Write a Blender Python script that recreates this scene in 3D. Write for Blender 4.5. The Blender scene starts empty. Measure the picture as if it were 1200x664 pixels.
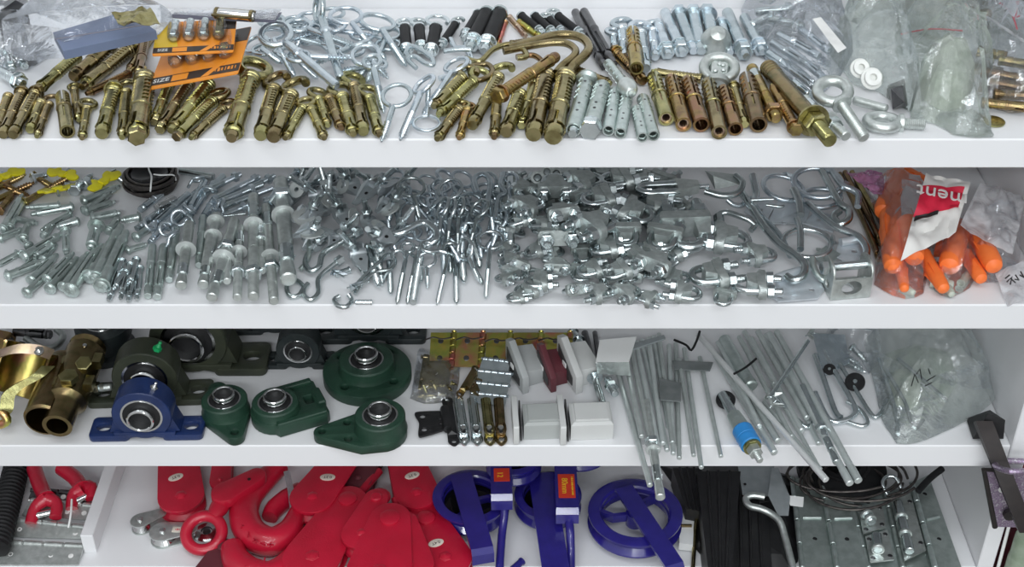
import bpy, bmesh, math, random
from math import pi, sin, cos, radians, sqrt
from mathutils import Vector, Matrix, noise
random.seed(7)
R_ = random.Random(11)
V = Vector
scene = bpy.context.scene
COL = scene.collection

# ------------------------------------------------------------------ camera geometry
FPX, TH = 1600.0, radians(35.6)
ZS = {1: 0.9172, 2: 0.7448, 3: 0.5724, 4: 0.4000}      # tops of the four shelves
CAM = V((0, -1.0, ZS[1] + 0.5674))
FWD = V((0, cos(TH), -sin(TH)))
UPV = V((0, sin(TH), cos(TH)))

def ray(px, py):
    return FWD + V((1, 0, 0)) * ((px - 600) / FPX) + UPV * ((332 - py) / FPX)

def at(k, px, py, h=0.0):
    d = ray(px, py)
    t = (ZS[k] + h - CAM.z) / d.z
    return CAM + d * t

def depth(p):
    return (p - CAM).dot(FWD)

def mpp(p):                      # metres per pixel at a point
    return depth(p) / FPX

def proj(p):
    d = p - CAM
    z = d.dot(FWD)
    return 600 + FPX * d.x / z, 332 - FPX * d.dot(UPV) / z

# ------------------------------------------------------------------ mesh accumulator
class M:
    def __init__(s):
        s.v, s.f = [], []
    def add(s, vs, fs, T=None):
        b = len(s.v)
        s.v.extend((T @ V(v)) if T is not None else V(v) for v in vs)
        s.f.extend(tuple(b + i for i in f) for f in fs)
        return s
    def mesh(s, name, ang=29):
        ang = getattr(s, 'ang', ang)
        me = bpy.data.meshes.new(name)
        me.from_pydata([tuple(v) for v in s.v], [], s.f)
        bm = bmesh.new(); bm.from_mesh(me)
        bmesh.ops.recalc_face_normals(bm, faces=bm.faces)
        bm.to_mesh(me); bm.free()
        me.shade_smooth()
        me.set_sharp_from_angle(angle=radians(ang))
        return me

def lathe(m, prof, n=12, T=None, a0=0.0, a1=None):
    full = a1 is None
    if full: a1 = a0 + 2 * pi
    if n != 6 and full and prof[0][0] + prof[-1][0] > 0: n = max(n, 14)
    k = n if full else n + 1
    vs, fs = [], []
    for r, z in prof:
        for i in range(k):
            a = a0 + (a1 - a0) * i / n
            vs.append((r * cos(a), r * sin(a), z))
    for j in range(len(prof) - 1):
        for i in range(n):
            i2 = (i + 1) % k
            fs.append((j*k+i, j*k+i2, (j+1)*k+i2, (j+1)*k+i))
    if full:
        if prof[0][0] > 1e-6: fs.append(tuple(range(k-1, -1, -1)))
        if prof[-1][0] > 1e-6: fs.append(tuple((len(prof)-1)*k + i for i in range(k)))
    return m.add(vs, fs, T)

def pipe(m, outer, inner, n=16, T=None, a0=0.0, a1=None):
    """closed ring section: outer profile then inner profile back"""
    prof = list(outer) + list(reversed(inner))
    full = a1 is None
    if full: a1 = a0 + 2 * pi
    k = n if full else n + 1
    q = len(prof)
    vs, fs = [], []
    for r, z in prof:
        for i in range(k):
            a = a0 + (a1 - a0) * i / n
            vs.append((r * cos(a), r * sin(a), z))
    for j in range(q):
        j2 = (j + 1) % q
        for i in range(n):
            i2 = (i + 1) % k
            fs.append((j*k+i, j*k+i2, j2*k+i2, j2*k+i))
    if not full:
        fs.append(tuple(j*k for j in range(q)))
        fs.append(tuple(j*k + n for j in reversed(range(q))))
    return m.add(vs, fs, T)

def tube(m, pts, r, n=8, closed=False, T=None, flat=None):
    n = max(n, 13) if n > 6 else n
    pts = [V(p) for p in pts]
    N = len(pts)
    rs = r if isinstance(r, (list, tuple)) else [r] * N
    tans = []
    for i in range(N):
        if closed:
            t = pts[(i+1) % N] - pts[i-1]
        else:
            t = pts[min(i+1, N-1)] - pts[max(i-1, 0)]
        tans.append(t.normalized())
    u = tans[0].orthogonal().normalized()
    if flat is not None:
        u = (V(flat) - tans[0] * V(flat).dot(tans[0])).normalized()
    vs, fs = [], []
    for i in range(N):
        t = tans[i]
        u = u - t * u.dot(t)
        u = u.normalized() if u.length > 1e-9 else t.orthogonal().normalized()
        w = t.cross(u)
        for j in range(n):
            a = 2 * pi * (j + .5) / n
            vs.append(pts[i] + (u * cos(a) + w * sin(a)) * rs[i])
    for i in range(N if closed else N - 1):
        i2 = (i + 1) % N
        for j in range(n):
            j2 = (j + 1) % n
            fs.append((i*n+j, i*n+j2, i2*n+j2, i2*n+j))
    if not closed:
        fs.append(tuple(range(n-1, -1, -1)))
        fs.append(tuple((N-1)*n + j for j in range(n)))
    return m.add(vs, fs, T)

def strap(m, pts, wdir, w, th, T=None):
    """flat bar of width w along wdir, thickness th, following pts"""
    pts = [V(p) for p in pts]; wd = V(wdir).normalized(); N = len(pts)
    vs, fs = [], []
    for i in range(N):
        t = (pts[min(i+1, N-1)] - pts[max(i-1, 0)]).normalized()
        nn = t.cross(wd).normalized()
        for a, b in ((-1, -1), (1, -1), (1, 1), (-1, 1)):
            vs.append(pts[i] + wd * (a * w / 2) + nn * (b * th / 2))
    for i in range(N - 1):
        for j in range(4):
            j2 = (j + 1) % 4
            fs.append((i*4+j, i*4+j2, (i+1)*4+j2, (i+1)*4+j))
    fs.append((3, 2, 1, 0)); fs.append(tuple((N-1)*4 + j for j in range(4)))
    return m.add(vs, fs, T)

def hull(m, pts, T=None):
    bm = bmesh.new()
    for p in pts: bm.verts.new(p)
    r = bmesh.ops.convex_hull(bm, input=bm.verts)
    bmesh.ops.delete(bm, geom=[g for g in bm.verts if not g.link_faces], context='VERTS')
    bmesh.ops.dissolve_limit(bm, angle_limit=0.01, verts=bm.verts, edges=bm.edges)
    bm.verts.index_update()
    m.add([v.co.copy() for v in bm.verts], [tuple(v.index for v in f.verts) for f in bm.faces], T)
    bm.free()
    return m

def box(m, sx, sy, sz, c=(0, 0, 0), b=0.0, T=None):
    x, y, z = sx/2, sy/2, sz/2
    b = min(b, x*.9, y*.9, z*.9)
    pts = []
    for i in (-1, 1):
        for j in (-1, 1):
            for k in (-1, 1):
                if b > 0:
                    pts += [(c[0]+i*(x-b), c[1]+j*(y-b), c[2]+k*z), (c[0]+i*(x-b), c[1]+j*y, c[2]+k*(z-b)), (c[0]+i*x, c[1]+j*(y-b), c[2]+k*(z-b))]
                else:
                    pts.append((c[0]+i*x, c[1]+j*y, c[2]+k*z))
    return hull(m, pts, T)

def plate(m, outline, holes=(), th=1.0, bev=0.0, T=None):
    """flat plate in XY with holes, thickness th centred on z=0"""
    cu = bpy.data.curves.new('outline', 'CURVE')
    cu.dimensions = '2D'; cu.fill_mode = 'BOTH'
    cu.extrude = max(th/2 - bev, 1e-5); cu.bevel_depth = bev; cu.bevel_resolution = 1; cu.offset = -bev
    for ps in [outline] + list(holes):
        sp = cu.splines.new('POLY'); sp.points.add(len(ps) - 1)
        for q, p in zip(sp.points, ps): q.co = (p[0], p[1], 0, 1)
        sp.use_cyclic_u = True
    o = bpy.data.objects.new('outline', cu); COL.objects.link(o)
    dg = bpy.context.evaluated_depsgraph_get()
    me = o.evaluated_get(dg).to_mesh()
    bm = bmesh.new(); bm.from_mesh(me)
    bmesh.ops.remove_doubles(bm, verts=bm.verts, dist=1e-5)
    bm.verts.index_update()
    m.add([v.co.copy() for v in bm.verts], [tuple(v.index for v in f.verts) for f in bm.faces], T)
    bm.free()
    o.evaluated_get(dg).to_mesh_clear()
    bpy.data.objects.remove(o); bpy.data.curves.remove(cu)
    return m

def circ(cx, cy, r, n=16, ry=None, rot=0):
    ry = r if ry is None else ry
    out = []
    for i in range(n):
        a = 2*pi*i/n
        x, y = r*cos(a), ry*sin(a)
        out.append((cx + x*cos(rot) - y*sin(rot), cy + x*sin(rot) + y*cos(rot)))
    return out

def arc(cx, cy, r, a0, a1, n=8):
    return [(cx + r*cos(radians(a0+(a1-a0)*i/n)), cy + r*sin(radians(a0+(a1-a0)*i/n))) for i in range(n+1)]

def rrect(w, h, r, n=4, cx=0, cy=0):
    o = []
    for sx, sy, a in ((1, 1, 0), (-1, 1, 90), (-1, -1, 180), (1, -1, 270)):
        o += arc(cx + sx*(w/2-r), cy + sy*(h/2-r), r, a, a+90, n)
    return o

def teardrop(r0, r1, L, n=14):
    """hull of a circle r0 at origin and a circle r1 at (0, L)"""
    a = math.asin(max(-1, min(1, (r0 - r1) / L)))
    o = [(r0*cos(t), r0*sin(t)) for t in [(-pi - a) + (pi + 2*a) * i / n for i in range(n+1)]]
    o += [(r1*cos(t), L + r1*sin(t)) for t in [a + (pi - 2*a) * i / n for i in range(n+1)]]
    return o

def smooth(pts, sub=5, closed=False):
    pts = [V(p) for p in pts]; N = len(pts); out = []
    rng = range(N) if closed else range(N - 1)
    for i in rng:
        if closed:
            p0, p1, p2, p3 = pts[i-1], pts[i], pts[(i+1) % N], pts[(i+2) % N]
        else:
            p0, p1, p2, p3 = pts[max(i-1, 0)], pts[i], pts[i+1], pts[min(i+2, N-1)]
        for j in range(sub):
            t = j / sub
            out.append(0.5 * ((2*p1) + (p2-p0)*t + (2*p0-5*p1+4*p2-p3)*t*t + (3*p1-p0-3*p2+p3)*t**3))
    if not closed: out.append(pts[-1])
    return out

def TR(x=0, y=0, z=0): return Matrix.Translation((x, y, z))
def RX(d): return Matrix.Rotation(radians(d), 4, 'X')
def RY(d): return Matrix.Rotation(radians(d), 4, 'Y')
def RZ(d): return Matrix.Rotation(radians(d), 4, 'Z')

# ------------------------------------------------------------------ materials
MATS = {}
def mat(name, c1, c2=None, metal=0.0, rough=0.5, nscale=60.0, bump=0.0, bscale=400.0, vary=0.0, alpha=None, coat=0.0, c3=None, spec=None):
    m = bpy.data.materials.new(name); m.use_nodes = True
    nt = m.node_tree; nd = nt.nodes; b = nd['Principled BSDF']
    b.inputs['Metallic'].default_value = metal
    b.inputs['Roughness'].default_value = rough
    if coat: b.inputs['Coat Weight'].default_value = coat; b.inputs['Coat Roughness'].default_value = .12
    if spec is not None: b.inputs['Specular IOR Level'].default_value = spec
    tc = nd.new('ShaderNodeTexCoord'); oi = nd.new('ShaderNodeObjectInfo')
    geo = nd.new('ShaderNodeNewGeometry')
    if c2 is None: c2 = tuple(x*.85 for x in c1)
    n = nd.new('ShaderNodeTexNoise'); n.inputs['Scale'].default_value = nscale; n.inputs['Detail'].default_value = 3
    nt.links.new(geo.outputs['Position'], n.inputs['Vector'])
    cr = nd.new('ShaderNodeValToRGB'); cr.color_ramp.elements[0].position = .35; cr.color_ramp.elements[1].position = .65
    cr.color_ramp.elements[0].color = (*c1, 1); cr.color_ramp.elements[1].color = (*c2, 1)
    if c3:
        e = cr.color_ramp.elements.new(.5); e.color = (*c3, 1)
    nt.links.new(n.outputs['Fac'], cr.inputs['Fac'])
    out = cr.outputs['Color']
    if vary:
        hs = nd.new('ShaderNodeHueSaturation')
        mr = nd.new('ShaderNodeMapRange'); mr.inputs['To Min'].default_value = 1 - vary; mr.inputs['To Max'].default_value = 1 + vary
        nt.links.new(oi.outputs['Random'], mr.inputs['Value']); nt.links.new(mr.outputs['Result'], hs.inputs['Value'])
        mh = nd.new('ShaderNodeMapRange'); mh.inputs['To Min'].default_value = .5 - vary*.12; mh.inputs['To Max'].default_value = .5 + vary*.12
        nt.links.new(oi.outputs['Random'], mh.inputs['Value']); nt.links.new(mh.outputs['Result'], hs.inputs['Hue'])
        nt.links.new(out, hs.inputs['Color']); out = hs.outputs['Color']
    nt.links.new(out, b.inputs['Base Color'])
    if bump:
        n2 = nd.new('ShaderNodeTexNoise'); n2.inputs['Scale'].default_value = bscale; n2.inputs['Detail'].default_value = 2
        nt.links.new(geo.outputs['Position'], n2.inputs['Vector'])
        bp = nd.new('ShaderNodeBump'); bp.inputs['Strength'].default_value = bump; bp.inputs['Distance'].default_value = .001
        nt.links.new(n2.outputs['Fac'], bp.inputs['Height']); nt.links.new(bp.outputs['Normal'], b.inputs['Normal'])
    if alpha is not None: b.inputs['Alpha'].default_value = alpha
    MATS[name] = m
    return m

def polymat(name, tint=(.9, .92, .93), body=.18, rough=.12, gloss=.5, wr=90, milk=(.8, .82, .82)):
    """thin clear plastic film: mostly see-through, with sheen and a little milkiness along the creases"""
    m = bpy.data.materials.new(name); m.use_nodes = True
    nt = m.node_tree; nd = nt.nodes; nd.remove(nd['Principled BSDF']); out = nd['Material Output']
    tr = nd.new('ShaderNodeBsdfTransparent'); tr.inputs['Color'].default_value = (*tint, 1)
    df = nd.new('ShaderNodeBsdfDiffuse'); df.inputs['Color'].default_value = (*milk, 1)
    tl = nd.new('ShaderNodeBsdfTranslucent'); tl.inputs['Color'].default_value = (*milk, 1)
    dd = nd.new('ShaderNodeMixShader'); dd.inputs[0].default_value = .4
    nt.links.new(df.outputs[0], dd.inputs[1]); nt.links.new(tl.outputs[0], dd.inputs[2])
    gl = nd.new('ShaderNodeBsdfGlossy'); gl.inputs['Roughness'].default_value = rough; gl.inputs['Color'].default_value = (.95, .97, 1, 1)
    geo = nd.new('ShaderNodeNewGeometry')
    nz = nd.new('ShaderNodeTexNoise'); nz.inputs['Scale'].default_value = wr; nz.inputs['Detail'].default_value = 4; nz.inputs['Distortion'].default_value = 1.2
    nt.links.new(geo.outputs['Position'], nz.inputs['Vector'])
    bp = nd.new('ShaderNodeBump'); bp.inputs['Strength'].default_value = .45; bp.inputs['Distance'].default_value = .004
    nt.links.new(nz.outputs['Fac'], bp.inputs['Height'])
    nt.links.new(bp.outputs['Normal'], gl.inputs['Normal'])
    mr = nd.new('ShaderNodeMapRange'); mr.inputs['From Min'].default_value = .35; mr.inputs['From Max'].default_value = .7
    mr.inputs['To Min'].default_value = body*.55; mr.inputs['To Max'].default_value = body*1.5
    nt.links.new(nz.outputs['Fac'], mr.inputs['Value'])
    m1 = nd.new('ShaderNodeMixShader'); nt.links.new(mr.outputs['Result'], m1.inputs[0])
    nt.links.new(tr.outputs[0], m1.inputs[1]); nt.links.new(dd.outputs[0], m1.inputs[2])
    fr = nd.new('ShaderNodeFresnel'); fr.inputs['IOR'].default_value = 1.45
    nt.links.new(bp.outputs['Normal'], fr.inputs['Normal'])
    mu = nd.new('ShaderNodeMath'); mu.operation = 'MULTIPLY_ADD'; mu.inputs[1].default_value = gloss; mu.inputs[2].default_value = .02; mu.use_clamp = True
    nt.links.new(fr.outputs[0], mu.inputs[0])
    m2 = nd.new('ShaderNodeMixShader'); nt.links.new(mu.outputs[0], m2.inputs[0])
    nt.links.new(m1.outputs[0], m2.inputs[1]); nt.links.new(gl.outputs[0], m2.inputs[2])
    nt.links.new(m2.outputs[0], out.inputs['Surface'])
    MATS[name] = m
    return m

mat('white_board', (.795, .80, .816), (.78, .785, .80), rough=.35, nscale=4, spec=.4)
mat('brass', (.385, .325, .165), (.235, .195, .09), 1, .25, 90, .10, vary=.22, c3=(.33, .295, .145))
mat('brass_dark', (.28, .225, .11), (.18, .15, .07), 1, .27, 90, .1, vary=.2, c3=(.27, .19, .1))
mat('bronze', (.38, .23, .125), (.23, .15, .08), 1, .27, 110, .1, vary=.2, c3=(.36, .26, .1))
mat('irid', (.66, .50, .13), (.66, .26, .18), 1, .28, 42, .1, vary=.15, c3=(.48, .50, .12))
mat('pink_zinc', (.62, .46, .38), (.5, .4, .26), 1, .35, 120, .1)
mat('zinc', (.69, .75, .76), (.55, .61, .62), 1, .21, 90, .10, vary=.16)
mat('zinc_blue', (.62, .69, .73), (.49, .56, .60), .88, .27, 90, .08, vary=.14)
mat('zinc_green', (.58, .65, .63), (.46, .53, .51), .85, .35, 120, .12, vary=.12)
mat('bright_sheet', (.66, .71, .75), (.58, .63, .67), .45, .34, 90, .05)
mat('zinc_sheet', (.52, .56, .58), (.44, .48, .50), .7, .42, 90, .08, vary=.14)
mat('washer_zinc', (.62, .65, .64), (.54, .57, .56), .6, .5, 90, .08, vary=.1)
mat('galv', (.66, .70, .68), (.53, .57, .55), .88, .38, 160, .2, vary=.1)
mat('cast_zinc', (.50, .54, .53), (.40, .44, .43), .72, .46, 200, .3, 700, vary=.1)
mat('chrome', (.74, .75, .75), (.66, .67, .67), 1, .12, 60)
mat('dark_steel', (.16, .16, .165), (.10, .10, .105), 1, .32, 80, vary=.2)
mat('black_gloss', (.02, .02, .022), None, .6, .15)
mat('rubber', (.010, .010, .011), (.016, .016, .017), 0, .55, 80, spec=.25)
mat('black_paint', (.009, .009, .010), (.014, .014, .015), 0, .42, 80, .1)
mat('black_void', (.006, .006, .007), None, 0, .55)
mat('seal', (.008, .008, .009), None, 0, .6)
mat('rod_zinc', (.62, .67, .66), (.54, .59, .58), .6, .36, 90, .05, vary=.12)
mat('rod_bright', (.80, .82, .82), (.74, .76, .76), .5, .3, 90)
mat('dark_zinc', (.26, .28, .28), (.20, .22, .22), .6, .45, 90)
mat('irid_shaded', (.40, .30, .10), (.36, .17, .11), 1, .30, 42, .1, c3=(.26, .24, .07))  # darker copy of irid: the clamp band's shadows are put into its colour
mat('green_paint', (.018, .055, .034), (.012, .04, .025), 0, .42, 60, .45, 900, spec=.45)
mat('olive_paint', (.042, .048, .030), (.03, .036, .024), 0, .42, 60, .45, 900, spec=.45)
mat('dark_paint', (.014, .020, .022), (.02, .027, .027), 0, .42, 60, .45, 900)
mat('navy_paint', (.012, .030, .115), (.009, .022, .085), 0, .33, 60, .4, 900)
mat('ultramarine', (.020, .015, .20), (.016, .012, .165), 0, .22, 60, .15, 500, coat=.8)
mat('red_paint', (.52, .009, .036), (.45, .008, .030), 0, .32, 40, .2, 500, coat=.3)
mat('orange_plastic', (.95, .21, .045), (.9, .18, .035), 0, .45, 100)
mat('yellow_plastic', (.80, .72, .02), (.72, .64, .02), 0, .4, 100)
mat('pale_yellow', (.82, .80, .42), None, 0, .4, 100)
mat('green_plastic', (.01, .38, .12), None, 0, .4, 100)
mat('blue_plastic', (.03, .25, .62), (.025, .22, .56), 0, .4, 100)
mat('grey_plastic', (.42, .44, .44), (.40, .42, .42), 0, .4, 20)
mat('ivory_plastic', (.60, .61, .60), (.57, .58, .57), 0, .4, 20)
mat('pale_grey_plastic', (.40, .42, .41), (.38, .40, .39), 0, .4, 20)
mat('white_plastic', (.84, .85, .84), (.80, .81, .80), 0, .38, 20)
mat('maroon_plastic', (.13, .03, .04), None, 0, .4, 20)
mat('magnet', (.05, .05, .05), None, 0, .5)
mat('card_orange', (.80, .30, .03), (.74, .25, .02), 0, .4, 30)
mat('card_yellow', (.72, .48, .03), None, 0, .4, 30)
mat('card_black', (.03, .02, .015), None, 0, .4)
mat('card_grey', (.16, .16, .20), (.12, .12, .16), 0, .25, 30)
mat('box_blue', (.15, .19, .30), (.13, .17, .27), 0, .45, 30)
mat('print_white', (.8, .8, .78), None, 0, .5)
mat('print_black', (.02, .02, .02), None, 0, .5)
mat('paper', (.80, .79, .76), (.74, .73, .70), 0, .55, 40)
mat('print_red', (.70, .02, .06), None, 0, .45)
mat('sticker_red', (.72, .05, .02), None, 0, .45)
mat('print_yellow', (.9, .6, .03), None, 0, .5)
mat('sticker_cream', (.82, .76, .66), None, 0, .5)
mat('wire_dark', (.07, .06, .06), (.12, .11, .10), .8, .4, 200)
mat('brown_coat', (.030, .024, .023), (.022, .018, .018), .3, .42, 100)
mat('purple_zinc', (.42, .34, .46), (.60, .58, .62), .8, .4, 500, c3=(.25, .18, .28))
mat('green_tube', (.30, .36, .28), (.22, .28, .2), 0, .4, 60)
mat('deep_red', (.12, .012, .025), None, 0, .5)
mat('wall_paint', (.55, .55, .55), None, 0, .7)
mat('floor_tile', (.35, .34, .33), None, 0, .4)
mat('milk_white', (.82, .83, .80), (.74, .75, .72), 0, .5, 90)
mat('pale_green', (.55, .60, .52), (.42, .47, .40), 0, .5, 120)
polymat('mid_bag', (.93, .95, .94), .20, .09, .9, 40, (.84, .88, .86))
polymat('clear_bag', (.975, .98, .985), .08, .08, .8, 45, (.86, .88, .89))
polymat('frost_bag', (.90, .92, .90), .20, .10, .7, 50, (.80, .83, .80))
polymat('card_film', (.96, .96, .96), .06, .08, .8, 60)
polymat('pink_film', (.95,.75,.88), .5, .15, .7, 80, (.75,.35,.6))
polymat('white_bag', (.93, .93, .93), .5, .25, .5, 60, (.84, .84, .86))

# ------------------------------------------------------------------ objects
def mobj(name, m, material, parent=None, mw=None, label=None, ang=29):
    me = m if isinstance(m, bpy.types.Mesh) else m.mesh(name, ang)
    if not me.materials: me.materials.append(MATS[material])
    o = bpy.data.objects.new(name, me); COL.objects.link(o)
    if parent is not None: o.parent = parent
    if mw is not None: o.matrix_world = mw
    if label: o['label'] = label
    return o

REG = {}
NTH = ('first second third fourth fifth sixth seventh eighth ninth tenth eleventh twelfth thirteenth fourteenth fifteenth sixteenth '
       'seventeenth eighteenth nineteenth twentieth').split()
TENS = {2: 'twenty', 3: 'thirty', 4: 'forty', 5: 'fifty', 6: 'sixty'}
def nth(i):
    if i < 20: return NTH[i]
    n = i + 1
    return TENS[n//10] + ('-' + NTH[n % 10 - 1] if n % 10 else 'th') if n % 10 else {30: 'thirtieth', 40: 'fortieth', 50: 'fiftieth', 60: 'sixtieth'}[n]

def tag(o, label, cat, group=None):
    o['category'] = cat
    if group: o['group'] = group
    if '{n}' in label: REG.setdefault(group or label, []).append((o, label))
    else: o['label'] = label
    return o

def number_labels():
    bpy.context.view_layer.update()
    for g, os_ in REG.items():
        def key(ol):
            o = ol[0]
            p = o.matrix_world.translation
            return o.get('_kx', proj(p)[0])
        os_.sort(key=key)
        for i, (o, t) in enumerate(os_):
            o['label'] = t.replace('{n}', nth(i))
            if '_kx' in o: del o['_kx']

PROTO = {}
def spawn(key, builder, name, label, cat, mw, group=None):
    """one thing from cached parts: builder() -> [(part, M, material, label, [subparts])]"""
    if key not in PROTO:
        def conv(parts):
            out = []
            for p in parts:
                me = p[1].mesh(p[0]); me.materials.append(MATS[p[2]])
                out.append((p[0], me, p[2], p[3] if len(p) > 3 else None, conv(p[4]) if len(p) > 4 else []))
            return out
        PROTO[key] = conv(builder())
    parts = PROTO[key]
    if len(parts) == 1 and not parts[0][4]:
        o = bpy.data.objects.new(name, parts[0][1]); COL.objects.link(o)
    else:
        o = bpy.data.objects.new(name, None); COL.objects.link(o)
        o.empty_display_size = .01
        for p in parts:
            c = mobj(p[0], p[1], p[2], o, None, p[3])
            for q in p[4]:
                mobj(q[0], q[1], q[2], c, None, q[3])
    o.matrix_world = mw
    return tag(o, label, cat, group)

def unique(name, label, cat, parts, mw=None, group=None):
    """a one-off thing whose parts are given in its local frame"""
    return spawn(('one', len(PROTO)), lambda: parts, name, label, cat, mw if mw is not None else Matrix(), group)

def wthing(name, label, cat, parts, group=None, base=None):
    """a one-off thing whose parts are given in world coordinates"""
    allv = [v for p in parts for v in p[1].v]
    if base is None:
        base = V((sum(v.x for v in allv)/len(allv), sum(v.y for v in allv)/len(allv), min(v.z for v in allv)))
    def sh(ps):
        for p in ps:
            p[1].v = [v - base for v in p[1].v]
            if len(p) > 4: sh(p[4])
    sh(parts)
    return unique(name, label, cat, parts, Matrix.Translation(base), group)

def frame(A, B, roll=0.0):
    z = (B - A).normalized()
    up = V((0, 0, 1))
    if abs(z.z) > .95: up = V((0, 1, 0))
    y = (up - z * up.dot(z)).normalized()
    x = y.cross(z)
    m = Matrix((x, y, z)).transposed().to_4x4()
    return m @ Matrix.Rotation(radians(roll), 4, 'Z')

def flatmw(p, rz=0.0, s=.001, tilt=0, roll=0):
    return Matrix.Translation(p) @ RZ(rz) @ RX(tilt) @ RY(roll) @ Matrix.Scale(s, 4)

# how high each end rests, in radii (a nut or washer lifts its end)
REST = {'f_sleeve': (1.2, 1.15), 'f_tipnut': (1.05, 1.75), 'f_wedge': (1.75, 1.4), 'f_sleevebolt': (1.05, 1.55), 'f_hexbolt': (1.55, 1.05), 'f_rubber': (1.2, 1.3), 'f_molly': (1.6, 1.15), 'f_shield': (1.1, 1.1), 'f_shieldz': (1.1, 1.15), 'f_screw': (1.6, 1.1), 'f_plug': (1.3, 1.3), 'bigbolt': (1.1, 1.85), 'domebolt': (1.1, 1.75)}

def lay(k, kind, a, b, w, name, label, cat, group=None, ha=None, hb=None, lift=0.0, roll=0.0, fn=None, args=()):
    """an item lying on shelf k from image point a to b, w pixels thick: built 10 units thick, cached by its proportions"""
    A0 = at(k, a[0], a[1], 0.005 + lift)
    rad = w * mpp(A0) / 2
    fa, fb = REST.get(fn.__name__, (1.05, 1.05))
    A = at(k, a[0], a[1], (rad*fa if ha is None else ha) + lift)
    B = at(k, b[0], b[1], (rad*fb if hb is None else hb) + lift)
    L = (B - A).length
    u = 2 * rad / 10.0
    q = max(1.0, round(L / u / 10 * 3) / 3)              # length / thickness, in thirds
    Lp = q * 10
    mw = Matrix.Translation(A) @ frame(A, B, roll) @ Matrix.Diagonal((u, u, L / Lp, 1))
    return spawn((kind, q) + tuple(args), lambda: fn(Lp, *args), name, label, cat, mw, group)
# ------------------------------------------------------------------ hardware kinds; axis +Z from A (0) to B (L), body 10 units thick
def hexnut(m, r, z0, z1, T=None, ch=.12):
    c = ch * r
    return lathe(m, [(r*.86, z0), (r, z0 + c*.6), (r, z1 - c*.6), (r*.86, z1)], 6, T)

def washer(m, r, z0, z1, T=None):
    return lathe(m, [(r, z0), (r, z1)], 24, T)

def threaded(m, r, z0, z1, pitch=2.2, d=.12, n=10, T=None, point=False):
    prof = []; z = z0; k = max(2, int((z1 - z0) / pitch))
    st = (z1 - z0) / k
    for i in range(k):
        s = 1.0
        if point and i > k - 3: s = (.45, .8)[min(1, k - 1 - i)]
        prof += [(r*(1-d*1.5)*s, z0 + st*i), (r*s, z0 + st*(i+.5))]
    prof += [(r*(.3 if point else .8), z1)]
    return lathe(m, prof, n, T)

def emboss(m, R, z0, z1, n=5):
    for k in range(4):
        for i in range(n):
            z = z0 + (z1-z0)*(i+.5)/n
            box(m, .8, 3.4, .55, T=RZ(45+90*k) @ TR(R, 0, z) @ RX(28))
    return m

def eye_pts(ro, zs=2.0, gap=18, n=22):
    c = -2 - ro
    pts = [(0, 0, zs), (0, 0, 0), (0, 0, -1.2)]
    for i in range(n+1):
        a = radians((360 - gap) * i / n)
        pts.append((ro*sin(a), 0, c + ro*cos(a)))
    return pts

def hook_pts(ro, zs=2.0, sweep=235, tail=0, n=16):
    """open hook: the stem bends aside and comes round"""
    c = -2 - ro*1.25
    pts = [(0, 0, zs), (0, 0, 0), (-ro*.35, 0, -2 - ro*.12)]
    for i in range(n+1):
        a = radians(-35 - (sweep) * i / n)
        pts.append((ro*sin(a), 0, c + ro*cos(a)))
    if tail:
        a = radians(-35 - sweep - 90)
        e = pts[-1]; pts.append((e[0] + tail*sin(a), 0, e[2] + tail*cos(a)))
    return smooth(pts, 2)

def long_hook_pts(ro, rise, zs=2.0, tail=10, n=12):
    """J hook: stem runs on, turns half round and comes back beside it"""
    pts = [(0, 0, zs), (0, 0, -rise*.5), (0, 0, -rise)]
    for i in range(1, n+1):
        a = pi * i / n
        pts.append((ro - ro*cos(a), 0, -rise - ro*sin(a)))
    pts.append((2*ro, 0, -rise + tail))
    return pts

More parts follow.
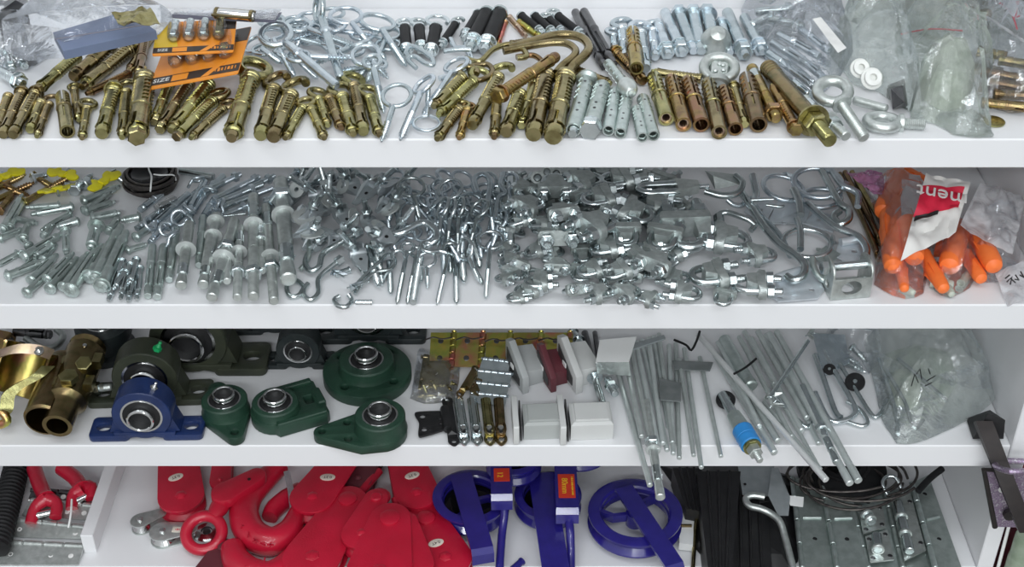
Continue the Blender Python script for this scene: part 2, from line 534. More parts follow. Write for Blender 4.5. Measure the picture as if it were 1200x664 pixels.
def f_sleeve(L, head='none', m='brass', tip='bolt', wire=3.3, ro=8.0, collar=1):
    R = 5.0
    s = M()
    ze = L*.70; zb = L*.52
    prof = [(R*.6, 0), (R*.98, 0)]
    if collar: prof += [(R*1.12, .5), (R*1.12, 3.0), (R*.95, 3.4), (R*.95, 4.0), (R*1.06, 4.3), (R*1.06, 5.4), (R*.93, 5.8)]
    prof += [(R*.93, zb-1), (R*1.04, zb-.5), (R*1.04, zb+.9), (R*.93, zb+1.4), (R*.93, ze), (R*.7, ze)]
    lathe(s, prof, 16)
    emboss(s, R*.93, 7 if collar else 2, zb-2, max(3, int(L/9)))
    for k in range(4):
        a = radians(90*k + 11)
        pipe(s, [(R*.93, ze-1), (R*.95, L*.8), (R*1.08, L*.88)], [(R*.72, ze-1), (R*.74, L*.8), (R*.92, L*.88)], 4, None, a, a + radians(68))
    out = [('sleeve', s, m)]
    c = M()
    lathe(c, [(R*.45, L*.68), (R*.6, L*.78), (R*.86, L*.9), (R*.86, L*.93), (R*.6, L*.94)], 12)
    out.append(('expander_cone', c, m))
    b = M()
    if tip == 'bolt': lathe(b, [(R*.62, L*.88), (R*.64, L*.97), (R*.52, L)], 12)
    elif tip == 'hex': hexnut(b, R*.86, L*.9, L)
    elif tip == 'round': lathe(b, [(R*.92, L*.9), (R*.95, L*.97), (R*.8, L)], 14)
    out.append(('bolt_tip' if tip != 'hex' else 'nut', b, m))
    h = M()
    if head == 'eye': tube(h, eye_pts(ro), wire, 9); out.append(('eye', h, m))
    elif head == 'smalleye': tube(h, eye_pts(ro*.75), wire*.8, 9); out.append(('eye', h, m))
    elif head == 'hook': tube(h, hook_pts(ro), wire, 9); out.append(('hook', h, m))
    elif head == 'nut':
        washer(h, R*1.35, -1.2, 0); out.append(('washer', h, m))
        g = M(); hexnut(g, R*1.2, -6.2, -1.2); out.append(('nut', g, m))
        t = M(); threaded(t, R*.6, -10, -6); out.append(('stud', t, m))
    elif head == 'bolt':
        washer(h, R*1.5, -1.4, 0); out.append(('washer', h, m))
        g = M(); hexnut(g, R*1.35, -7.5, -1.4); out.append(('bolt_head', g, m))
    return out

def f_shield(L, m='brass', liner='copper', band=.45):
    """hollow expansion shield, open end at B"""
    R = 5.0; s = M()
    for k in range(4):
        a = radians(90*k + 8)
        pipe(s, [(R*.9, 0), (R*.96, 1.2), (R*.96, L*.8)], [(R*.7, 0), (R*.7, 1.2), (R*.7, L*.8)], 4, None, a, a + radians(74))
    pipe(s, [(R*.96, L*.72), (R*.98, L*.9), (R*1.0, L)], [(R*.66, L*.72), (R*.68, L*.9), (R*.72, L)], 16)
    emboss(s, R*.96, 2.5, L*band - 1.5, 4)
    out = [('sleeve', s, m)]
    b = M(); pipe(b, [(R*.98, L*band), (R*1.07, L*band+.4), (R*1.07, L*band+1.5), (R*.98, L*band+1.9)], [(R*.9, L*band), (R*.9, L*band+.4), (R*.9, L*band+1.5), (R*.9, L*band+1.9)], 16)
    out.append(('retaining_ring', b, m))
    n = M()
    if liner == 'copper':
        pipe(n, [(R*.7, L*.5), (R*.72, L*.97)], [(R*.42, L*.5), (R*.5, L*.97)], 12)
        for k in range(10): box(n, .5, .35, L*.3, T=RZ(36*k) @ TR(R*.5, 0, L*.8))
        out.append(('threaded_liner', n, 'pink_zinc'))
    else:
        lathe(n, [(R*.62, L*.2), (R*.62, L*.6), (R*.3, L*.66)], 12)
        out.append(('expander_cone', n, m))
    return out

def f_shieldz(L, m='zinc_green', end='hollow'):
    """grey zinc shield: dimples and slanted slots"""
    R = 5.0; s = M()
    pipe(s, [(R*.9, 0), (R*.97, 1), (R*.97, L-1), (R*.9, L)], [(R*.66, 0), (R*.66, 1), (R*.66, L-1), (R*.7, L)], 18)
    emboss(s, R*.96, 3, L*.5, 4)
    out = [('sleeve', s, m)]
    d = M()
    for k in range(4):
        for z in (L*.18, L*.62, L*.76):
            lathe(d, [(.9, -.15), (.9, .12)], 8, RZ(90*k) @ TR(R*.97, 0, z) @ RY(90))
    out.append(('dimple', d, 'dark_steel'))
    c = M()
    if end == 'hollow':
        pipe(c, [(R*.66, L*.4), (R*.66, L*.92)], [(R*.5, L*.4), (R*.55, L*.92)], 14); out.append(('liner', c, m))
    elif end == 'hex':
        washer(c, R*1.15, L-.2, L+1.2); out.append(('washer', c, 'zinc'))
        g = M(); hexnut(g, R*1.3, L+1.2, L+7); out.append(('bolt_head', g, 'zinc'))
    elif end == 'bolt':
        lathe(c, [(R*.6, L-3), (R*.6, L+4), (R*.5, L+5)], 12); out.append(('bolt_tip', c, 'zinc'))
        g = M(); lathe(g, [(R*1.0, 3.5), (R*1.38, 2), (R*1.38, 0), (R*1.0, -.6)], 18); out.append(('flange', g, m))
    return out

def f_eyescrew(L, k=3.2, m='zinc', thread=.42, gap=14):
    w = 5.0; ro = w*k
    e = M(); P_ = eye_pts(ro, L*thread + 1, gap, 26); tube(e, P_, [w*.9, w*.88] + [w*.68]*(len(P_)-2), 9)
    t = M(); threaded(t, w*1.05, L*thread, L, 4.4, .30, 9, None, True)
    return [('eye', e, m), ('threaded_shank', t, m)]

def f_hookscrew(L, k=3.0, m='zinc', thread=.42, sweep=235):
    w = 5.0
    e = M(); tube(e, hook_pts(w*k, L*thread + 1, sweep), w*.85, 9)
    t = M(); threaded(t, w*1.05, L*thread, L, 4.4, .30, 9, None, True)
    return [('hook', e, m), ('threaded_shank', t, m)]

def f_eyebolt(L, k=3.2, m='zinc'):
    w = 5.0
    e = M(); P_ = eye_pts(w*k, 8, 14, 26); tube(e, P_, [w*.9, w*.85] + [w*.72]*(len(P_)-2), 9)
    t = M(); lathe(t, [(w*.95, 4), (w, 5), (w, L-1), (w*.7, L)], 12)
    n = M(); lathe(n, [(w*1.0, L*.2), (w*1.3, L*.22), (w*1.3, L*.26), (w*1.0, L*.28)], 12)
    return [('eye', e, m), ('shank', t, m), ('collar', n, m)]

def f_rubber(L, head='hook'):
    R = 5.0
    s = M(); lathe(s, [(R*.7, 3), (R, 3.2), (R, L*.78), (R*.8, L*.8)], 14)
    out = [('rubber_sleeve', s, 'rubber')]
    c = M(); lathe(c, [(R*.7, 0), (R*1.15, .3), (R*1.15, 3), (R*.7, 3.3)], 14); out.append(('collar', c, 'zinc'))
    n = M(); washer(n, R*1.25, L*.78, L*.81); out.append(('washer', n, 'zinc'))
    g = M(); hexnut(g, R*1.12, L*.81, L*.91); out.append(('nut', g, 'zinc'))
    t = M(); threaded(t, R*.6, L*.9, L); out.append(('stud', t, 'zinc'))
    if head == 'hook':
        h = M(); tube(h, hook_pts(6.5, 2, 240), 2.2, 8); out.append(('hook', h, 'zinc'))
    elif head == 'loop':
        h = M(); tube(h, hook_pts(9, 2, 260), 1.8, 8); out.append(('hook', h, 'zinc'))
    else:
        h = M(); lathe(h, [(R*.5, -4), (R*.6, -3.4), (R*.6, .5)], 12); out.append(('bolt_tip', h, 'zinc'))
    return out

def f_wedge(L, nut=.45, wash=.35, nut2=0, wash2=0, m='galv', wr=2.2):
    """stud anchor: threaded rod, expansion clip near B, nut and washer on it"""
    R = 5.0
    s = M()
    lathe(s, [(R*.75, 0), (R*.92, .8), (R*.92, L*.66), (R*.7, L*.70), (R*.7, L*.82), (R*.98, L*.93), (R*.98, L-.8), (R*.8, L)], 14)
    out = [('stud', s, m)]
    c = M(); pipe(c, [(R*.92, L*.70), (R*.96, L*.84)], [(R*.72, L*.70), (R*.74, L*.84)], 10, None, .4, 5.6)
    for a in (0, 120, 240): lathe(c, [(.2, -.8), (.9, 0), (.2, .9)], 6, RZ(a) @ TR(R*.95, 0, L*.78))
    out.append(('expansion_clip', c, 'zinc'))
    for f, is2 in ((nut, 0), (nut2, 1)):
        if f: n = M(); hexnut(n, R*1.55, L*f, L*f + 7); out.append(('nut', n, 'zinc'))
    for f in (wash, wash2):
        if f: n = M(); washer(n, R*wr*.78, L*f, L*f + 1.2); out.append(('washer', n, 'washer_zinc'))
    return out

def f_tipnut(L, nut=.62, wash=.54, m='galv'):
    """stud anchor lying with its nut end towards B"""
    R = 5.0
    s = M(); lathe(s, [(R*.8, 0), (R, .8), (R, L*.06), (R*.75, L*.12), (R*.75, L*.2), (R*.94, L*.24), (R*.94, L*.55)], 14)
    out = [('stud', s, m)]
    t = M(); threaded(t, R*.92, L*.55, L, 2.0, .06, 12); out.append(('thread', t, m))
    c = M(); pipe(c, [(R*.98, L*.10), (R*.98, L*.24)], [(R*.76, L*.10), (R*.76, L*.24)], 10, None, .4, 5.6); out.append(('expansion_clip', c, 'zinc'))
    n = M(); hexnut(n, R*1.55, L*nut, L*nut + 7); out.append(('nut', n, m if m != 'galv' else 'zinc'))
    if wash: n = M(); washer(n, R*1.75, L*wash, L*wash + 1.2); out.append(('washer', n, m if m != 'galv' else 'washer_zinc'))
    return out

def f_sleevebolt(L, m='zinc', flip=False):
    """smooth sleeve bolt with washer, hex nut and stud at B"""
    R = 5.0
    s = M(); lathe(s, [(R*.7, 0), (R*.95, 1.5), (R*.95, L*.45), (R*1.0, L*.46), (R*1.0, L*.48), (R*.95, L*.49), (R*.95, L*.80)], 14)
    w = M(); washer(w, R*1.5, L*.80, L*.83)
    n = M(); hexnut(n, R*1.42, L*.83, L*.95)
    t = M(); threaded(t, R*.75, L*.94, L + 2)
    return [('sleeve', s, m), ('washer', w, m), ('nut', n, m), ('stud', t, m)]

def f_hexbolt(L, m='zinc'):
    """hex head at A, split sleeve, expander at B"""
    R = 5.0
    n = M(); hexnut(n, R*1.35, 0, 7)
    w = M(); washer(w, R*1.5, 7, 8.3)
    s = M(); pipe(s, [(R*.95, 8.3), (R*.95, L*.86)], [(R*.7, 8.3), (R*.7, L*.86)], 16, None, .25, 6.0)
    for k in range(3): box(s, .4, 2.2, 3, T=RZ(60 + 120*k) @ TR(R*.95, 0, L*.5))
    c = M(); lathe(c, [(R*.5, 8), (R*.55, L*.8), (R*.95, L*.9), (R*.95, L*.97), (R*.7, L)], 14)
    return [('bolt_head', n, m), ('washer', w, m), ('sleeve', s, m), ('expander_cone', c, m)]

def f_molly(L, m='zinc', wide=1.3, style=0):
    """hollow-wall anchor: domed cross-slot head at A, slotted sleeve, cone tip at B"""
    R = 5.0
    h = M(); lathe(h, [(0, -3.2), (R*.6, -2.9), (R*1.0, -2.1), (R*wide*.92, -.6), (R*wide*.92, 0)], 14)
    for a in (0, 90): box(h, R*1.1, .9, .9, (0, 0, -2.9), T=RZ(a))
    w = M(); washer(w, R*wide*1.12, 0, 1.2)
    s = M()
    lathe(s, [(R*.95, 1.2), (R*.95, L*.28), (R*.8, L*.3)], 12)
    for k in range(4):
        a = radians(90*k + 12)
        bulge = 1.12 if style else .96
        pipe(s, [(R*.95, L*.27), (R*bulge, L*.5), (R*.95, L*.74)], [(R*.7, L*.27), (R*(bulge-.25), L*.5), (R*.7, L*.74)], 3, None, a, a + radians(66))
    lathe(s, [(R*.8, L*.72), (R*.95, L*.74), (R*.95, L*.84), (R*.75, L*.87)], 12)
    c = M(); lathe(c, [(R*.5, L*.25), (R*.52, L*.85), (R*.66, L*.9), (R*.66, L*.97), (R*.45, L)], 10)
    return [('screw_head', h, m), ('washer', w, m), ('sleeve', s, m), ('screw_tip', c, m)]

def f_dropin(L, m='zinc_green'):
    """slim slotted sleeve anchor, no head, cone at B"""
    R = 5.0
    s = M()
    lathe(s, [(R*.6, 0), (R*.9, .8), (R*.93, 2), (R*.93, L*.34), (R*1.05, L*.35), (R*1.05, L*.37), (R*.93, L*.38), (R*.93, L*.46)], 14)
    for k in range(3):
        a = radians(120*k + 12)
        pipe(s, [(R*.93, L*.45), (R*.95, L*.8)], [(R*.6, L*.45), (R*.6, L*.8)], 5, None, a, a + radians(92))
    c = M(); lathe(c, [(R*.5, L*.4), (R*.5, L*.78), (R*.9, L*.84), (R*.95, L*.9), (R*.7, L*.93)], 12)
    n = M(); hexnut(n, R*.9, L*.93, L)
    return [('sleeve', s, m), ('expander_cone', c, m), ('nut', n, m)]

def f_rod(L, m='zinc', cap=0):
    R = 5.0
    s = M(); lathe(s, [(R*.7, 0), (R, 1.5), (R, L-1.5), (R*.7, L)], 12)
    if not cap: return [('rod', s, m)]
    t = M(); lathe(t, [(R*1.1, L*.92), (R*1.12, L*.93), (R*1.12, L), (R*.8, L+1)], 12)
    return [('rod', s, m), ('end_cap', t, m)]

def f_screw(L, m='zinc'):
    R = 5.0
    h = M(); hexnut(h, R*1.6, -4, 0)
    s = M(); lathe(s, [(R, 0), (R, L*.45)], 10)
    t = M(); threaded(t, R*1.08, L*.42, L, 4.4, .22, 9, None, True)
    return [('screw_head', h, m), ('shank', s, m), ('thread', t, m)]

def f_plug(L, m='orange_plastic'):
    """fat ribbed plastic expansion plug, hollow at A"""
    R = 5.0
    s = M(); lathe(s, [(R*.6, 1.5), (R*.62, 0), (R*1.05, 0), (R*1.08, .8), (R, 2.2), (R*.98, L*.35), (R*.97, L*.7), (R*.93, L*.88), (R*.78, L*.96), (R*.45, L*.99), (0, L)], 18)
    f = M()
    for k in range(4):
        hull(f, [(R*.9, -.5, L*.35), (R*.9, .5, L*.35), (R*1.25, 0, L*.45), (R*.9, 0, L*.75)], RZ(90*k + 45))
    return [('plug_body', s, m), ('fin', f, m)]

# wire rope clip: legs along +Z, nuts up; about 26 units wide
def f_clip(m='cast_zinc', tongue=True):
    u = M(); pts = [(-9, 0, 24), (-9, 0, 10), (-9, 0, -3)]
    for i in range(1, 10): a = pi*i/10; pts.append((-9*cos(a), 0, -3 - 9*sin(a)))
    pts += [(9, 0, -3), (9, 0, 10), (9, 0, 24)]
    tube(u, pts, 3.0, 9)
    for x in (-9, 9): threaded(u, 3.1, 13, 25, 1.6, .06, 10, TR(x, 0, 0))
    s = M(); s.ang = 48
    hull(s, [(x, y, z) for x, y, z in [(sx*14.5, sy*3.6, 11.5) for sx in (-1, 1) for sy in (-1, 1)] + [(sx*13, sy*5.8, 11.5) for sx in (-1, 1) for sy in (-1, 1)] +
             [(sx*14, sy*5.4, 6.5) for sx in (-1, 1) for sy in (-1, 1)] + [(sx*6, sy*7.5, 4) for sx in (-1, 1) for sy in (-1, 1)]])
    if tongue: hull(s, [(sx*9, sy*6.2, 7) for sx in (-1, 1) for sy in (-1, 1)] + [(sx*5.2, sy*7.5, -3.5) for sx in (-1, 1) for sy in (-1, 1)])
    else:
        for q in (-9, 9): hull(s, [(q + dx, dy, 8) for dx in (-5, 5) for dy in (-5, 5)] + [(q + dx, dy, -4) for dx in (-3.4, 3.4) for dy in (-3.4, 3.4)])
    for x in (-9, 9): lathe(s, [(5.4, 5.5), (5.6, 6), (5.4, 12.2), (4.9, 12.6)], 12, TR(x, 0, 0))
    out = [('saddle', s, m), ('u_bolt', u, 'zinc')]
    for x in (-9, 9):
        n = M(); hexnut(n, 5.6, 12.6, 18.2, TR(x, 0, 0)); out.append(('nut', n, 'zinc'))
    return out

# spring toggle: folded pointed wings on a bolt along Z
def f_toggle(sp=62, L=46, m='zinc_blue', wash=1):
    out = []
    for sx in (-1, 1):
        w = M()
        T = RY(-sx*sp)
        hull(w, [(-4.6, -.5, 0), (4.6, -.5, 0), (-4.6, .5, 0), (4.6, .5, 0), (-1.2, -.5, 30), (1.2, -.5, 30), (-1.2, .5, 30), (1.2, .5, 30), (-5, -.5, 14), (5, -.5, 14), (-5, .5, 14), (5, .5, 14)], T @ TR(0, 0, 0) @ RZ(90) @ TR(0, 3.2, 0))
        for q in (-1, 1):
            hull(w, [(q*4.6, 0, 0), (q*4.6, 6, 0), (q*3.8, 0, 0), (q*3.8, 6, 0), (q*5, 0, 14), (q*4.2, 0, 14), (q*4.9, 5, 8), (q*4.1, 5, 8), (q*1.4, 0, 29), (q*1.0, 0, 29)], T @ RZ(90) @ TR(0, -3, 0))
        out.append(('wing', w, m))
    n = M(); lathe(n, [(3.0, -5.4), (3.2, -5), (3.2, 5), (3.0, 5.4)], 12, RX(90)); out.append(('pivot_nut', n, m))
    b = M(); threaded(b, 2.3, -10, L, 2.2, .05, 9); out.append(('bolt', b, 'zinc'))
    if wash:
        h = M(); washer(h, 9.5, L*.62, L*.62 + 1); out.append(('washer', h, m))
        g = M(); hexnut(g, 4.6, L*.62 + 1, L*.62 + 5); out.append(('nut', g, 'zinc'))
    return out

def f_toggle_eye(sp=70, L=70, m='zinc_blue', head='hook'):
    out = f_toggle(sp, 30, m, 1)
    h = M()
    T = TR(0, 0, L) @ RX(180) @ TR(0, 0, 0)
    tube(h, [T @ V(p) for p in (hook_pts(9, L - 24, 235) if head == 'hook' else eye_pts(8, L - 24))], 2.3, 8)
    out.append((head, h, 'zinc'))
    return out

def f_flattoggle(L, m='zinc_blue', up=14, wash=1):
    """spring toggle seen flat: two pointed channel wings along Z from 0 to L, bolt standing off the middle"""
    out = []; c = L/2
    for s_ in (-1, 1):
        w = M(); T = TR(0, 0, c) @ RX(s_*up) @ (RY(0) if s_ > 0 else RX(180))
        h = c - 1
        prof = [(-5, 1), (5, 1), (5.4, h*.4), (1.6, h), (-1.6, h), (-5.4, h*.4)]
        hull(w, [(x, y, z) for x, z in prof for y in (-.5, .5)], T)
        for q in (-1, 1): hull(w, [(q*5, 0, 1), (q*4.2, 0, 1), (q*5, -5, 1), (q*4.2, -5, 1), (q*5.4, 0, h*.4), (q*4.6, 0, h*.4), (q*5, -4.5, h*.35), (q*1.6, 0, h*.96), (q*1.0, 0, h*.96)], T)
        d = M(); lathe(d, [(1.3, 0), (1.0, .3), (0, .3)], 12, T @ TR(0, .5 if s_ > 0 else -.5, h*.42) @ RX(-90 if s_ > 0 else 90))
        out.append(('wing', w, m, None, [('rivet_hole', d, 'black_void')]))
    n = M(); lathe(n, [(3.2, -5.8), (3.4, -5.4), (3.4, 5.4), (3.2, 5.8)], 14, TR(0, -1.5, c) @ RY(90)); out.append(('pivot_nut', n, m))
    b = M(); threaded(b, 2.2, -6, 26, 2.4, .08, 10, TR(0, 0, c) @ RZ(35) @ RX(-80)); out.append(('bolt', b, 'zinc'))
    if wash:
        g = M(); hexnut(g, 4.2, 8, 12, TR(0, 0, c) @ RZ(35) @ RX(-80)); out.append(('nut', g, 'zinc'))
    return out

# ------------------------------------------------------------------ crumpled film shapes
def resample(pts, n):
    P = [V(p) for p in pts]; P.append(P[0])
    d = [0]
    for i in range(len(P)-1): d.append(d[-1] + (P[i+1]-P[i]).length)
    out = []; j = 0
    for i in range(n):
        t = d[-1] * i / n
        while d[j+1] < t: j += 1
        f = (t - d[j]) / max(1e-9, d[j+1]-d[j])
        out.append(P[j].lerp(P[j+1], f))
    return out

def pillow(m, outline, H, nz=1.0, seed=0, n=56, rings=15, facet=True, p=2.0, base=.001, top=None, sc=55, flat_edge=.06, both=True):
    """closed crumpled bag: world outline points (their z = resting height), puffed up to height H above"""
    if facet: n = max(20, n*2//3); rings = max(6, rings*2//3); m.ang = 9
    O = resample(outline, n)
    c = sum(O, V((0, 0, 0))) / n
    if top is not None: c = V((top[0], top[1], c.z))
    vs, fs = [], []
    def cr(q, amp):
        a = 1 - abs(noise.noise(q * sc * .62 + V((seed, seed*1.7, 0)))) * 3.0
        b = 1 - abs(noise.noise(q * sc * 1.5 + V((0, seed*.7, seed)))) * 2.4
        return (a*.75 + b*.25) * amp
    sides = ((1, 1.0), (-1, 0.0)) if both else ((1, 1.0),)
    for side, up in sides:
        b0 = len(vs)
        for k in range(rings + 1):
            t = k / rings
            for i in range(n):
                q = c.lerp(O[i], t)
                w = (1 - t**p)
                if side > 0:
                    z = O[i].z*t + c.z*(1-t) + base + H * w**.75 + cr(V((q.x, q.y, 0)), H*.28*nz*min(1, (1-t)*5 + flat_edge))
                    q = q + V((noise.noise(q*sc*1.4 + V((9, seed, 3))), noise.noise(q*sc*1.4 + V((2, seed, 8))), 0)) * (.004*nz*(1 if t < .98 else .5))
                    z = max(z, O[i].z*t + c.z*(1-t) + base*.6 + .0004)
                else:
                    z = O[i].z*t + c.z*(1-t) + base*.4
                vs.append((min(q.x, .4895), min(q.y, .2590), z))
        for k in range(rings):
            for i in range(n):
                i2 = (i+1) % n
                f = (b0 + k*n + i, b0 + k*n + i2, b0 + (k+1)*n + i2, b0 + (k+1)*n + i)
                if side < 0: f = f[::-1]
                if facet and side > 0:
                    fs += [(f[0], f[1], f[2]), (f[0], f[2], f[3])] if (i*7 + k*3) % 5 < 3 else [(f[0], f[1], f[3]), (f[1], f[2], f[3])]
                else: fs.append(f)
    if both:
        t0 = rings*n; b1 = (rings+1)*n + rings*n
        for i in range(n):
            i2 = (i+1) % n
            fs.append((t0+i, t0+i2, b1+i2, b1+i))
    return m.add(vs, fs)

def outl(k, pts, h=0.001):
    return [at(k, p[0], p[1], (p[2] if len(p) > 2 else h)) for p in pts]

def sheet(m, corners, nu=24, nv=24, amp=.004, seed=0, sc=45, th=.0004):
    """crumpled four-cornered sheet (two-sided skin of thickness th)"""
    a, b, c, d = [V(p) for p in corners]
    nn = ((b-a).cross(d-a)).normalized()
    vs, fs = [], []
    for s in (0, 1):
        for j in range(nv+1):
            for i in range(nu+1):
                u, v = i/nu, j/nv
                q = a.lerp(b, u).lerp(d.lerp(c, u), v)
                z = (1 - abs(noise.noise(q*sc + V((seed, 0, seed))))*2) * amp + noise.noise(q*sc*.4 + V((0, seed, 1)))*amp*1.5
                q = q + nn*(z + th*s); vs.append(V((min(q.x, .4895 + .0004*s), min(q.y, .259), q.z)))
    W_ = nu+1; Q = W_*(nv+1)
    for j in range(nv):
        for i in range(nu):
            f = (j*W_+i, j*W_+i+1, (j+1)*W_+i+1, (j+1)*W_+i)
            fs.append(f); fs.append(tuple(Q+x for x in reversed(f)))
    rim = [i for i in range(W_)] + [j*W_+nu for j in range(1, nv+1)] + [nv*W_+i for i in range(nu-1, -1, -1)] + [j*W_ for j in range(nv-1, 0, -1)]
    for i in range(len(rim)):
        x, y = rim[i], rim[(i+1) % len(rim)]
        fs.append((x, x+Q, y+Q, y))
    return m.add(vs, fs)

def print_bars(n, w, h, T):
    """a line of print too small to read: short upright dashes"""
    m = M()
    for i in range(n):
        box(m, w/n*(.5 + .22*((i*5) % 3 - 1)), h*(.8 + .2*((i*3) % 2)), .2, (-w/2 + w*(i+.5)/n, 0, 0), T=T)
    return m

def text_mesh(s, size, T, ext=.0002, align='CENTER'):
    cu = bpy.data.curves.new('lettering', 'FONT'); cu.body = s; cu.size = size; cu.extrude = ext
    cu.align_x = align; cu.align_y = 'CENTER'; cu.resolution_u = 3
    o = bpy.data.objects.new('lettering', cu); COL.objects.link(o)
    dg = bpy.context.evaluated_depsgraph_get(); e = o.evaluated_get(dg); me = e.to_mesh()
    m = M(); m.add([v.co.copy() for v in me.vertices], [tuple(f.vertices) for f in me.polygons], T)
    e.to_mesh_clear(); bpy.data.objects.remove(o); bpy.data.curves.remove(cu)
    return m
# ------------------------------------------------------------------ cabinet, room, camera, light
XR = .4915                       # inner face of the right side panel
XL = -.78
LIP = .0282
DEP = .262
def build_cabinet():
    parts = []
    for k in (1, 2, 3, 4):
        m = M(); box(m, XR - XL, DEP, LIP, ((XR+XL)/2, DEP/2, ZS[k] - LIP/2), .0012); parts.append(('shelf', m, 'white_board'))
    m = M(); box(m, .017, DEP + .018, 1.5, (XR + .0089, DEP/2 + .008, .81), .001); parts.append(('side_panel', m, 'white_board'))
    m = M(); box(m, .017, DEP + .018, 1.5, (XL - .0089, DEP/2 + .008, .81), .001); parts.append(('side_panel', m, 'white_board'))
    m = M(); box(m, XR - XL, .008, 1.5, ((XR+XL)/2, DEP + .0045, .81), .0005); parts.append(('back_panel', m, 'white_board'))
    # low divider on the bottom shelf
    a = at(4, 106, 648, 0)
    m = M(); box(m, .0135, DEP - a.y - .001, .026, (a.x, (DEP + a.y)/2, ZS[4] + .0131), .0008); parts.append(('divider', m, 'white_board'))
    wthing('display_cabinet', 'white melamine display cabinet whose shelves hold all the hardware', 'cabinet', parts, base=V((0, 0, .06)))

def structure(name, m, material):
    o = mobj(name, m, material); o['kind'] = 'structure'; return o
def build_room():
    m = M(); box(m, 4.4, 4.6, .06, (0, -1.6, -.03)); structure('floor', m, 'floor_tile')
    m = M(); box(m, 4.4, .08, 2.9, (0, .42, 1.45)); structure('wall_back', m, 'wall_paint')
build_cabinet(); build_room()

cam = bpy.data.cameras.new('camera'); co = bpy.data.objects.new('camera', cam); COL.objects.link(co)
co.location = CAM; co.rotation_euler = (pi/2 - TH, 0, 0)
cam.sensor_width = 36; cam.lens = 36 * FPX / 1200; cam.clip_start = .01
scene.camera = co

def area(name, loc, aim, sx, sy, power, color=(1, 1, 1)):
    l = bpy.data.lights.new(name, 'AREA'); l.shape = 'RECTANGLE'; l.size = sx; l.size_y = sy; l.energy = power; l.color = color
    o = bpy.data.objects.new(name, l); COL.objects.link(o); o.location = loc
    o.rotation_euler = (V(aim) - V(loc)).to_track_quat('-Z', 'Y').to_euler()
    o['kind'] = 'helper'
    return o
area('tube_lamp', (-.35, -.75, 2.75), (0, .1, .8), 1.3, .12, 9, (.93, .97, 1))
area('tube_lamp', (.55, -1.7, 2.75), (0, .1, .8), 1.3, .12, 14, (.93, .97, 1))
area('tube_lamp', (-.5, -2.7, 2.6), (0, .1, .7), 1.6, .12, 30, (.93, .97, 1))
area('front_fill', (.3, -3.2, 1.5), (0, .1, .75), 2.8, 1.3, 44, (.96, .99, 1))  # added fill light from the front, no real window stands there
w = bpy.data.worlds.new('shop'); scene.world = w; w.use_nodes = True
nt = w.node_tree; bg = nt.nodes['Background']
tc = nt.nodes.new('ShaderNodeTexCoord'); sep = nt.nodes.new('ShaderNodeSeparateXYZ'); cr = nt.nodes.new('ShaderNodeValToRGB')
mr = nt.nodes.new('ShaderNodeMapRange'); mr.inputs['From Min'].default_value = -1; mr.inputs['From Max'].default_value = 1
nt.links.new(tc.outputs['Generated'], sep.inputs[0]); nt.links.new(sep.outputs['Z'], mr.inputs['Value'])
nt.links.new(mr.outputs['Result'], cr.inputs['Fac']); nt.links.new(cr.outputs['Color'], bg.inputs['Color'])
e = cr.color_ramp.elements
e[0].position = .2; e[0].color = (.05, .05, .052, 1); e[1].position = .95; e[1].color = (.95, .98, 1.0, 1)
x = e.new(.5); x.color = (.24, .25, .26, 1)
x = e.new(.68); x.color = (.66, .68, .70, 1)
bg.inputs['Strength'].default_value = .85
vs = scene.view_settings
vs.view_transform = 'Standard'; vs.look = 'None'; vs.gamma = 1; vs.use_curve_mapping = False; vs.exposure = -0.30
# ------------------------------------------------------------------ top shelf
def anchors(rows, templ, name, cat, group):
    """rows: (ax, ay, bx, by, w, head, mat, tip[, lift])"""
    for r in rows:
        ax, ay, bx, by, w, head, m, tip = r[:8]
        lift = r[8] if len(r) > 8 else 0.0
        roll = R_.uniform(-25, 25) if head not in ('eye', 'hook', 'smalleye') else R_.uniform(-20, 20)
        wire = r[9] if len(r) > 9 else 3.0
        lay(1, 'sleeve', (ax, ay), (bx, by), w, name, templ.replace('{h}', {'none': 'plain', 'eye': 'eye-ended', 'smalleye': 'eye-ended', 'hook': 'hook-ended', 'nut': 'nut-ended', 'bolt': 'bolt-headed'}[head]),
            cat, group, lift=lift, roll=roll, fn=f_sleeve, args=(head, m, tip, wire))

G1 = 'yellow zinc anchors at the left of the top shelf'
left = [
 (10, 113, -4, 152, 12, 'none', 'brass_dark', 'round'), (25, 109, 3, 158, 13, 'nut', 'brass', 'round'), (42, 109, 15, 158, 14, 'nut', 'brass', 'round'),
 (48, 120, 35, 152, 12, 'none', 'brass', 'round'), (58, 122, 43, 160, 10, 'hook', 'brass', 'bolt'),
 (87, 105, 92, 141, 10, 'smalleye', 'brass', 'bolt'), (102, 127, 96, 162, 11, 'eye', 'brass', 'bolt'),
 (133, 106, 119, 157, 17, 'nut', 'brass', 'round'), (148, 108, 143, 161, 13, 'hook', 'brass', 'bolt'), (170, 92, 160, 162, 24, 'none', 'brass', 'hex'),
 (199, 97, 181, 143, 13, 'none', 'brass', 'hex'), (222, 97, 187, 152, 14, 'none', 'brass', 'hex'), (245, 98, 200, 153, 16, 'none', 'brass', 'bolt'),
 (250, 117, 206, 161, 14, 'eye', 'brass', 'hex'), (262, 127, 223, 162, 11, 'eye', 'brass', 'bolt'), (294, 91, 271, 162, 22, 'eye', 'brass', 'bolt'),
]
anchors(left, 'yellow zinc {h} sleeve anchor, {n} from left in the far-left front row', 'sleeve_anchor', 'anchor bolt', G1)
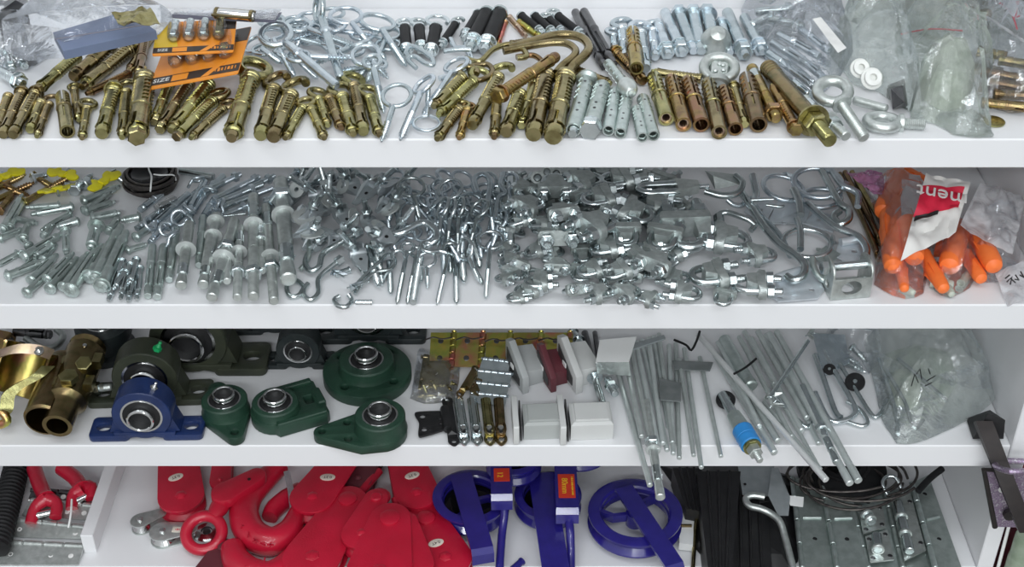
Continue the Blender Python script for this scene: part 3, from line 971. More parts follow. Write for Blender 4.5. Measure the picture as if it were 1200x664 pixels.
mid = [
 (321, 104, 305, 159, 17, 'hook', 'brass', 'round'), (341, 111, 320, 161, 18, 'hook', 'brass', 'round'), (355, 126, 334, 162, 12, 'eye', 'brass', 'bolt'),
 (365, 128, 380, 162, 12, 'none', 'brass', 'bolt'), (374, 116, 384, 147, 12, 'hook', 'brass', 'bolt'), (386, 115, 400, 150, 13, 'none', 'brass_dark', 'bolt'),
 (401, 113, 414, 157, 15, 'hook', 'brass', 'bolt'), (415, 101, 426, 154, 15, 'hook', 'brass', 'round'), (433, 115, 445, 158, 14, 'hook', 'brass', 'bolt'),
]
anchors(mid, 'yellow zinc {h} sleeve anchor, {n} from left between orange packs and long eye screws', 'sleeve_anchor', 'anchor bolt', 'yellow zinc anchors in front of the silver eye screws')
cen = [
 (542, 90, 508, 125, 13, 'hook', 'brass', 'bolt', .008), (555, 95, 514, 134, 14, 'hook', 'brass', 'bolt', .004), (538, 128, 512, 163, 13, 'smalleye', 'brass', 'bolt'),
 (548, 129, 538, 162, 11, 'smalleye', 'bronze', 'bolt'), (584, 90, 553, 147, 15, 'hook', 'brass', 'round', .003), (583, 114, 579, 161, 13, 'none', 'brass_dark', 'bolt'),
 (609, 110, 593, 155, 17, 'none', 'brass', 'round'), (626, 97, 611, 147, 13, 'none', 'brass', 'hex'), (640, 88, 625, 158, 21, 'none', 'brass', 'round'), (663, 89, 648, 161, 23, 'none', 'brass', 'round'),
]
anchors(cen, 'yellow zinc {h} sleeve anchor, {n} from left of the row below the big hooks', 'sleeve_anchor', 'anchor bolt', 'yellow zinc anchors below the big hooks')
back = [
 (90, 66, 43, 106, 14, 'none', 'brass', 'hex', .004), (131, 52, 86, 90, 16, 'none', 'brass_dark', 'round', .003), (152, 57, 96, 102, 16, 'nut', 'brass', 'bolt'), (152, 86, 101, 110, 10, 'hook', 'bronze', 'bolt', .002),
]
anchors(back, 'yellow zinc {h} sleeve anchor, {n} from left of those behind, below the clear bag', 'sleeve_anchor', 'anchor bolt', 'yellow zinc anchors below the clear bag')
for (a, b, w, m, lift, lab) in [
   ((162, 88), (170, 45), 12, 'brass_dark', .004, 'dark yellow zinc hook anchor lying behind the biggest anchor, beside the orange packs'),
   ((150, 84), (178, 42), 10, 'brass_dark', .001, 'dark yellow zinc hook anchor half under the orange packs, its hook towards the back')]:
    lay(1, 'sleeve', b, a, w, 'hook_anchor', lab, 'anchor bolt', None, lift=lift, roll=10, fn=f_sleeve, args=('hook', m, 'bolt', 4.0, 11.0))

lay(1, 'shield', (73, 112), (79, 154), 17, 'expansion_shield', 'hollow yellow zinc shield in the left front row, dark open end forward', 'expansion shield', None, fn=f_shield, args=('brass', 'none', .35))
for (ax, ay, bx, by, w, m, li) in [(766, 90, 781, 139, 18, 'brass', 'copper'), (787, 93, 801, 146, 18, 'bronze', 'copper'), (806, 95, 822, 146, 19, 'bronze', 'none'),
        (830, 97, 843, 155, 18, 'brass', 'copper'), (848, 105, 862, 151, 17, 'bronze', 'none'), (875, 91, 889, 146, 20, 'brass_dark', 'none')]:
    lay(1, 'shield', (ax, ay), (bx, by), w, 'expansion_shield', 'hollow yellow-bronze shield with ' + ('ribbed copper core' if li == 'copper' else 'dark open end') + ', {n} from left below the eye nut',
        'expansion shield', 'hollow shields below the eye nut', roll=R_.uniform(-20, 20), fn=f_shield, args=(m, li))
lay(1, 'sleeve', (860, 102), (873, 146), 11, 'sleeve_anchor', 'slim yellow zinc anchor with pink rounded tip between two hollow shields', 'anchor bolt', None, fn=f_sleeve, args=('nut', 'brass', 'round'))
lay(1, 'shield', (741, 36), (746, 80), 16, 'expansion_shield', 'bronze hollow shield standing on the silver hook anchors near the back', 'expansion shield', None, lift=.012, fn=f_shield, args=('bronze', 'none'))
lay(1, 'sleeve', (723, 62), (754, 95), 13, 'sleeve_anchor', 'bronze anchor with flared collar lying below the silver hook anchors', 'anchor bolt', None, fn=f_sleeve, args=('nut', 'bronze', 'round'))
lay(1, 'sleeve', (822, 92), (763, 84), 11, 'sleeve_anchor', 'yellow zinc anchor lying crosswise behind the row of hollow shields', 'anchor bolt', None, fn=f_sleeve, args=('none', 'brass', 'bolt'))
lay(1, 'sleeve', (673, 81), (716, 98), 11, 'sleeve_anchor', 'short yellow zinc anchor lying crosswise above the grey zinc shields', 'anchor bolt', None, lift=.004, fn=f_sleeve, args=('none', 'brass', 'bolt'))
lay(1, 'sleeve', (588, 109), (652, 66), 15, 'sleeve_anchor', 'bronze bolt-headed anchor lying diagonally across the yellow zinc anchors', 'anchor bolt', None, lift=.022, fn=f_sleeve, args=('bolt', 'bronze', 'round'))
lay(1, 'tipnut', (881, 80), (910, 139), 14, 'sleeve_bolt', 'slim bronze bolt with hex nut, next to the hollow shields and largest yellow bolt', 'anchor bolt', None, fn=f_tipnut, args=(.84, 0, 'bronze'))
lay(1, 'sleeve', (931, 148), (905, 100), 13, 'sleeve_anchor', 'bronze anchor with shiny hex head forward, beside the largest yellow bolt', 'anchor bolt', None, lift=.003, fn=f_sleeve, args=('bolt', 'bronze', 'bolt'))
def bigbolt(L):
    s = M(); lathe(s, [(3.6, 0), (4.8, 1), (5, 2), (5, L*.74)], 16)
    for i in range(4): lathe(s, [(5, 2+i*3), (5.3, 2.5+i*3), (5.3, 3.9+i*3), (5, 4.4+i*3)], 16)
    w = M(); washer(w, 9.0, L*.74, L*.74+1.4)
    n = M(); hexnut(n, 6.6, L*.74+1.4, L*.74+8.5)
    t = M(); threaded(t, 4.0, L*.74+8, L, 1.4, .08, 12)
    return [('sleeve', s, 'brass_dark'), ('washer', w, 'brass'), ('nut', n, 'brass'), ('stud', t, 'brass')]
lay(1, 'bigbolt', (899, 78), (973, 165), 20, 'sleeve_bolt', 'largest yellow zinc bolt with wide washer, jutting over the top shelf edge', 'anchor bolt', fn=bigbolt, ha=.0095, hb=.0175)
lay(1, 'tipnut', (943, 116), (992, 160), 13, 'stud_anchor', 'silver stud anchor with hex nut lying against the largest yellow bolt', 'anchor bolt', None, fn=f_tipnut, args=(.66, .58, 'galv'))

# grey zinc shields
for (ax, ay, bx, by, w, end) in [(688, 93, 672, 152, 19, 'bolt'), (706, 101, 693, 146, 20, 'hex'), (721, 107, 713, 153, 15, 'hollow'), (735, 112, 727, 156, 15, 'hollow'), (746, 128, 753, 161, 14, 'hollow'), (753, 115, 766, 159, 15, 'hollow')]:
    lay(1, 'shieldz', (ax, ay), (bx, by), w, 'zinc_shield', 'grey zinc expansion shield with ' + {'bolt': 'flanged top and bolt tip', 'hex': 'hex bolt head forward', 'hollow': 'hollow end forward'}[end] + ', {n} from left',
        'expansion shield', 'grey zinc shields beside the big hooks', fn=f_shieldz, args=('zinc_green', end))
def domebolt(L):
    s = M(); lathe(s, [(3.8, 0), (4.6, 1), (4.6, L*.75)], 14); emboss(s, 4.6, 3, L*.6, 4)
    h = M(); lathe(h, [(5, L*.70), (8, L*.73), (8.6, L*.80), (7.4, L*.90), (4.6, L*.96), (0, L*.98)], 18)
    n = M(); lathe(n, [(3.4, L*.95), (3.2, L*1.0), (0, L*1.005)], 12)
    return [('shank', s, 'zinc_green'), ('dome_head', h, 'galv'), ('button', n, 'galv')]
lay(1, 'domebolt', (712, 74), (741, 110), 13, 'dome_bolt', 'grey anchor with round domed head lying above the grey shields', 'anchor bolt', fn=domebolt, ha=.010, hb=.014)

# dark steel sleeves lying diagonally
for i, (a, b, w) in enumerate([((674, 14), (708, 78), 11), ((684, 13), (719, 75), 11)]):
    lay(1, 'dropin', a, b, w, 'slotted_pin', 'dark steel slotted pin, {n} of the pair lying diagonally beside the black rubber anchors', 'anchor bolt', 'pair of dark slotted pins', lift=.004*i, fn=f_dropin, args=('dark_steel',))

# silver hook anchors
for (ax, ay, bx, by, w) in [(719, 42, 721, 63, 9), (729, 34, 733, 66, 12), (751, 39, 757, 80, 13), (765, 36, 768, 67, 11)]:
    lay(1, 'sleeve', (ax, ay), (bx, by), w, 'hook_anchor', 'silver sleeve anchor with open hook, {n} from left behind the bronze shield', 'anchor bolt', 'silver hook anchors near the back', lift=.002, roll=R_.uniform(-10, 10), fn=f_sleeve, args=('hook', 'zinc_blue', 'round', 3.4, 8.5))
# row of silver sleeve bolts at the back
for (ax, ay, bx, by, w, flip) in [(770, 26, 783, 64, 13, 0), (779, 14, 800, 62, 13, 0), (795, 12, 813, 60, 13, 1), (812, 12, 822, 60, 14, 1), (828, 12, 835, 44, 15, 1), (845, 25, 856, 62, 11, 1), (852, 14, 874, 65, 14, 0), (872, 20, 893, 60, 13, 0)]:
    lay(1, 'hexbolt' if flip else 'sleevebolt', (ax, ay), (bx, by), w, 'sleeve_bolt', 'silver sleeve bolt with ' + ('hex head to the back' if flip else 'nut forward') + ', {n} from left behind the eye nut',
        'anchor bolt', 'silver sleeve bolts in the back row', fn=f_hexbolt if flip else f_sleevebolt, args=('zinc_blue',))

# black rubber sleeved anchors
for (ax, ay, bx, by, w, h) in [(474, 32, 477, 64, 13, 'hook'), (491, 32, 494, 60, 13, 'hook'), (511, 32, 504, 65, 14, 'loop'), (534, 28, 515, 56, 10, 'hook')]:
    lay(1, 'rubber', (ax, ay), (bx, by), w, 'rubber_anchor', 'black rubber-sleeved anchor with open silver hook, {n} from left in the back row', 'anchor bolt', 'hooked rubber anchors at the back', lift=.002, roll=R_.uniform(-8, 8), fn=f_rubber, args=(h,))
for (ax, ay, bx, by, w, h) in [(561, 16, 543, 46, 12, 'none'), (571, 15, 550, 57, 17, 'none'), (586, 14, 567, 60, 17, 'none'), (610, 18, 637, 40, 10, 'none'), (626, 18, 650, 40, 10, 'none'), (643, 22, 660, 38, 9, 'hook'), (653, 18, 684, 42, 10, 'hook')]:
    lay(1, 'rubber', (ax, ay), (bx, by), w, 'rubber_anchor', 'black rubber-sleeved anchor with silver nut' + (' and hook' if h == 'hook' else '') + ', {n} from left above the big hooks', 'anchor bolt', 'rubber anchors above the big hooks', fn=f_rubber, args=(h,))
for (a, b, w, m, tip) in [((592, 26), (583, 53), 7, 'irid', 'hex'), ((597, 20), (616, 42), 7, 'pink_zinc', 'hex'), ((608, 26), (632, 43), 8, 'irid', 'hex'), ((598, 52), (646, 44), 9, 'brass', 'bolt')]:
    lay(1, 'sleeve', a, b, w, 'small_anchor', 'small pinkish-yellow anchor, {n} from left among the black rubber anchors', 'anchor bolt', 'small yellow anchors among the rubber ones', fn=f_sleeve, args=('none', m, tip))

# big hooks and wire hooks: bent round bar along points given on the shelf
def bent(k, pts, w, name, label, cat, material, group=None, sub=6, n=10, extra=None, part='rod', closed=False):
    P3 = []
    for p in pts:
        h = p[2] if len(p) > 2 else None
        q = at(k, p[0], p[1], .004 if h is None else h)
        r = w * mpp(q) / 2
        P3.append(at(k, p[0], p[1], (r if h is None else h)))
    m = M(); tube(m, smooth(P3, sub, closed), r, n, closed)
    parts = [(part, m, material)]
    if extra: parts += extra(P3, r)
    return wthing(name, label, cat, parts, group)
bent(1, [(652, 85, .014), (660, 76, .017), (672, 66, .02), (674, 58, .02), (664, 51, .02), (646, 50, .02), (620, 54, .019), (590, 60, .018)], 9, 'big_hook', 'smaller inner one of the two big yellow zinc hook bolts, nested in the larger', 'hook bolt', 'brass')
bent(1, [(666, 88, .014), (671, 77, .016), (684, 66, .02), (690, 56, .02), (684, 46, .02), (668, 41, .02), (648, 42, .02), (620, 50, .019), (596, 57, .018)], 11, 'big_hook', 'larger outer one of the two big yellow zinc hook bolts curving over the anchors', 'hook bolt', 'brass')
bent(1, [(545, 68, .012), (562, 72, .014), (578, 58, .016), (597, 52, .018), (612, 57, .018), (617, 66, .018), (606, 68, .018)], 7, 'wire_hook', 'yellow zinc open hook reaching over the small anchors, under the big hooks', 'hook', 'brass')
bent(1, [(605, 67, .014), (625, 65, .014), (636, 74, .014), (632, 86, .014), (612, 92, .013)], 7, 'wire_hook', 'bronze open hook tucked under the diagonal bronze anchor', 'hook', 'bronze')
bent(1, [(551, 88, .012), (562, 94, .012), (577, 86, .012), (572, 76, .012), (556, 77, .012), (545, 82, .012)], 7, 'wire_hook', 'small yellow zinc hook loop beside the pair of tilted anchors', 'hook', 'brass')

# silver eye screws: ring centre, then shank end
def eyes(k, rows, templ, group, name='eye_screw', mats='zinc_blue', fn=f_eyescrew):
    for r in rows:
        (cx, cy), (ex, ey), w, kk = r[:4]
        h0 = r[4] if len(r) > 4 else None; h1 = r[5] if len(r) > 5 else None; roll = r[6] if len(r) > 6 else 0
        C = at(k, cx, cy, h0 if h0 is not None else .006); E = at(k, ex, ey, h1 if h1 is not None else .005)
        rad = w * mpp(C) / 2; u = rad / 5
        d = (E - C).normalized()
        A = C + d * u * (5*kk + 2)
        L = max((E - A).length, u*20)
        q = max(1, round(L / u / 10 * 2) / 2)
        mw = Matrix.Translation(A) @ frame(A, A + d, roll) @ Matrix.Diagonal((u, u, L/(q*10), 1))
        o = spawn((fn.__name__, q, kk, mats), lambda: fn(q*10, kk, mats), name, templ, 'eye screw', mw, group)
        o['_kx'] = float(cx)
eyes(1, [((405, 18), (442, 62), 8, 4.6, .020, .012, 0), ((442, 26), (476, 77), 9, 4.4, .014, .006, -12), ((362, 22), (345, 60), 7, 4, .01, .006), ((380, 34), (440, 42), 7, 4.2, .012, .008),
         ((345, 26), (405, 50), 7, 4.2, .008, .008), ((310, 58), (352, 70), 7, 4, .006, .006), ((392, 30), (340, 48), 7, 4, .016, .010), ((350, 66), (412, 68), 8, 3.2, .022, .022), ((340, 62), (372, 92), 7, 4, .006, .006),
         ((330, 28), (398, 30), 7, 4, .006, .006), ((425, 40), (452, 70), 7, 4.0, .008, .006), ((412, 60), (350, 45), 7, 4, .014, .01), ((455, 52), (420, 90), 7, 4, .006, .006), ((318, 40), (345, 90), 7, 4, .006, .006),
         ((300, 52), (330, 74), 8, 3.6, .008, .008, 20), ((365, 40), (402, 74), 8, 3.6, .012, .008, 30), ((318, 24), (372, 44), 8, 3.6, .012, .010, 0), ((420, 52), (368, 74), 9, 3.0, .012, .012, 30), ((350, 30), (420, 56), 9, 3.2, .018, .014, 0), ((455, 40), (430, 96), 8, 3.6, .008, .006, 0), ((388, 16), (352, 34), 7, 4, .012, .012, 0), ((440, 76), (396, 84), 8, 3.4, .010, .010, 0)],
     'silver eye screw, {n} from left in the tangle behind the front yellow anchors', 'silver eye screws in the tangle')
eyes(1, [((323, 40), (395, 101), 11, 3.2, .034, .012, 15)], 'thick silver eye bolt lying on top of the tangle, its ring beside the orange packs', None, 'eye_bolt', 'zinc_blue', f_eyebolt)
eyes(1, [((374, 10), (399, 92), 10, 2.9, .036, .010, 75)], 'silver eye bolt standing on edge at the back of the tangle, ring seen sideways', None, 'eye_bolt', 'zinc_blue', f_eyebolt)
eyes(1, [((428, 64), (455, 92), 9, 3.6, .020, .010, 10), ((436, 72), (450, 132), 9, 2.2, .026, .006, 10), ((465, 112), (447, 166), 8, 4.2, .020, .002, 0), ((497, 99), (469, 164), 9, 3.2, .018, .003, 35), ((535, 76), (495, 136), 8, 3.6, .016, .004, 20)],
     'large silver eye screw with coarse thread, {n} from left between the yellow anchor groups', 'large eye screws between the yellow anchors')
eyes(1, [((500, 144), (502, 100), 6, 5.2, .006, .010, 0)], 'silver eye screw with its ring at the shelf edge and shank pointing back', None, 'eye_screw')
bent(1, [(476, 62, .018), (480, 54, .02), (492, 58, .02), (506, 68, .02), (507, 76, .02), (498, 74, .02), (486, 66, .018), (478, 70, .016), (488, 80, .012)], 6, 'wire_link', 'silver double wire link hanging below the hooked rubber anchors', 'link', 'zinc_blue')
bent(1, [(528, 46, .008), (534, 56, .010), (545, 57, .012), (552, 70, .012), (545, 82, .012), (528, 88, .012), (515, 92, .012)], 7, 'wire_hook', 'silver hook curling between rubber anchors and tilted yellow anchors', 'hook', 'zinc_blue')
bent(1, [(520, 60, .018), (536, 58, .018), (552, 58, .018)], 6, 'steel_pin', 'short silver pin lying below the slim rubber anchor', 'pin', 'zinc_blue')

# lifting eye nut and eye bolts
def eyenut():
    e = M()
    pts = [(16*cos(a)*1.12, 0, 16*sin(a)) for a in [2*pi*i/28 for i in range(28)]]
    tube(e, pts, 6.0, 12, True)
    for i in range(22):
        a = 2*pi*i/22 + .1
        box(e, 1.0, 1.6, 1.6, T=TR(17*cos(a)*1.12, -5.2, 17*sin(a)) @ RY(-math.degrees(a)))
    b = M(); lathe(b, [(10, -24), (13, -22), (13, -16), (8, -12)], 16)
    k = M()
    hull(k, [(x, 3, z) for x in (-12, 12) for z in (-10, 12)] + [(x, -1, z) for x in (-9, 9) for z in (-7, 9)])
    for p in ((-4, -5), (5, -3), (0, 5), (4, 4)): lathe(k, [(3.2, 0), (2.6, 2.6), (0, 3.4)], 10, TR(p[0], -1, p[1]) @ RX(90))
    return [('ring', e, 'galv'), ('threaded_base', b, 'galv'), ('web', k, 'galv')]
unique('lifting_eye_nut', 'galvanised ring eye nut with milled rim lying behind the hollow shields', 'eye nut', eyenut(), Matrix.Translation(at(1, 843, 80, .011)) @ RZ(-10) @ RX(-62) @ Matrix.Scale(.00078, 4))
def cup():
    c = M(); pipe(c, [(0.5, 22), (7, 20), (13, 12), (16, 0)], [(0.4, 19), (6, 17), (11, 10), (14, 0)], 18)
    p = M(); lathe(p, [(5, 0), (5, 16)], 12)
    return [('shell', c, 'galv'), ('post', p, 'galv')]
unique('domed_shell', 'galvanised domed cap leaning behind the ring eye nut', 'shell', cup(), Matrix.Translation(at(1, 838, 52, .006)) @ RX(35) @ Matrix.Scale(.001, 4))
def liftbolt(L=46):
    e = M(); tube(e, [(13.5*sin(a), 0, -13 + 13.5*cos(a)) for a in [2*pi*i/30 for i in range(30)]], 5.2, 14, True)
    for i in range(20):
        a = 2*pi*i/20; box(e, .9, 1.2, 1.8, T=TR(15*sin(a), -4.5, -13 + 15*cos(a)) @ RY(math.degrees(a)))
    b = M(); lathe(b, [(5, -1), (8.5, 2), (9, 5.5), (6, 6.5)], 18)
    s = M(); threaded(s, 5.2, 6, L, 1.7, .06, 14)
    return [('eye', e, 'galv'), ('shoulder', b, 'galv'), ('threaded_shank', s, 'galv')]
def lift(c, e, s, h0, h1, roll, label):
    C = at(1, c[0], c[1], h0); E = at(1, e[0], e[1], h1); d = (E-C).normalized()
    A = C + d * 13 * s
    unique('lifting_eye_bolt', label, 'eye bolt', liftbolt((E-A).length/s), Matrix.Translation(A) @ frame(A, A+d, roll) @ Matrix.Scale(s, 4))
lift((976, 107), (1013, 162), .00096, .020, .005, 10, 'galvanised lifting eye bolt with ring up and threaded shank towards the shelf edge')
lift((1034, 143), (1084, 146), .00092, .0055, .0055, -6, 'galvanised lifting eye bolt lying flat at the shelf edge, ring beside the clear bag')
lay(1, 'tipnut', (1040, 128), (1000, 117), 11, 'stud_anchor', 'silver threaded stud lying behind the two lifting eye bolts', 'anchor bolt', None, lift=.004, fn=f_rod, args=('galv', 0))
m = M(); lathe(m, [(9.4, 0), (9.8, .3), (9.8, 1.1), (9.4, 1.4)], 24)
h = M(); pipe(h, [(4, 1.3), (4, 1.7)], [(3, 1.3), (3, 1.7)], 16)
unique('brass_disc', 'small brass disc lying alone at the shelf edge beside the bags', 'disc', [('disc', m, 'brass'), ('rim', h, 'brass')], Matrix.Translation(at(1, 1164, 143, .0004)) @ Matrix.Scale(.001, 4))

# orange blister cards
def blister(k, q, label, heights, yellow):
    """q: four image corners (top-left, top-right, bottom-right, bottom-left)"""
    P = [at(k, x, y, h) for (x, y), h in zip(q, heights)]
    a, b, c, d = P
    ux = (b - a).normalized(); n = ux.cross(d - a).normalized()
    if n.z < 0: n = -n
    uy = n.cross(ux)
    W_ = ((b-a).length + (c-d).length)/2; H_ = ((d-a).length + (c-b).length)/2
    o = (a+b+c+d)/4
    vx = (b + c - a - d).normalized(); vy = (a + b - c - d); vy = (vy - vx*vy.dot(vx)).normalized(); vn = vx.cross(vy)
    mw = Matrix((vx, vy, vn)).transposed().to_4x4(); mw = Matrix.Translation(o) @ mw @ Matrix.Scale(.001, 4)
    w, hh = W_*1000, H_*1000
    card = M(); plate(card, rrect(w, hh, 2.0), (), 1.0)
    parts = []
    band = M(); plate(band, rrect(w*.995, hh*.16, .5, cx=0, cy=-hh*.36), (), .3, 0, TR(0, 0, .6))
    hh0 = hh
    y = M(); plate(y, rrect(w*.18, hh*.12, .3, cx=-w*.17, cy=-hh*.36), (), .3, 0, TR(0, 0, .8))
    st = M(); plate(st, [(w*.08, -hh*.44), (w*.16, -hh*.44), (w*.33, -hh*.2), (w*.25, -hh*.2)], (), .3, 0, TR(0, 0, .82))
    t = text_mesh('SIZE', hh*.10, TR(-w*.38, -hh*.36, .85), .1)
    t2 = print_bars(7, w*.26, hh*.07, TR(w*.34, -hh*.35, .85))
    subs = [('printed_band', band, 'card_black'), ('size_box', y, 'card_orange'), ('stripe', st, 'card_orange'), ('size_lettering', t, 'print_white'), ('name_lettering', t2, 'card_orange')]
    if yellow:
        z = M(); plate(z, [(-w*.498, -hh*.27), (-w*.2, -hh*.27), (-w*.28, hh*.495), (-w*.498, hh*.495)], (), .3, 0, TR(0, 0, .55)); subs.append(('yellow_panel', z, 'card_yellow'))
    parts.append(('card', card, 'card_orange', None, subs))
    bl = M(); S = 10.5 * w/72; cap = M(); plate(cap, [(w*.3, hh*.2), (w*.497, hh*.2), (w*.497, hh*.49), (w*.3, hh*.49)], (), .3, 0, TR(0, 0, .6)); subs.append(('corner_panel', cap, 'card_black'))
    for i in range(4):
        x = (i-1.5)*S*1.28 + 2
        lathe(bl, [(0, -S*.2), (S*.3, -S*.1), (S*.52, S*.2), (S*.60, S*.55), (S*.60, hh*.42), (S*.5, hh*.44), (0, hh*.445)], 18, TR(x, -hh*.14, S*.42) @ RX(-90))
    parts.append(('blister', bl, 'card_film'))
    for i in range(4):
        x = (i-1.5)*S*1.28 + 2
        hb = M(); T = TR(x, -hh*.02, S*.48) @ RX(-90)
        lathe(hb, [(S*.3, 3), (S*.34, 4), (S*.34, hh*.4)], 12, T)
        hexnut(hb, S*.46, -4, 3, T); lathe(hb, [(S*.30, -5.5), (S*.34, -4)], 12, T)
        parts.append(('packed_bolt', hb, 'zinc' if i < 3 else 'brass'))
    unique('blister_pack', label, 'blister pack', parts, mw, 'orange blister packs of bolts')
blister(1, [(187, 58), (294, 26), (279, 92), (183, 97)], 'orange blister pack of four bolts lying underneath the other one', (.012, .040, .024, .020), False)
blister(1, [(186, 26), (277, 24), (274, 60), (177, 67)], 'orange and yellow blister pack of four bolts lying on top of the other', (.044, .044, .036, .034), True)
# dark card with a barrel bolt behind them
P = [at(1, 205, 14, .05), at(1, 330, 14, .05), at(1, 322, 26, .047), at(1, 196, 20, .047)]
m = M(); sheet(m, P, 12, 6, .0008, 3, 40, .0008)
c = M()
A, B = at(1, 250, 15, .056), at(1, 298, 19, .056)
T = Matrix.Translation(A) @ frame(A, B) @ Matrix.Scale(.001, 4); L = (B-A).length*1000
lathe(c, [(3, 0), (4.6, 1), (4.6, L*.9), (3, L)], 14, T)
d = M()
for x in (2, L-4): lathe(d, [(5.2, x), (5.6, x+.5), (5.6, x+2.5), (5.2, x+3)], 14, T)
for s in (-1, 1): tube(d, [T @ V((s*6.5, 1, 1)), T @ V((s*6.5, 1, L-1))], .0012, 6)
f = M(); sheet(f, [q + V((0, 0, .004)) for q in P], 12, 6, .002, 5, 60, .0003)
wthing('hinge_pack', 'dark header card with bright metal barrel lying behind the orange packs', 'blister pack', [('card', m, 'card_grey'), ('metal_barrel', c, 'chrome'), ('barrel_clip', d, 'brass'), ('clear_cover', f, 'card_film')])

# clear bag with a blue-grey box at the left
def slab(k, q, hs, th):
    P = [at(k, x, y, h) for (x, y), h in zip(q, hs)]
    return hull(M(), P + [p + V((0, 0, -th)) for p in P])
m = slab(1, [(62, 38), (150, 12), (183, 36), (74, 60)], (.046, .056, .05, .044), .008)
l = M(); tube(l, [at(1, 64, 46, .0505), at(1, 176, 28, .0545)], .0006, 6)
wthing('parts_box', 'flat blue-grey box lying in the clear bag above the yellow anchors', 'box', [('carton', m, 'box_blue'), ('fold_line', l, 'card_grey')])
m = M(); pillow(m, outl(1, [(2, 25, .03), (40, 16, .03), (110, 8, .045), (190, 6, .05), (205, 20, .048), (184, 44, .04), (120, 58, .036), (76, 68, .034), (30, 72, .016), (6, 60, .012)]), .028, .6, 3, 60, 14, 3.0, top=None)
e = M(); sheet(e, [at(1, 130, 12, .074), at(1, 176, 8, .074), at(1, 188, 24, .072), at(1, 140, 26, .074)], 10, 8, .003, 4, 120, .0004)
wthing('plastic_bag', 'clear plastic bag holding the blue-grey box at the back', 'bag', [('film', m, 'clear_bag'), ('wrinkled_end', e, 'brass')])
for i, (a, b, w) in enumerate([((0, 84), (26, 97), 14), ((8, 55), (14, 82), 8), ((-6, 70), (6, 60), 8), ((18, 66), (30, 78), 7)]):
    lay(1, 'sleevebolt', a, b, w, 'bagged_bolt', 'silver bolt, {n} from left in the clear bag at the left end', 'bolt', 'silver bolts at the left end of the top shelf', fn=f_sleevebolt, args=('zinc',), lift=.002)
m = M(); pillow(m, outl(1, [(-20, 30), (5, 22), (40, 18), (62, 42), (60, 66), (36, 80), (10, 82), (-20, 90)]), .030, 1.3, 9, 44, 12)
wthing('plastic_bag', 'clear plastic bag of silver bolts at the very left of the top shelf', 'bag', [('film', m, 'clear_bag')])
m = hull(M(), [at(1, x, y, h) for x, y, h in [(-4, 24, .001), (36, 14, .001), (-4, 14, .001), (26, 22, .001), (2, 12, .04), (18, 0, .05), (30, 6, .04)]])
wthing('dark_carton', 'dark grey carton corner standing behind the bag of silver bolts', 'box', [('carton', m, 'dark_steel')])

# the pile of poly bags at the right
def bagged(rows, k, name, label, cat, group, fn, args, w, lift=.004):
    for a, b in rows: lay(k, fn.__name__ + 'bg', a, b, w, name, label, cat, group, lift=lift, fn=fn, args=args)
bagged([((905, 50), (950, 78)), ((900, 62), (946, 92)), ((912, 40), (960, 66)), ((918, 74), (958, 104)), ((926, 58), (966, 92)), ((930, 96), (950, 112)), ((938, 34), (972, 60))], 1, 'bagged_anchor', 'silver anchor inside the clear bag beside the largest yellow bolt', 'anchor bolt', 'silver anchors in the first clear bag', f_dropin, ('zinc_blue',), 10)
bagged([((885, 14), (930, 10)), ((880, 30), (905, 18)), ((900, 22), (940, 30))], 1, 'bagged_bolt', 'silver bolt in the clear bag at the back of the pile', 'bolt', 'silver bolts in the back bag', f_sleevebolt, ('zinc',), 11)
m = M(); pillow(m, outl(1, [(868, 8), (905, -6), (970, -8), (992, 20), (965, 40), (925, 48), (890, 50), (872, 34)]), .035, 1.2, 21, 50, 13)
wthing('plastic_bag', 'clear poly bag lying at the back behind the silver sleeve bolts', 'bag', [('film', m, 'clear_bag')])
m = M(); pillow(m, outl(1, [(888, 62), (908, 34), (950, 14), (990, 20), (1000, 60), (984, 92), (962, 112), (944, 118), (918, 90)]), .034, 1.2, 33, 56, 14)
wthing('plastic_bag', 'clear poly bag of silver anchors next to the largest yellow bolt', 'bag', [('film', m, 'clear_bag')])
m = hull(M(), [at(1, x, y, h) for x, y in [(952, 22), (962, 20), (992, 56), (982, 62)] for h in (.05, .053)])
wthing('paper_slip', 'white paper slip inside the clear bag of silver anchors', 'paper', [('slip', m, 'print_white')])
for (c, r, hh) in [((1008, 80), 9, .016), ((1022, 92), 10, .012)]:
    o = M(); pipe(o, [(r, 0), (r, 7)], [(r*.45, 0), (r*.45, 7)], 18)
    rr = M(); lathe(rr, [(r*1.3, -1), (r*1.35, 0), (r*1.3, 1)], 18)
    unique('nylon_bush', 'white nylon bush, {n} from left in the open clear bag', 'bush', [('bush', o, 'milk_white'), ('flange', rr, 'milk_white')], Matrix.Translation(at(1, c[0], c[1], hh)) @ RX(50) @ Matrix.Scale(.00075, 4), 'white nylon bushes in the clear bag')
m = hull(M(), [at(1, x, y, h) for x, y, h in [(1040, 100, .003), (1060, 92, .003), (1064, 124, .003), (1046, 128, .003), (1044, 104, .018), (1058, 100, .018), (1060, 120, .016)]])
wthing('steel_block', 'dark steel block inside the clear bag behind the flat eye bolt', 'block', [('block', m, 'dark_steel')])
m = M(); pillow(m, outl(1, [(968, 58), (992, 8), (1035, -4), (1062, 26), (1056, 62), (1075, 100), (1078, 136), (1058, 128), (1030, 108), (1000, 100)]), .044, 1.2, 45, 60, 15)
wthing('plastic_bag', 'greyish clear poly bag behind the lifting eye bolts, handwriting on it', 'bag', [('film', m, 'frost_bag')])
def scrawl(k, pts, h, th=.0006):
    m = M()
    for s in pts: tube(m, [at(k, x, y, h) for x, y in s], th, 5)
    return m
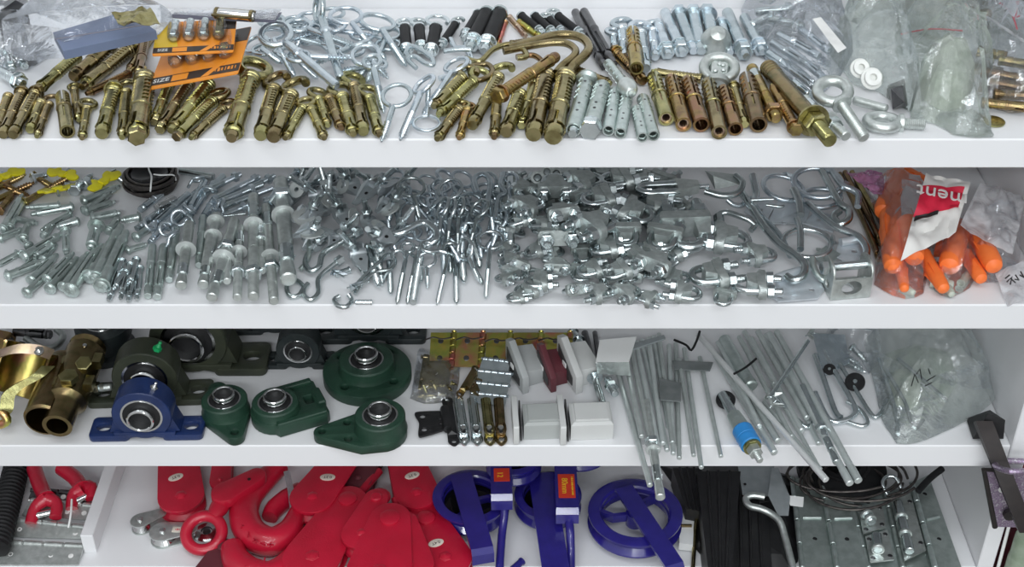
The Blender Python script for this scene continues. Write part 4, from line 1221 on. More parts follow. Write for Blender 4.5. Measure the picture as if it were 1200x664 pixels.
wthing('fitting_lump', 'pale lump of small plastic fittings filling the bulging frosted bag', 'fittings', [('lump', pillow(M(), outl(1, [(1076, 100), (1080, 72), (1102, 62), (1132, 70), (1142, 96), (1132, 124), (1106, 132), (1084, 120)]), .036, .6, 71, 44, 10), 'pale_green')])
m = M(); pillow(m, outl(1, [(1048, 42), (1085, 40), (1120, 48), (1150, 68), (1162, 98), (1150, 128), (1164, 160), (1140, 160), (1118, 158), (1098, 146), (1066, 140), (1072, 112), (1064, 78)]), .062, 1.1, 57, 64, 16)
wthing('plastic_bag', 'bulging frosted poly bag at the shelf edge beside the brass disc', 'bag', [('film', m, 'frost_bag'), ('crumpled_end', pillow(M(), outl(1, [(1098, 140), (1130, 136), (1150, 140), (1166, 161), (1140, 161), (1116, 158)]), .010, 1.5, 58, 30, 7), 'frost_bag')])
for a, b in [((1150, 84), (1196, 92)), ((1164, 110), (1206, 112)), ((1160, 96), (1200, 104)), ((1150, 120), (1206, 126)), ((1170, 70), (1206, 76)), ((1145, 60), (1180, 66))]:
    lay(1, 'sleeve', a, b, 12, 'bagged_anchor', 'yellow zinc anchor inside the clear zip bag by the cabinet side', 'anchor bolt', 'yellow anchors in the zip bag', lift=.004, fn=f_sleeve, args=('none', 'brass_dark', 'round'))
m = M(); pillow(m, outl(1, [(1126, 22), (1132, 4), (1170, 20), (1215, 50), (1220, 130), (1180, 134), (1150, 122), (1158, 96), (1140, 62)]), .046, 1.2, 64, 56, 14)
z = M(); tube(z, smooth([at(1, 1128, 10, .030), at(1, 1160, 22, .036), at(1, 1205, 52, .034)], 5), .0012, 6)
wthing('plastic_bag', 'clear zip bag of yellow anchors against the cabinet side', 'bag', [('film', m, 'clear_bag'), ('zip_seal', z, 'white_bag')])
m = M(); pillow(m, outl(1, [(1050, 30), (1056, 0), (1100, -14), (1160, -10), (1190, 10), (1196, 40), (1130, 40), (1090, 46)]), .040, 1.2, 81, 50, 13)
z = M(); tube(z, smooth([at(1, 1056, 40, .020), at(1, 1090, 34, .026), at(1, 1128, 36, .024)], 5), .0007, 6)
z2 = M(); tube(z2, smooth([at(1, 1166, 0, .03), at(1, 1184, 14, .034), at(1, 1192, 34, .03)], 5), .0008, 6)
wthing('plastic_bag', 'grey poly bag with a red zip line at the very back of the pile', 'bag', [('film', m, 'frost_bag'), ('red_zip', z, 'print_red'), ('red_zip', z2, 'print_red')])
for i, (a, b) in enumerate([((1070, 10), (1110, 20)), ((1090, 0), (1140, 14)), ((1120, 20), (1160, 16))]):
    lay(1, 'sleeve', a, b, 13, 'bagged_anchor', 'dark anchor inside the grey poly bag at the back', 'anchor bolt', 'dark anchors in the grey bag', lift=.002, fn=f_sleeve, args=('none', 'brass_dark', 'round'))
# ------------------------------------------------------------------ second shelf
def rows2(k, rows, fn, name, cat, templ, group, args=(), rollr=180, rnd=None):
    for r in rows:
        ax, ay, bx, by, w = r[:5]; lift = r[5] if len(r) > 5 else 0.0
        a = r[6] if len(r) > 6 else args
        lay(k, fn.__name__, (ax, ay), (bx, by), w, name, templ, cat, group, lift=lift, roll=R_.uniform(-rollr, rollr), fn=fn, args=a)

# yellow winged plugs and gilt sticks at the far end
def wingplug():
    b = M(); hull(b, [(x, y, z) for x, y in [(-5, -3), (5, -3), (6, 3), (-6, 3)] for z in (0, 6)] + [(0, -5, 3), (0, 5, 4)])
    w = M(); plate(w, smooth2([(4, -2), (12, -6), (20, -5), (22, 1), (16, 4), (13, 9), (6, 8), (3, 4)]), (), 3, .6, TR(0, 0, 3))
    v = M(); plate(v, smooth2([(-4, -2), (-12, -7), (-19, -3), (-20, 4), (-12, 5), (-8, 10), (-4, 4)]), (), 3, .6, TR(0, 0, 3))
    t = M(); threaded(t, 2.0, -14, 0, T=TR(0, 0, 3) @ RX(70))
    return [('plug_body', b, 'yellow_plastic'), ('wing', w, 'yellow_plastic'), ('wing', v, 'yellow_plastic'), ('screw', t, 'zinc')]
def smooth2(pts): return [(p.x, p.y) for p in smooth([(a, b, 0) for a, b in pts], 4, True)]
for x, y, rz, s in [(8, 208, 40, .0009), (74, 206, -20, .0009), (68, 224, 200, .0009), (122, 215, 60, .0010)]:
    spawn('wingplug', wingplug, 'winged_plug', 'yellow plastic winged plug, {n} from left at the back of the second shelf', 'wall plug', flatmw(at(2, x, y, .006), rz, s, 15), 'yellow winged plugs')
for a, b, w in [((-8, 236), (40, 214), 8), ((-5, 222), (30, 204), 7), ((30, 236), (84, 206), 8), ((-6, 212), (36, 232), 7), ((40, 206), (66, 222), 7), ((0, 246), (16, 226), 8)]:
    lay(2, 'stick', a, b, w, 'gilt_screw', 'brownish gilt screw, {n} from left among the yellow winged plugs', 'screw', 'gilt screws by the yellow plugs', fn=f_screw, args=('bronze',))
for a, b, w in [((88, 222), (96, 210), 9), ((98, 216), (108, 204), 9), ((84, 222), (76, 214), 8), ((40, 208), (60, 204), 9), ((134, 204), (150, 216), 8)]:
    lay(2, 'stick2', a, b, w, 'steel_screw', 'silver screw, {n} from left beside the yellow winged plugs', 'screw', 'silver screws by the yellow plugs', fn=f_screw, args=('zinc',))

mol = [(3, 268, 26, 228, 9, .004), (11, 266, 30, 232, 9), (84, 242, 36, 251, 9, .003), (69, 240, 30, 243, 7, .008), (0, 279, 29, 268, 9), (82, 250, 48, 270, 7), (91, 259, 66, 266, 9), (27, 279, 33, 262, 9, .003),
  (28, 300, 74, 273, 11, .002), (77, 270, 78, 298, 9, .002), (21, 297, -6, 312, 8), (9, 323, 53, 306, 11), (36, 328, 67, 298, 10), (31, 343, 69, 310, 10), (55, 327, 86, 296, 9, .003), (58, 338, 91, 302, 11), (74, 336, 103, 296, 10, .002),
  (83, 340, 119, 287, 14), (105, 324, 129, 284, 14), (113, 264, 106, 291, 14, .004), (99, 247, 129, 227, 9), (109, 255, 141, 249, 11), (127, 270, 139, 255, 9), (163, 254, 142, 258, 9), (159, 278, 182, 262, 9), (150, 293, 172, 286, 8),
  (98, 235, 140, 218, 10), (103, 246, 135, 236, 8), (22, 318, 46, 300, 8), (50, 304, 66, 286, 8), (18, 256, 44, 262, 8), (60, 286, 40, 300, 8, .004), (34, 288, 20, 276, 8, .003), (52, 276, 62, 262, 8)]
rows2(2, mol, f_molly, 'hollow_wall_anchor', 'anchor bolt', 'zinc hollow-wall anchor with cross-slot head, {n} from left in the heap under the yellow plugs', 'hollow-wall anchors at the left', ('zinc_green',))
rows2(2, [(119, 334, 148, 271, 15), (112, 325, 142, 264, 14)], f_molly, 'hollow_wall_anchor', 'anchor bolt', 'long thick grey hollow-wall anchor, {n} of the two leaning beside the cluster of tiny ones', 'two long grey wall anchors', ('zinc_green', 1.25))
rows2(2, [(143, 306, 127, 352, 9), (153, 310, 141, 350, 8, .002), (157, 318, 150, 353, 8), (164, 314, 160, 351, 8), (147, 318, 134, 338, 8, .003), (160, 304, 152, 332, 8, .004)], f_molly, 'small_wall_anchor', 'anchor bolt', 'tiny silver wall anchor, {n} from left in the clump at the shelf edge', 'tiny wall anchors in a clump', ('zinc', 1.2, 1))
rows2(2, [(179, 288, 173, 347, 10), (192, 288, 184, 348, 11), (207, 268, 198, 328, 10), (238, 254, 233, 311, 10)], f_dropin, 'slotted_anchor', 'anchor bolt', 'slim grey slotted anchor, {n} from left beside the upright washered bolts', 'slim slotted anchors standing in front', ('zinc_green',))
rows2(2, [(206, 234, 160, 268, 9, .002), (221, 227, 174, 268, 9, .004), (232, 224, 190, 262, 9), (240, 212, 220, 250, 9, .003), (226, 240, 196, 268, 8), (214, 244, 180, 274, 8), (250, 214, 216, 262, 8), (190, 226, 164, 246, 9), (252, 232, 236, 258, 9),
   (262, 206, 226, 240, 9), (272, 224, 246, 248, 8), (200, 256, 176, 284, 9)], f_dropin, 'slotted_anchor', 'anchor bolt', 'slim grey slotted anchor, {n} from left in the tangle below the wire coil', 'slim slotted anchors below the coil', ('zinc_blue',))
lay(2, 'tub', (206, 232), (182, 244), 9, 'bright_sleeve', 'short bright silver sleeve lying just under the wire coil', 'sleeve', lift=.008, fn=f_dropin, args=('chrome',))
lay(2, 'rodcap', (210, 200), (250, 207), 8, 'steel_tube', 'silver tube lying at the back beside the wire coil', 'tube', fn=f_rod, args=('zinc', 1))
for i, (x, y, r) in enumerate([(210, 255, 9), (195, 268, 8), (176, 262, 8), (222, 244, 8), (246, 222, 8), (232, 210, 7), (202, 276, 8), (258, 240, 8)]):
    q = at(2, x, y, .012); u = mpp(q)*r
    m = M(); tube(m, [(cos(a)*u, sin(a)*u, 0) for a in [.5 + 5.6*j/18 for j in range(19)]], u*.26, 8)
    T_ = M(); tube(T_, [(cos(.5)*u, sin(.5)*u, 0), (cos(.5)*u*1.6, sin(.5)*u*.2, -u*.5), (u*1.8, -u*.8, -u*.8)], u*.26, 8)
    unique('wire_hook', 'small silver wire hook, {n} from left in the tangle below the wire coil', 'hook', [('hook', m, 'zinc_blue'), ('stem', T_, 'zinc_blue')], Matrix.Translation(q) @ RZ(40*i) @ RX(50), 'small wire hooks below the coil')

# coil of dark wire tied with white
C0 = at(2, 178, 220, .0)
m = M()
for i in range(9):
    rr = .0240 + .0012*(i % 4) - .001*(i // 7); z = .003 + .0019*i
    tube(m, [C0 + V((rr*cos(a) + .0008*sin(i), rr*.95*sin(a), z + .0012*sin(a*2 + i))) for a in [2*pi*j/36 for j in range(36)]], .0014, 6, True)
d = M(); lathe(d, [(.0205, .004), (.0205, .017), (.0185, .0185), (.012, .015), (0, .014)], 30, Matrix.Translation(C0))
c = M(); tube(c, smooth([C0 + V(p) for p in [(.006, -.0262, .012), (.0075, -.0262, .019), (.006, -.014, .0225), (-.001, .004, .0215), (-.004, .022, .0225), (-.004, .0262, .012)]], 4), .0009, 6)
tube(c, smooth([C0 + V(p) for p in [(.0075, -.010, .0222), (.016, -.012, .0225), (.0262, -.006, .019), (.0266, -.002, .010)]], 4), .0008, 6)
wthing('wire_coil', 'coil of dark wire tied with white string at the back', 'wire coil', [('coil', m, 'wire_dark'), ('wound_core', d, 'black_gloss'), ('white_tie', c, 'white_plastic')])

# stud anchors standing out in front
def wedges(rows, templ, group):
    for (ax, ay, bx, by, w, a, fn) in rows:
        lay(2, fn.__name__, (ax, ay), (bx, by), w, 'stud_anchor', templ, 'anchor bolt', group, fn=fn, args=a, roll=R_.uniform(-20, 20), lift=.005)
wedges([(222, 262, 212, 335, 13, (0, .42, 0, 0, 'galv', 2.3), f_wedge), (248, 272, 238, 334, 13, (0, 0, 0, 0, 'galv', 2), f_wedge), (254, 252, 244, 310, 12, (0, .12, 0, .42, 'galv', 2.2), f_wedge), (275, 258, 248, 349, 13, (.34, .50, 0, 0, 'galv', 2.5), f_wedge),
        (281, 266, 278, 349, 11, (.62, .36, 'galv'), f_tipnut), (297, 230, 297, 348, 13, (.76, .30, 'galv'), f_tipnut), (312, 242, 321, 353, 12, (.64, .55, 'galv'), f_tipnut), (329, 212, 338, 328, 18, (.16, .36, 0, 0, 'galv', 1.9), f_wedge),
        (268, 282, 266, 330, 10, (0, 0, 'galv'), f_tipnut), (305, 262, 307, 318, 10, (.3, 0, 'galv'), f_tipnut)],
       'galvanised stud anchor with nut or washer, {n} from left in the upright row', 'stud anchors in the upright row')
wedges([(250, 234, 304, 207, 8, (.86, 0, 'zinc_blue'), f_tipnut), (253, 238, 308, 216, 8, (.72, 0, 'zinc_blue'), f_tipnut), (260, 243, 320, 220, 8, (.6, 0, 'zinc_blue'), f_tipnut), (238, 226, 282, 204, 8, (.8, 0, 'zinc_blue'), f_tipnut),
        (262, 252, 292, 240, 8, (.7, 0, 'zinc_blue'), f_tipnut), (290, 222, 322, 206, 8, (.7, 0, 'zinc_blue'), f_tipnut), (310, 236, 346, 218, 8, (.7, 0, 'zinc_blue'), f_tipnut), (300, 252, 318, 236, 8, (.7, 0, 'zinc_blue'), f_tipnut)],
       'thin silver stud anchor pointing to the back, {n} from left behind the upright row', 'thin stud anchors behind the upright row')
lay(2, 'rod', (262, 253), (288, 250), 3, 'steel_pin', 'thin silver pin with collar lying behind the stud anchors', 'pin', lift=.01, fn=f_rod, args=('zinc', 1))
lay(2, 'screw', (348, 202), (330, 217), 7, 'hex_screw', 'silver hex screw pointing down at the biggest stud anchor', 'screw', lift=.012, fn=f_screw, args=('zinc_blue',))

# toggle bolts
def toggles(rows, templ, group, shared=False):
    for (x, y, s, rz, tilt, roll, h, a) in rows:
        fn = f_toggle
        o = spawn((fn.__name__,) + a, lambda: fn(*a), 'toggle_bolt', templ, 'toggle bolt', flatmw(at(2, x, y, h), rz, s/1000, tilt, roll), group)
T2 = (48, 40, 'zinc_blue', 0)
for (a, b, w, lift, m_, roll) in [((372, 199), (369, 254), 12, .018, 'zinc_sheet', 20), ((398, 200), (424, 226), 13, .024, 'zinc_sheet', -10), ((412, 233), (468, 203), 14, .026, 'zinc_sheet', 10), ((340, 255), (384, 240), 13, .024, 'zinc_sheet', 0), ((386, 233), (416, 264), 13, .022, 'zinc_sheet', -20), ((340, 272), (393, 267), 13, .022, 'zinc_sheet', 10),
       ((438, 245), (476, 231), 13, .022, 'zinc_sheet', 0), ((428, 268), (464, 280), 14, .020, 'zinc_sheet', 30), ((409, 277), (429, 312), 13, .014, 'zinc_sheet', -10), ((404, 226), (366, 230), 12, .016, 'zinc_sheet', -20), ((350, 226), (378, 208), 12, .014, 'zinc_sheet', 30), ((430, 204), (452, 226), 12, .016, 'zinc_sheet', 20),
       ((418, 252), (446, 262), 12, .014, 'zinc_sheet', -30), ((352, 290), (384, 280), 11, .010, 'zinc_sheet', 20), ((386, 288), (404, 262), 12, .012, 'zinc_sheet', 10), ((455, 286), (470, 256), 12, .012, 'zinc_sheet', 0), ((340, 236), (356, 210), 12, .010, 'zinc_sheet', 0), ((384, 214), (410, 206), 12, .012, 'zinc_sheet', 20),
       ((436, 290), (462, 300), 11, .008, 'zinc_sheet', 10), ((358, 214), (346, 202), 11, .010, 'zinc_sheet', 0), ((462, 222), (480, 206), 11, .012, 'zinc_sheet', 0), ((396, 246), (372, 240), 12, .008, 'zinc_sheet', 0)]:
    lay(2, 'ftog', a, b, w*1.3, 'toggle_bolt', 'silver spring toggle bolt with pointed flat wings, {n} from left in the toggle heap', 'toggle bolt', 'spring toggle bolts in the heap', lift=lift, roll=roll*.5, fn=f_flattoggle, args=(m_,), ha=.004, hb=.004)
for x, y, r, tl in [(458, 246, 12, 25), (356, 254, 13, 20), (384, 236, 11, 40), (366, 274, 14, 10), (402, 218, 10, 50), (438, 214, 11, 60), (444, 264, 10, 30), (348, 222, 10, 50), (414, 254, 11, 70)]:
    q = at(2, x, y, .026); u = mpp(q)*r
    m = M(); pipe(m, [(u, 0), (u, u*.12)], [(u*.3, 0), (u*.3, u*.12)], 22)
    unique('steel_washer', 'round grey steel washer, {n} from left lying on the toggle heap', 'washer', [('washer', m, 'washer_zinc')], Matrix.Translation(q) @ RZ(R_.uniform(0, 360)) @ RX(tl), 'steel washers on the toggle heap')
def nutpart(p, d, r, material='zinc', name='nut'):
    m = M(); hexnut(m, r, -r*.8, r*.8, Matrix.Translation(p) @ frame(p, p + d))
    return (name, m, material)
def endnut(mult=2.0): return lambda P, r: [nutpart(P[0] + (P[1]-P[0]).normalized()*r*2, P[1]-P[0], r*mult)]
bent(2, [(424, 269, .024), (402, 282, .02), (379, 297, .014), (374, 312, .01), (364, 317, .008), (358, 309, .008), (362, 296, .010), (374, 285, .012), (388, 273, .014)], 7, 'hook_bolt', 'large silver hook bolt with flat wings behind it, its bend facing the stud anchors', 'hook bolt', 'zinc', None, 6, 9, endnut())
bent(2, [(402, 302, .014), (386, 314, .010), (373, 327, .006), (373, 343, .004), (364, 351, .003), (356, 345, .003), (357, 336, .003)], 6, 'hook_bolt', 'silver hook bolt next to the small loop at the shelf edge', 'hook bolt', 'zinc', None, 6, 9, endnut())
bent(2, [(357, 337, .003), (350, 330, .003), (341, 328, .003), (336, 337, .003), (340, 347, .003), (350, 346, .003), (356, 338, .003), (361, 332, .004)], 6, 'eye_hook', 'small silver wire loop lying left of the hook bolt at the shelf edge', 'eye', 'zinc')
bent(2, [(416, 344, .004), (426, 330, .008), (441, 319, .010), (458, 315, .010), (463, 305, .010), (455, 298, .010), (444, 307, .012), (430, 320, .010), (412, 340, .006)], 5, 'hook_bolt', 'silver wire hook doubled back on itself near the shelf edge', 'hook bolt', 'zinc')
bent(2, [(408, 345, .006), (412, 352, .003), (406, 359, .004), (396, 358, .004), (392, 351, .004), (398, 347, .005)], 6, 'eye_hook', 'small silver open ring jutting over the second shelf edge', 'eye', 'zinc')
bent(2, [(360, 272, .018), (362, 300, .010), (352, 316, .004)], 6, 'hook_bolt', 'silver bolt shank hanging below the big flat washer', 'bolt', 'zinc_green', None, 5, 9, endnut(2.4))
lay(2, 'rod', (393, 322), (410, 316), 8, 'steel_tube', 'short silver split tube by the small toggle', 'tube', fn=f_rod, args=('zinc', 1))
lay(2, 'rod', (416, 354), (436, 354), 6, 'steel_pin', 'short silver pin lying along the shelf edge', 'pin', fn=f_rod, args=('zinc', 1))
rows2(2, [(408, 286, 429, 316, 9, .004), (431, 292, 444, 336, 9, .003), (444, 300, 448, 334, 7), (456, 303, 458, 345, 7), (438, 286, 447, 320, 7, .006), (420, 310, 432, 330, 6)], f_screw, 'coach_screw', 'screw', 'coarse silver screw, {n} from left below the toggle heap', 'coarse screws below the toggles', ('zinc',))
toggles([(412, 336, .45, 40, 60, 40, .008, T2), (392, 318, .4, -30, 70, 70, .008, T2)], 'small silver toggle, {n} of the two lying apart at the shelf edge', 'two small toggles at the shelf edge')

# eye and hook screws in the middle heap: named ones in front
eyes(2, [((482, 219), (492, 258), 6, 5.2, .03, .02, 0), ((575, 281), (569, 350), 6, 5.0, .016, .003, 0), ((478, 290), (465, 356), 6, 2.6, .014, .003, 0), ((545, 292), (563, 332), 6, 4.2, .02, .005, 60), ((519, 244), (512, 290), 6, 4.2, .026, .01, 55), ((528, 246), (524, 292), 6, 4.2, .026, .01, 60),
   ((538, 244), (535, 300), 6, 4.4, .026, .006, 62), ((562, 244), (547, 300), 6, 4.2, .026, .006, 30), ((528, 221), (500, 250), 6, 5, .03, .016, 0), ((500, 304), (501, 338), 6, 3.6, .014, .003, 10)],
     'silver eye screw, {n} from left on top of the middle heap', 'silver eye screws on the middle heap', 'eye_screw', 'zinc')
bent(2, [(460, 274, .02), (472, 272, .022), (486, 264, .024), (498, 261, .024), (510, 269, .022), (511, 280, .020), (502, 287, .016), (494, 292, .012), (490, 318, .006), (484, 354, .004)], 9, 'hook_screw', 'largest silver hook screw of the middle heap, threaded end at the shelf edge', 'hook screw', 'zinc', None, 6, 10,
     lambda P, r: [('thread', threaded(M(), r*1.12, 0, (P[-1]-P[-3]).length*.85, r*.7, .14, 10, Matrix.Translation(P[-1]) @ frame(P[-1], P[-3])), 'zinc')])
eyes(2, [((527, 292), (512, 357), 6, 2.8, .016, .003, 0), ((488, 296), (477, 356), 5, 3.0, .012, .003, 0), ((505, 290), (535, 300), 6, 3, .02, .014, 0), ((466, 300), (447, 330), 5, 3, .014, .004, 0)],
     'silver hook screw, {n} from left at the front of the middle heap', 'silver hook screws in front', 'hook_screw', 'zinc', f_hookscrew)
rows2(2, [(539, 280, 544, 331, 8, .002), (550, 305, 566, 333, 6), (526, 292, 528, 320, 6), (534, 304, 535, 356, 7), (547, 252, 563, 314, 7, .004), (598, 207, 598, 292, 9, .008), (583, 221, 589, 264, 6, .012), (572, 230, 592, 276, 7, .01), (492, 305, 494, 330, 6), (518, 300, 520, 326, 5)],
      f_screw, 'coach_screw', 'screw', 'silver screw shank, {n} from left in the middle heap', 'silver screws in the middle heap', ('zinc',))
bent(2, [(560, 226, .028), (556, 210, .03), (566, 204, .03), (574, 212, .03), (572, 234, .026), (566, 252, .02)], 7, 'hook_screw', 'silver hook screw curling at the very back of the middle heap', 'hook screw', 'zinc_blue')
bent(2, [(590, 204, .03), (586, 216, .03), (592, 226, .028), (584, 232, .026), (580, 256, .02)], 6, 'hook_screw', 'silver wire hook squeezed between the middle heap and the clips', 'hook screw', 'zinc_blue')
fill = []
for i in range(46):
    x = R_.uniform(450, 600); y = R_.uniform(206, 272)
    a = R_.gauss(90, 35); d = R_.uniform(34, 60)
    fill.append(((x, y), (x + d*cos(radians(a))*.8, y + abs(d*sin(radians(a)))), R_.choice([5, 6, 6, 7]), R_.choice([3.4, 4.2, 4.2]), R_.uniform(.008, .02), R_.uniform(.005, .012), R_.uniform(-50, 50)))
eyes(2, fill, 'silver eye screw half hidden among the others in the middle heap', 'half hidden eye screws of the middle heap', 'eye_screw', 'zinc_blue')

# wire rope clips
def clips(rows, templ, group, m='cast_zinc'):
    for (x, y, size, rz, tilt, roll, h) in rows:
        q = at(2, x, y, h)
        spawn(('clip', m, size > 55), lambda: f_clip(m, size <= 55), 'wire_rope_clip', templ, 'wire rope clip', flatmw(q, rz, size*mpp(q)/29, tilt, roll), group)
clips([(653, 272, 48, 4, 78, 0, .020), (805, 272, 62, 184, 80, 0, .024)], 'large cast wire rope clip, {n} of the two largest on the second shelf', 'two largest rope clips')
front = [(653, 310, 31, -3, 78, 0, .012), (616, 340, 28, 100, 90, 10, .010), (629, 330, 30, 70, 85, 20, .014), (672, 340, 30, 10, 50, 20, .012), (690, 316, 30, 95, 85, 10, .016), (706, 342, 32, -80, 88, 10, .012), (737, 342, 32, -70, 80, 20, .012), (772, 306, 44, -35, 78, 0, .022),
         (806, 343, 34, -110, 85, 10, .012), (830, 322, 46, 92, 88, 6, .018), (880, 333, 42, 72, 88, 12, .016), (857, 280, 48, -105, 84, 8, .020), (893, 298, 36, -88, 84, 12, .018), (848, 349, 28, 150, 85, 10, .010), (596, 304, 22, 110, 80, 30, .014), (613, 310, 24, -40, 60, 14, .014), (590, 326, 22, 40, 80, 20, .010), (604, 348, 22, 100, 85, 0, .008), (756, 348, 26, 20, 95, 40, .010)]
clips(front, 'cast wire rope clip, {n} from left in front of the clip heap', 'wire rope clips in front of the heap')
rear = [(622, 240, 34, -45, 80, 0, .028), (650, 216, 36, 0, 92, 0, .030), (656, 248, 34, 10, 70, 10, .034), (612, 220, 28, -20, 80, 40, .022), (689, 212, 36, -70, 84, 10, .030), (700, 232, 36, 92, 86, 10, .032), (702, 262, 44, -50, 84, 0, .032), (722, 210, 36, 80, 84, 20, .030), (747, 250, 38, -125, 80, 10, .030),
        (722, 248, 34, -30, 70, 20, .024), (733, 276, 34, 180, 78, 0, .026), (764, 238, 34, 40, 84, 30, .026), (776, 280, 38, 150, 80, 10, .026), (708, 290, 32, 60, 80, 30, .020), (742, 302, 30, 100, 84, 20, .020), (672, 232, 32, 110, 80, 30, .026), (634, 262, 28, 30, 70, 40, .024),
        (722, 318, 30, 80, 80, 30, .018), (744, 214, 30, 50, 84, 30, .024), (606, 258, 24, 70, 75, 30, .018), (772, 214, 30, 120, 80, 20, .02), (664, 206, 28, 60, 80, 20, .022), (706, 206, 28, 150, 80, 20, .022), (758, 292, 26, 60, 80, 20, .02)]
rear = [(x, y, s_*1.14, rz, t, ro, h + .001) for x, y, s_, rz, t, ro, h in rear]
clips(rear, 'cast wire rope clip, {n} from left further back in the clip heap', 'wire rope clips further back')
low = []
for iy in range(5):
    for ix in range(8):
        low.append((602 + ix*27 + R_.uniform(-7, 7), 212 + iy*27 + R_.uniform(-6, 6), R_.uniform(26, 31), R_.uniform(0, 360), R_.uniform(60, 110), R_.uniform(-30, 30), .010))
clips(low, 'cast wire rope clip buried under the others in the clip heap', 'buried wire rope clips')

# round posts of clips seen end-on at the back
for x, y, r in [(630, 208, 8), (641, 201, 7), (652, 203, 7)]:
    q = at(2, x, y, .030); u = mpp(q)*r
    m = M(); pipe(m, [(u, -u*2), (u, 0)], [(u*.62, -u*2), (u*.62, 0)], 18)
    c = M(); lathe(c, [(u*.5, -u), (u*.45, -u*.15), (0, -u*.1)], 14)
    unique('steel_ferrule', 'silver ferrule seen end-on, {n} from left at the back of the clip heap', 'ferrule', [('sleeve', m, 'galv'), ('core', c, 'zinc')], Matrix.Translation(q) @ RX(45), 'silver ferrules behind the clips')

# shackle / turnbuckle end at the back
A, B = at(2, 748, 222, .034), at(2, 828, 218, .034)
T = Matrix.Translation(A) @ frame(A, B) @ Matrix.Scale((B-A).length/100, 4)
m = M(); tube(m, smooth([(-11, 0, 58), (-11, 0, 30), (-10, 0, 10), (0, 0, 0), (10, 0, 10), (11, 0, 30), (11, 0, 58)], 5), 5.2, 10, T=T)
b = M(); hull(b, [(x, y, z) for x in (-16, 16) for y in (-6, 6) for z in (56, 60)] + [(x, y, z) for x in (-7, 7) for y in (-7, 7) for z in (86, 88)], T)
for s in (-1, 1): hull(b, [(s*16, -6, 56), (s*16, 6, 56), (s*8, -5, 58), (s*8, 5, 58), (s*15, 0, 34), (s*9, 0, 40)], T)
p = M(); threaded(p, 4.2, 86, 104, 3, .1, 10, T)
wthing('shackle', 'bright forged shackle lying crosswise at the back above the largest clip', 'shackle', [('bow', m, 'zinc'), ('body', b, 'galv'), ('pin', p, 'zinc')])
bent(2, [(826, 224, .03), (846, 229, .028), (864, 226, .028), (870, 214, .03), (862, 206, .03)], 8, 'hook_rod', 'thick silver rod hook at the back right of the shackle', 'hook', 'zinc')
m = hull(M(), [at(2, x, y, h) for x, y, h in [(826, 200, .026), (862, 204, .03), (866, 216, .028), (838, 222, .024), (836, 206, .034)]])
wthing('cast_eye', 'cast silver eye piece behind the thick rod hook', 'casting', [('body', m, 'cast_zinc')])
bent(2, [(843, 262, .014), (842, 252, .018), (852, 249, .02), (866, 253, .02), (878, 258, .018), (884, 264, .014), (880, 270, .012)], 7, 'small_shackle', 'small silver bow shackle between the largest clip and the gate hooks', 'shackle', 'zinc', None, 6, 9, endnut(1.8))
bent(2, [(852, 234, .02), (860, 240, .016), (870, 240, .014), (874, 232, .016)], 6, 'small_shackle', 'small dark silver bow behind the gate hooks', 'shackle', 'zinc_blue')

# gate hooks on plates and ring plates
def padplate(q, holes, label, name='fixing_plate', h=.003, loop=None, mtl='zinc'):
    P = [at(2, x, y, h) for x, y in q]
    c = sum(P, V((0, 0, 0)))/len(P)
    m = M(); plate(m, [(p.x - c.x, p.y - c.y) for p in P], [[(at(2, x, y, h).x - c.x + r_*.0011*cos(a), at(2, x, y, h).y - c.y + r_*.0011*sin(a)) for a in [2*pi*i/14 for i in range(14)]] for x, y, r_ in holes], .0014, .0002)
    parts = [('plate', m, mtl)]
    if loop:
        A, B = at(2, loop[0][0], loop[0][1], h + .004) - c, at(2, loop[1][0], loop[1][1], h + .004) - c
        A.z = B.z = .0042
        l = M(); tube(l, [A, B], .0042, 12); parts.append(('barrel', l, mtl))
    return unique(name, label, 'plate', parts, Matrix.Translation((c.x, c.y, c.z)))
padplate([(902, 346), (917, 318), (953, 308), (966, 340), (958, 350), (912, 354)], [(914, 349, 2.2), (951, 340, 2.4)], 'pale silver fixing plate at the shelf edge under the longest gate hook', loop=((910, 326), (948, 314)), mtl='bright_sheet')
padplate([(978, 300), (984, 280), (1006, 276), (1012, 300), (1000, 312)], [(1001, 295, 2.6)], 'silver fixing plate behind the square pulley bracket', h=.006, loop=((985, 284), (1008, 280)), mtl='bright_sheet')
padplate([(900, 262), (912, 232), (950, 244), (944, 262)], [(919, 261, 2.0), (934, 250, 2.0)], 'silver fixing plate under the ring between the gate hooks', h=.004, mtl='bright_sheet')
padplate([(952, 300), (968, 288), (986, 298), (968, 312)], [(959, 292, 2.2)], 'small silver plate holding the large flat ring', h=.006, mtl='zinc_green')
padplate([(942, 262), (956, 246), (984, 256), (976, 272)], [(960, 258, 2.2)], 'silver plate lying between two gate hooks', h=.004, mtl='bright_sheet')
padplate([(872, 248), (884, 228), (910, 240), (896, 262)], [(890, 246, 3)], 'silver plate lying behind the upper end of the longest gate hook', h=.003, mtl='bright_sheet')
bent(2, [(868, 224, .018), (880, 242, .018), (896, 266, .016), (914, 286, .014), (934, 300, .014), (943, 312, .014), (940, 324, .014), (930, 328, .012), (922, 324, .010)], 10, 'gate_hook', 'longest silver gate hook, its curl resting on the pale plate at the edge', 'gate hook', 'zinc', None, 6, 12)
bent(2, [(880, 232, .008), (892, 252, .008), (914, 276, .008), (926, 300, .008)], 7, 'gate_hook', 'silver gate hook rod lying just under the longest one', 'gate hook', 'zinc_blue', None, 6, 10)
bent(2, [(946, 238, .014), (962, 252, .014), (980, 266, .014), (1004, 276, .014), (1015, 290, .014), (1014, 302, .012), (1008, 304, .010)], 9, 'gate_hook', 'silver gate hook curling down behind the square pulley bracket', 'gate hook', 'zinc', None, 6, 12)
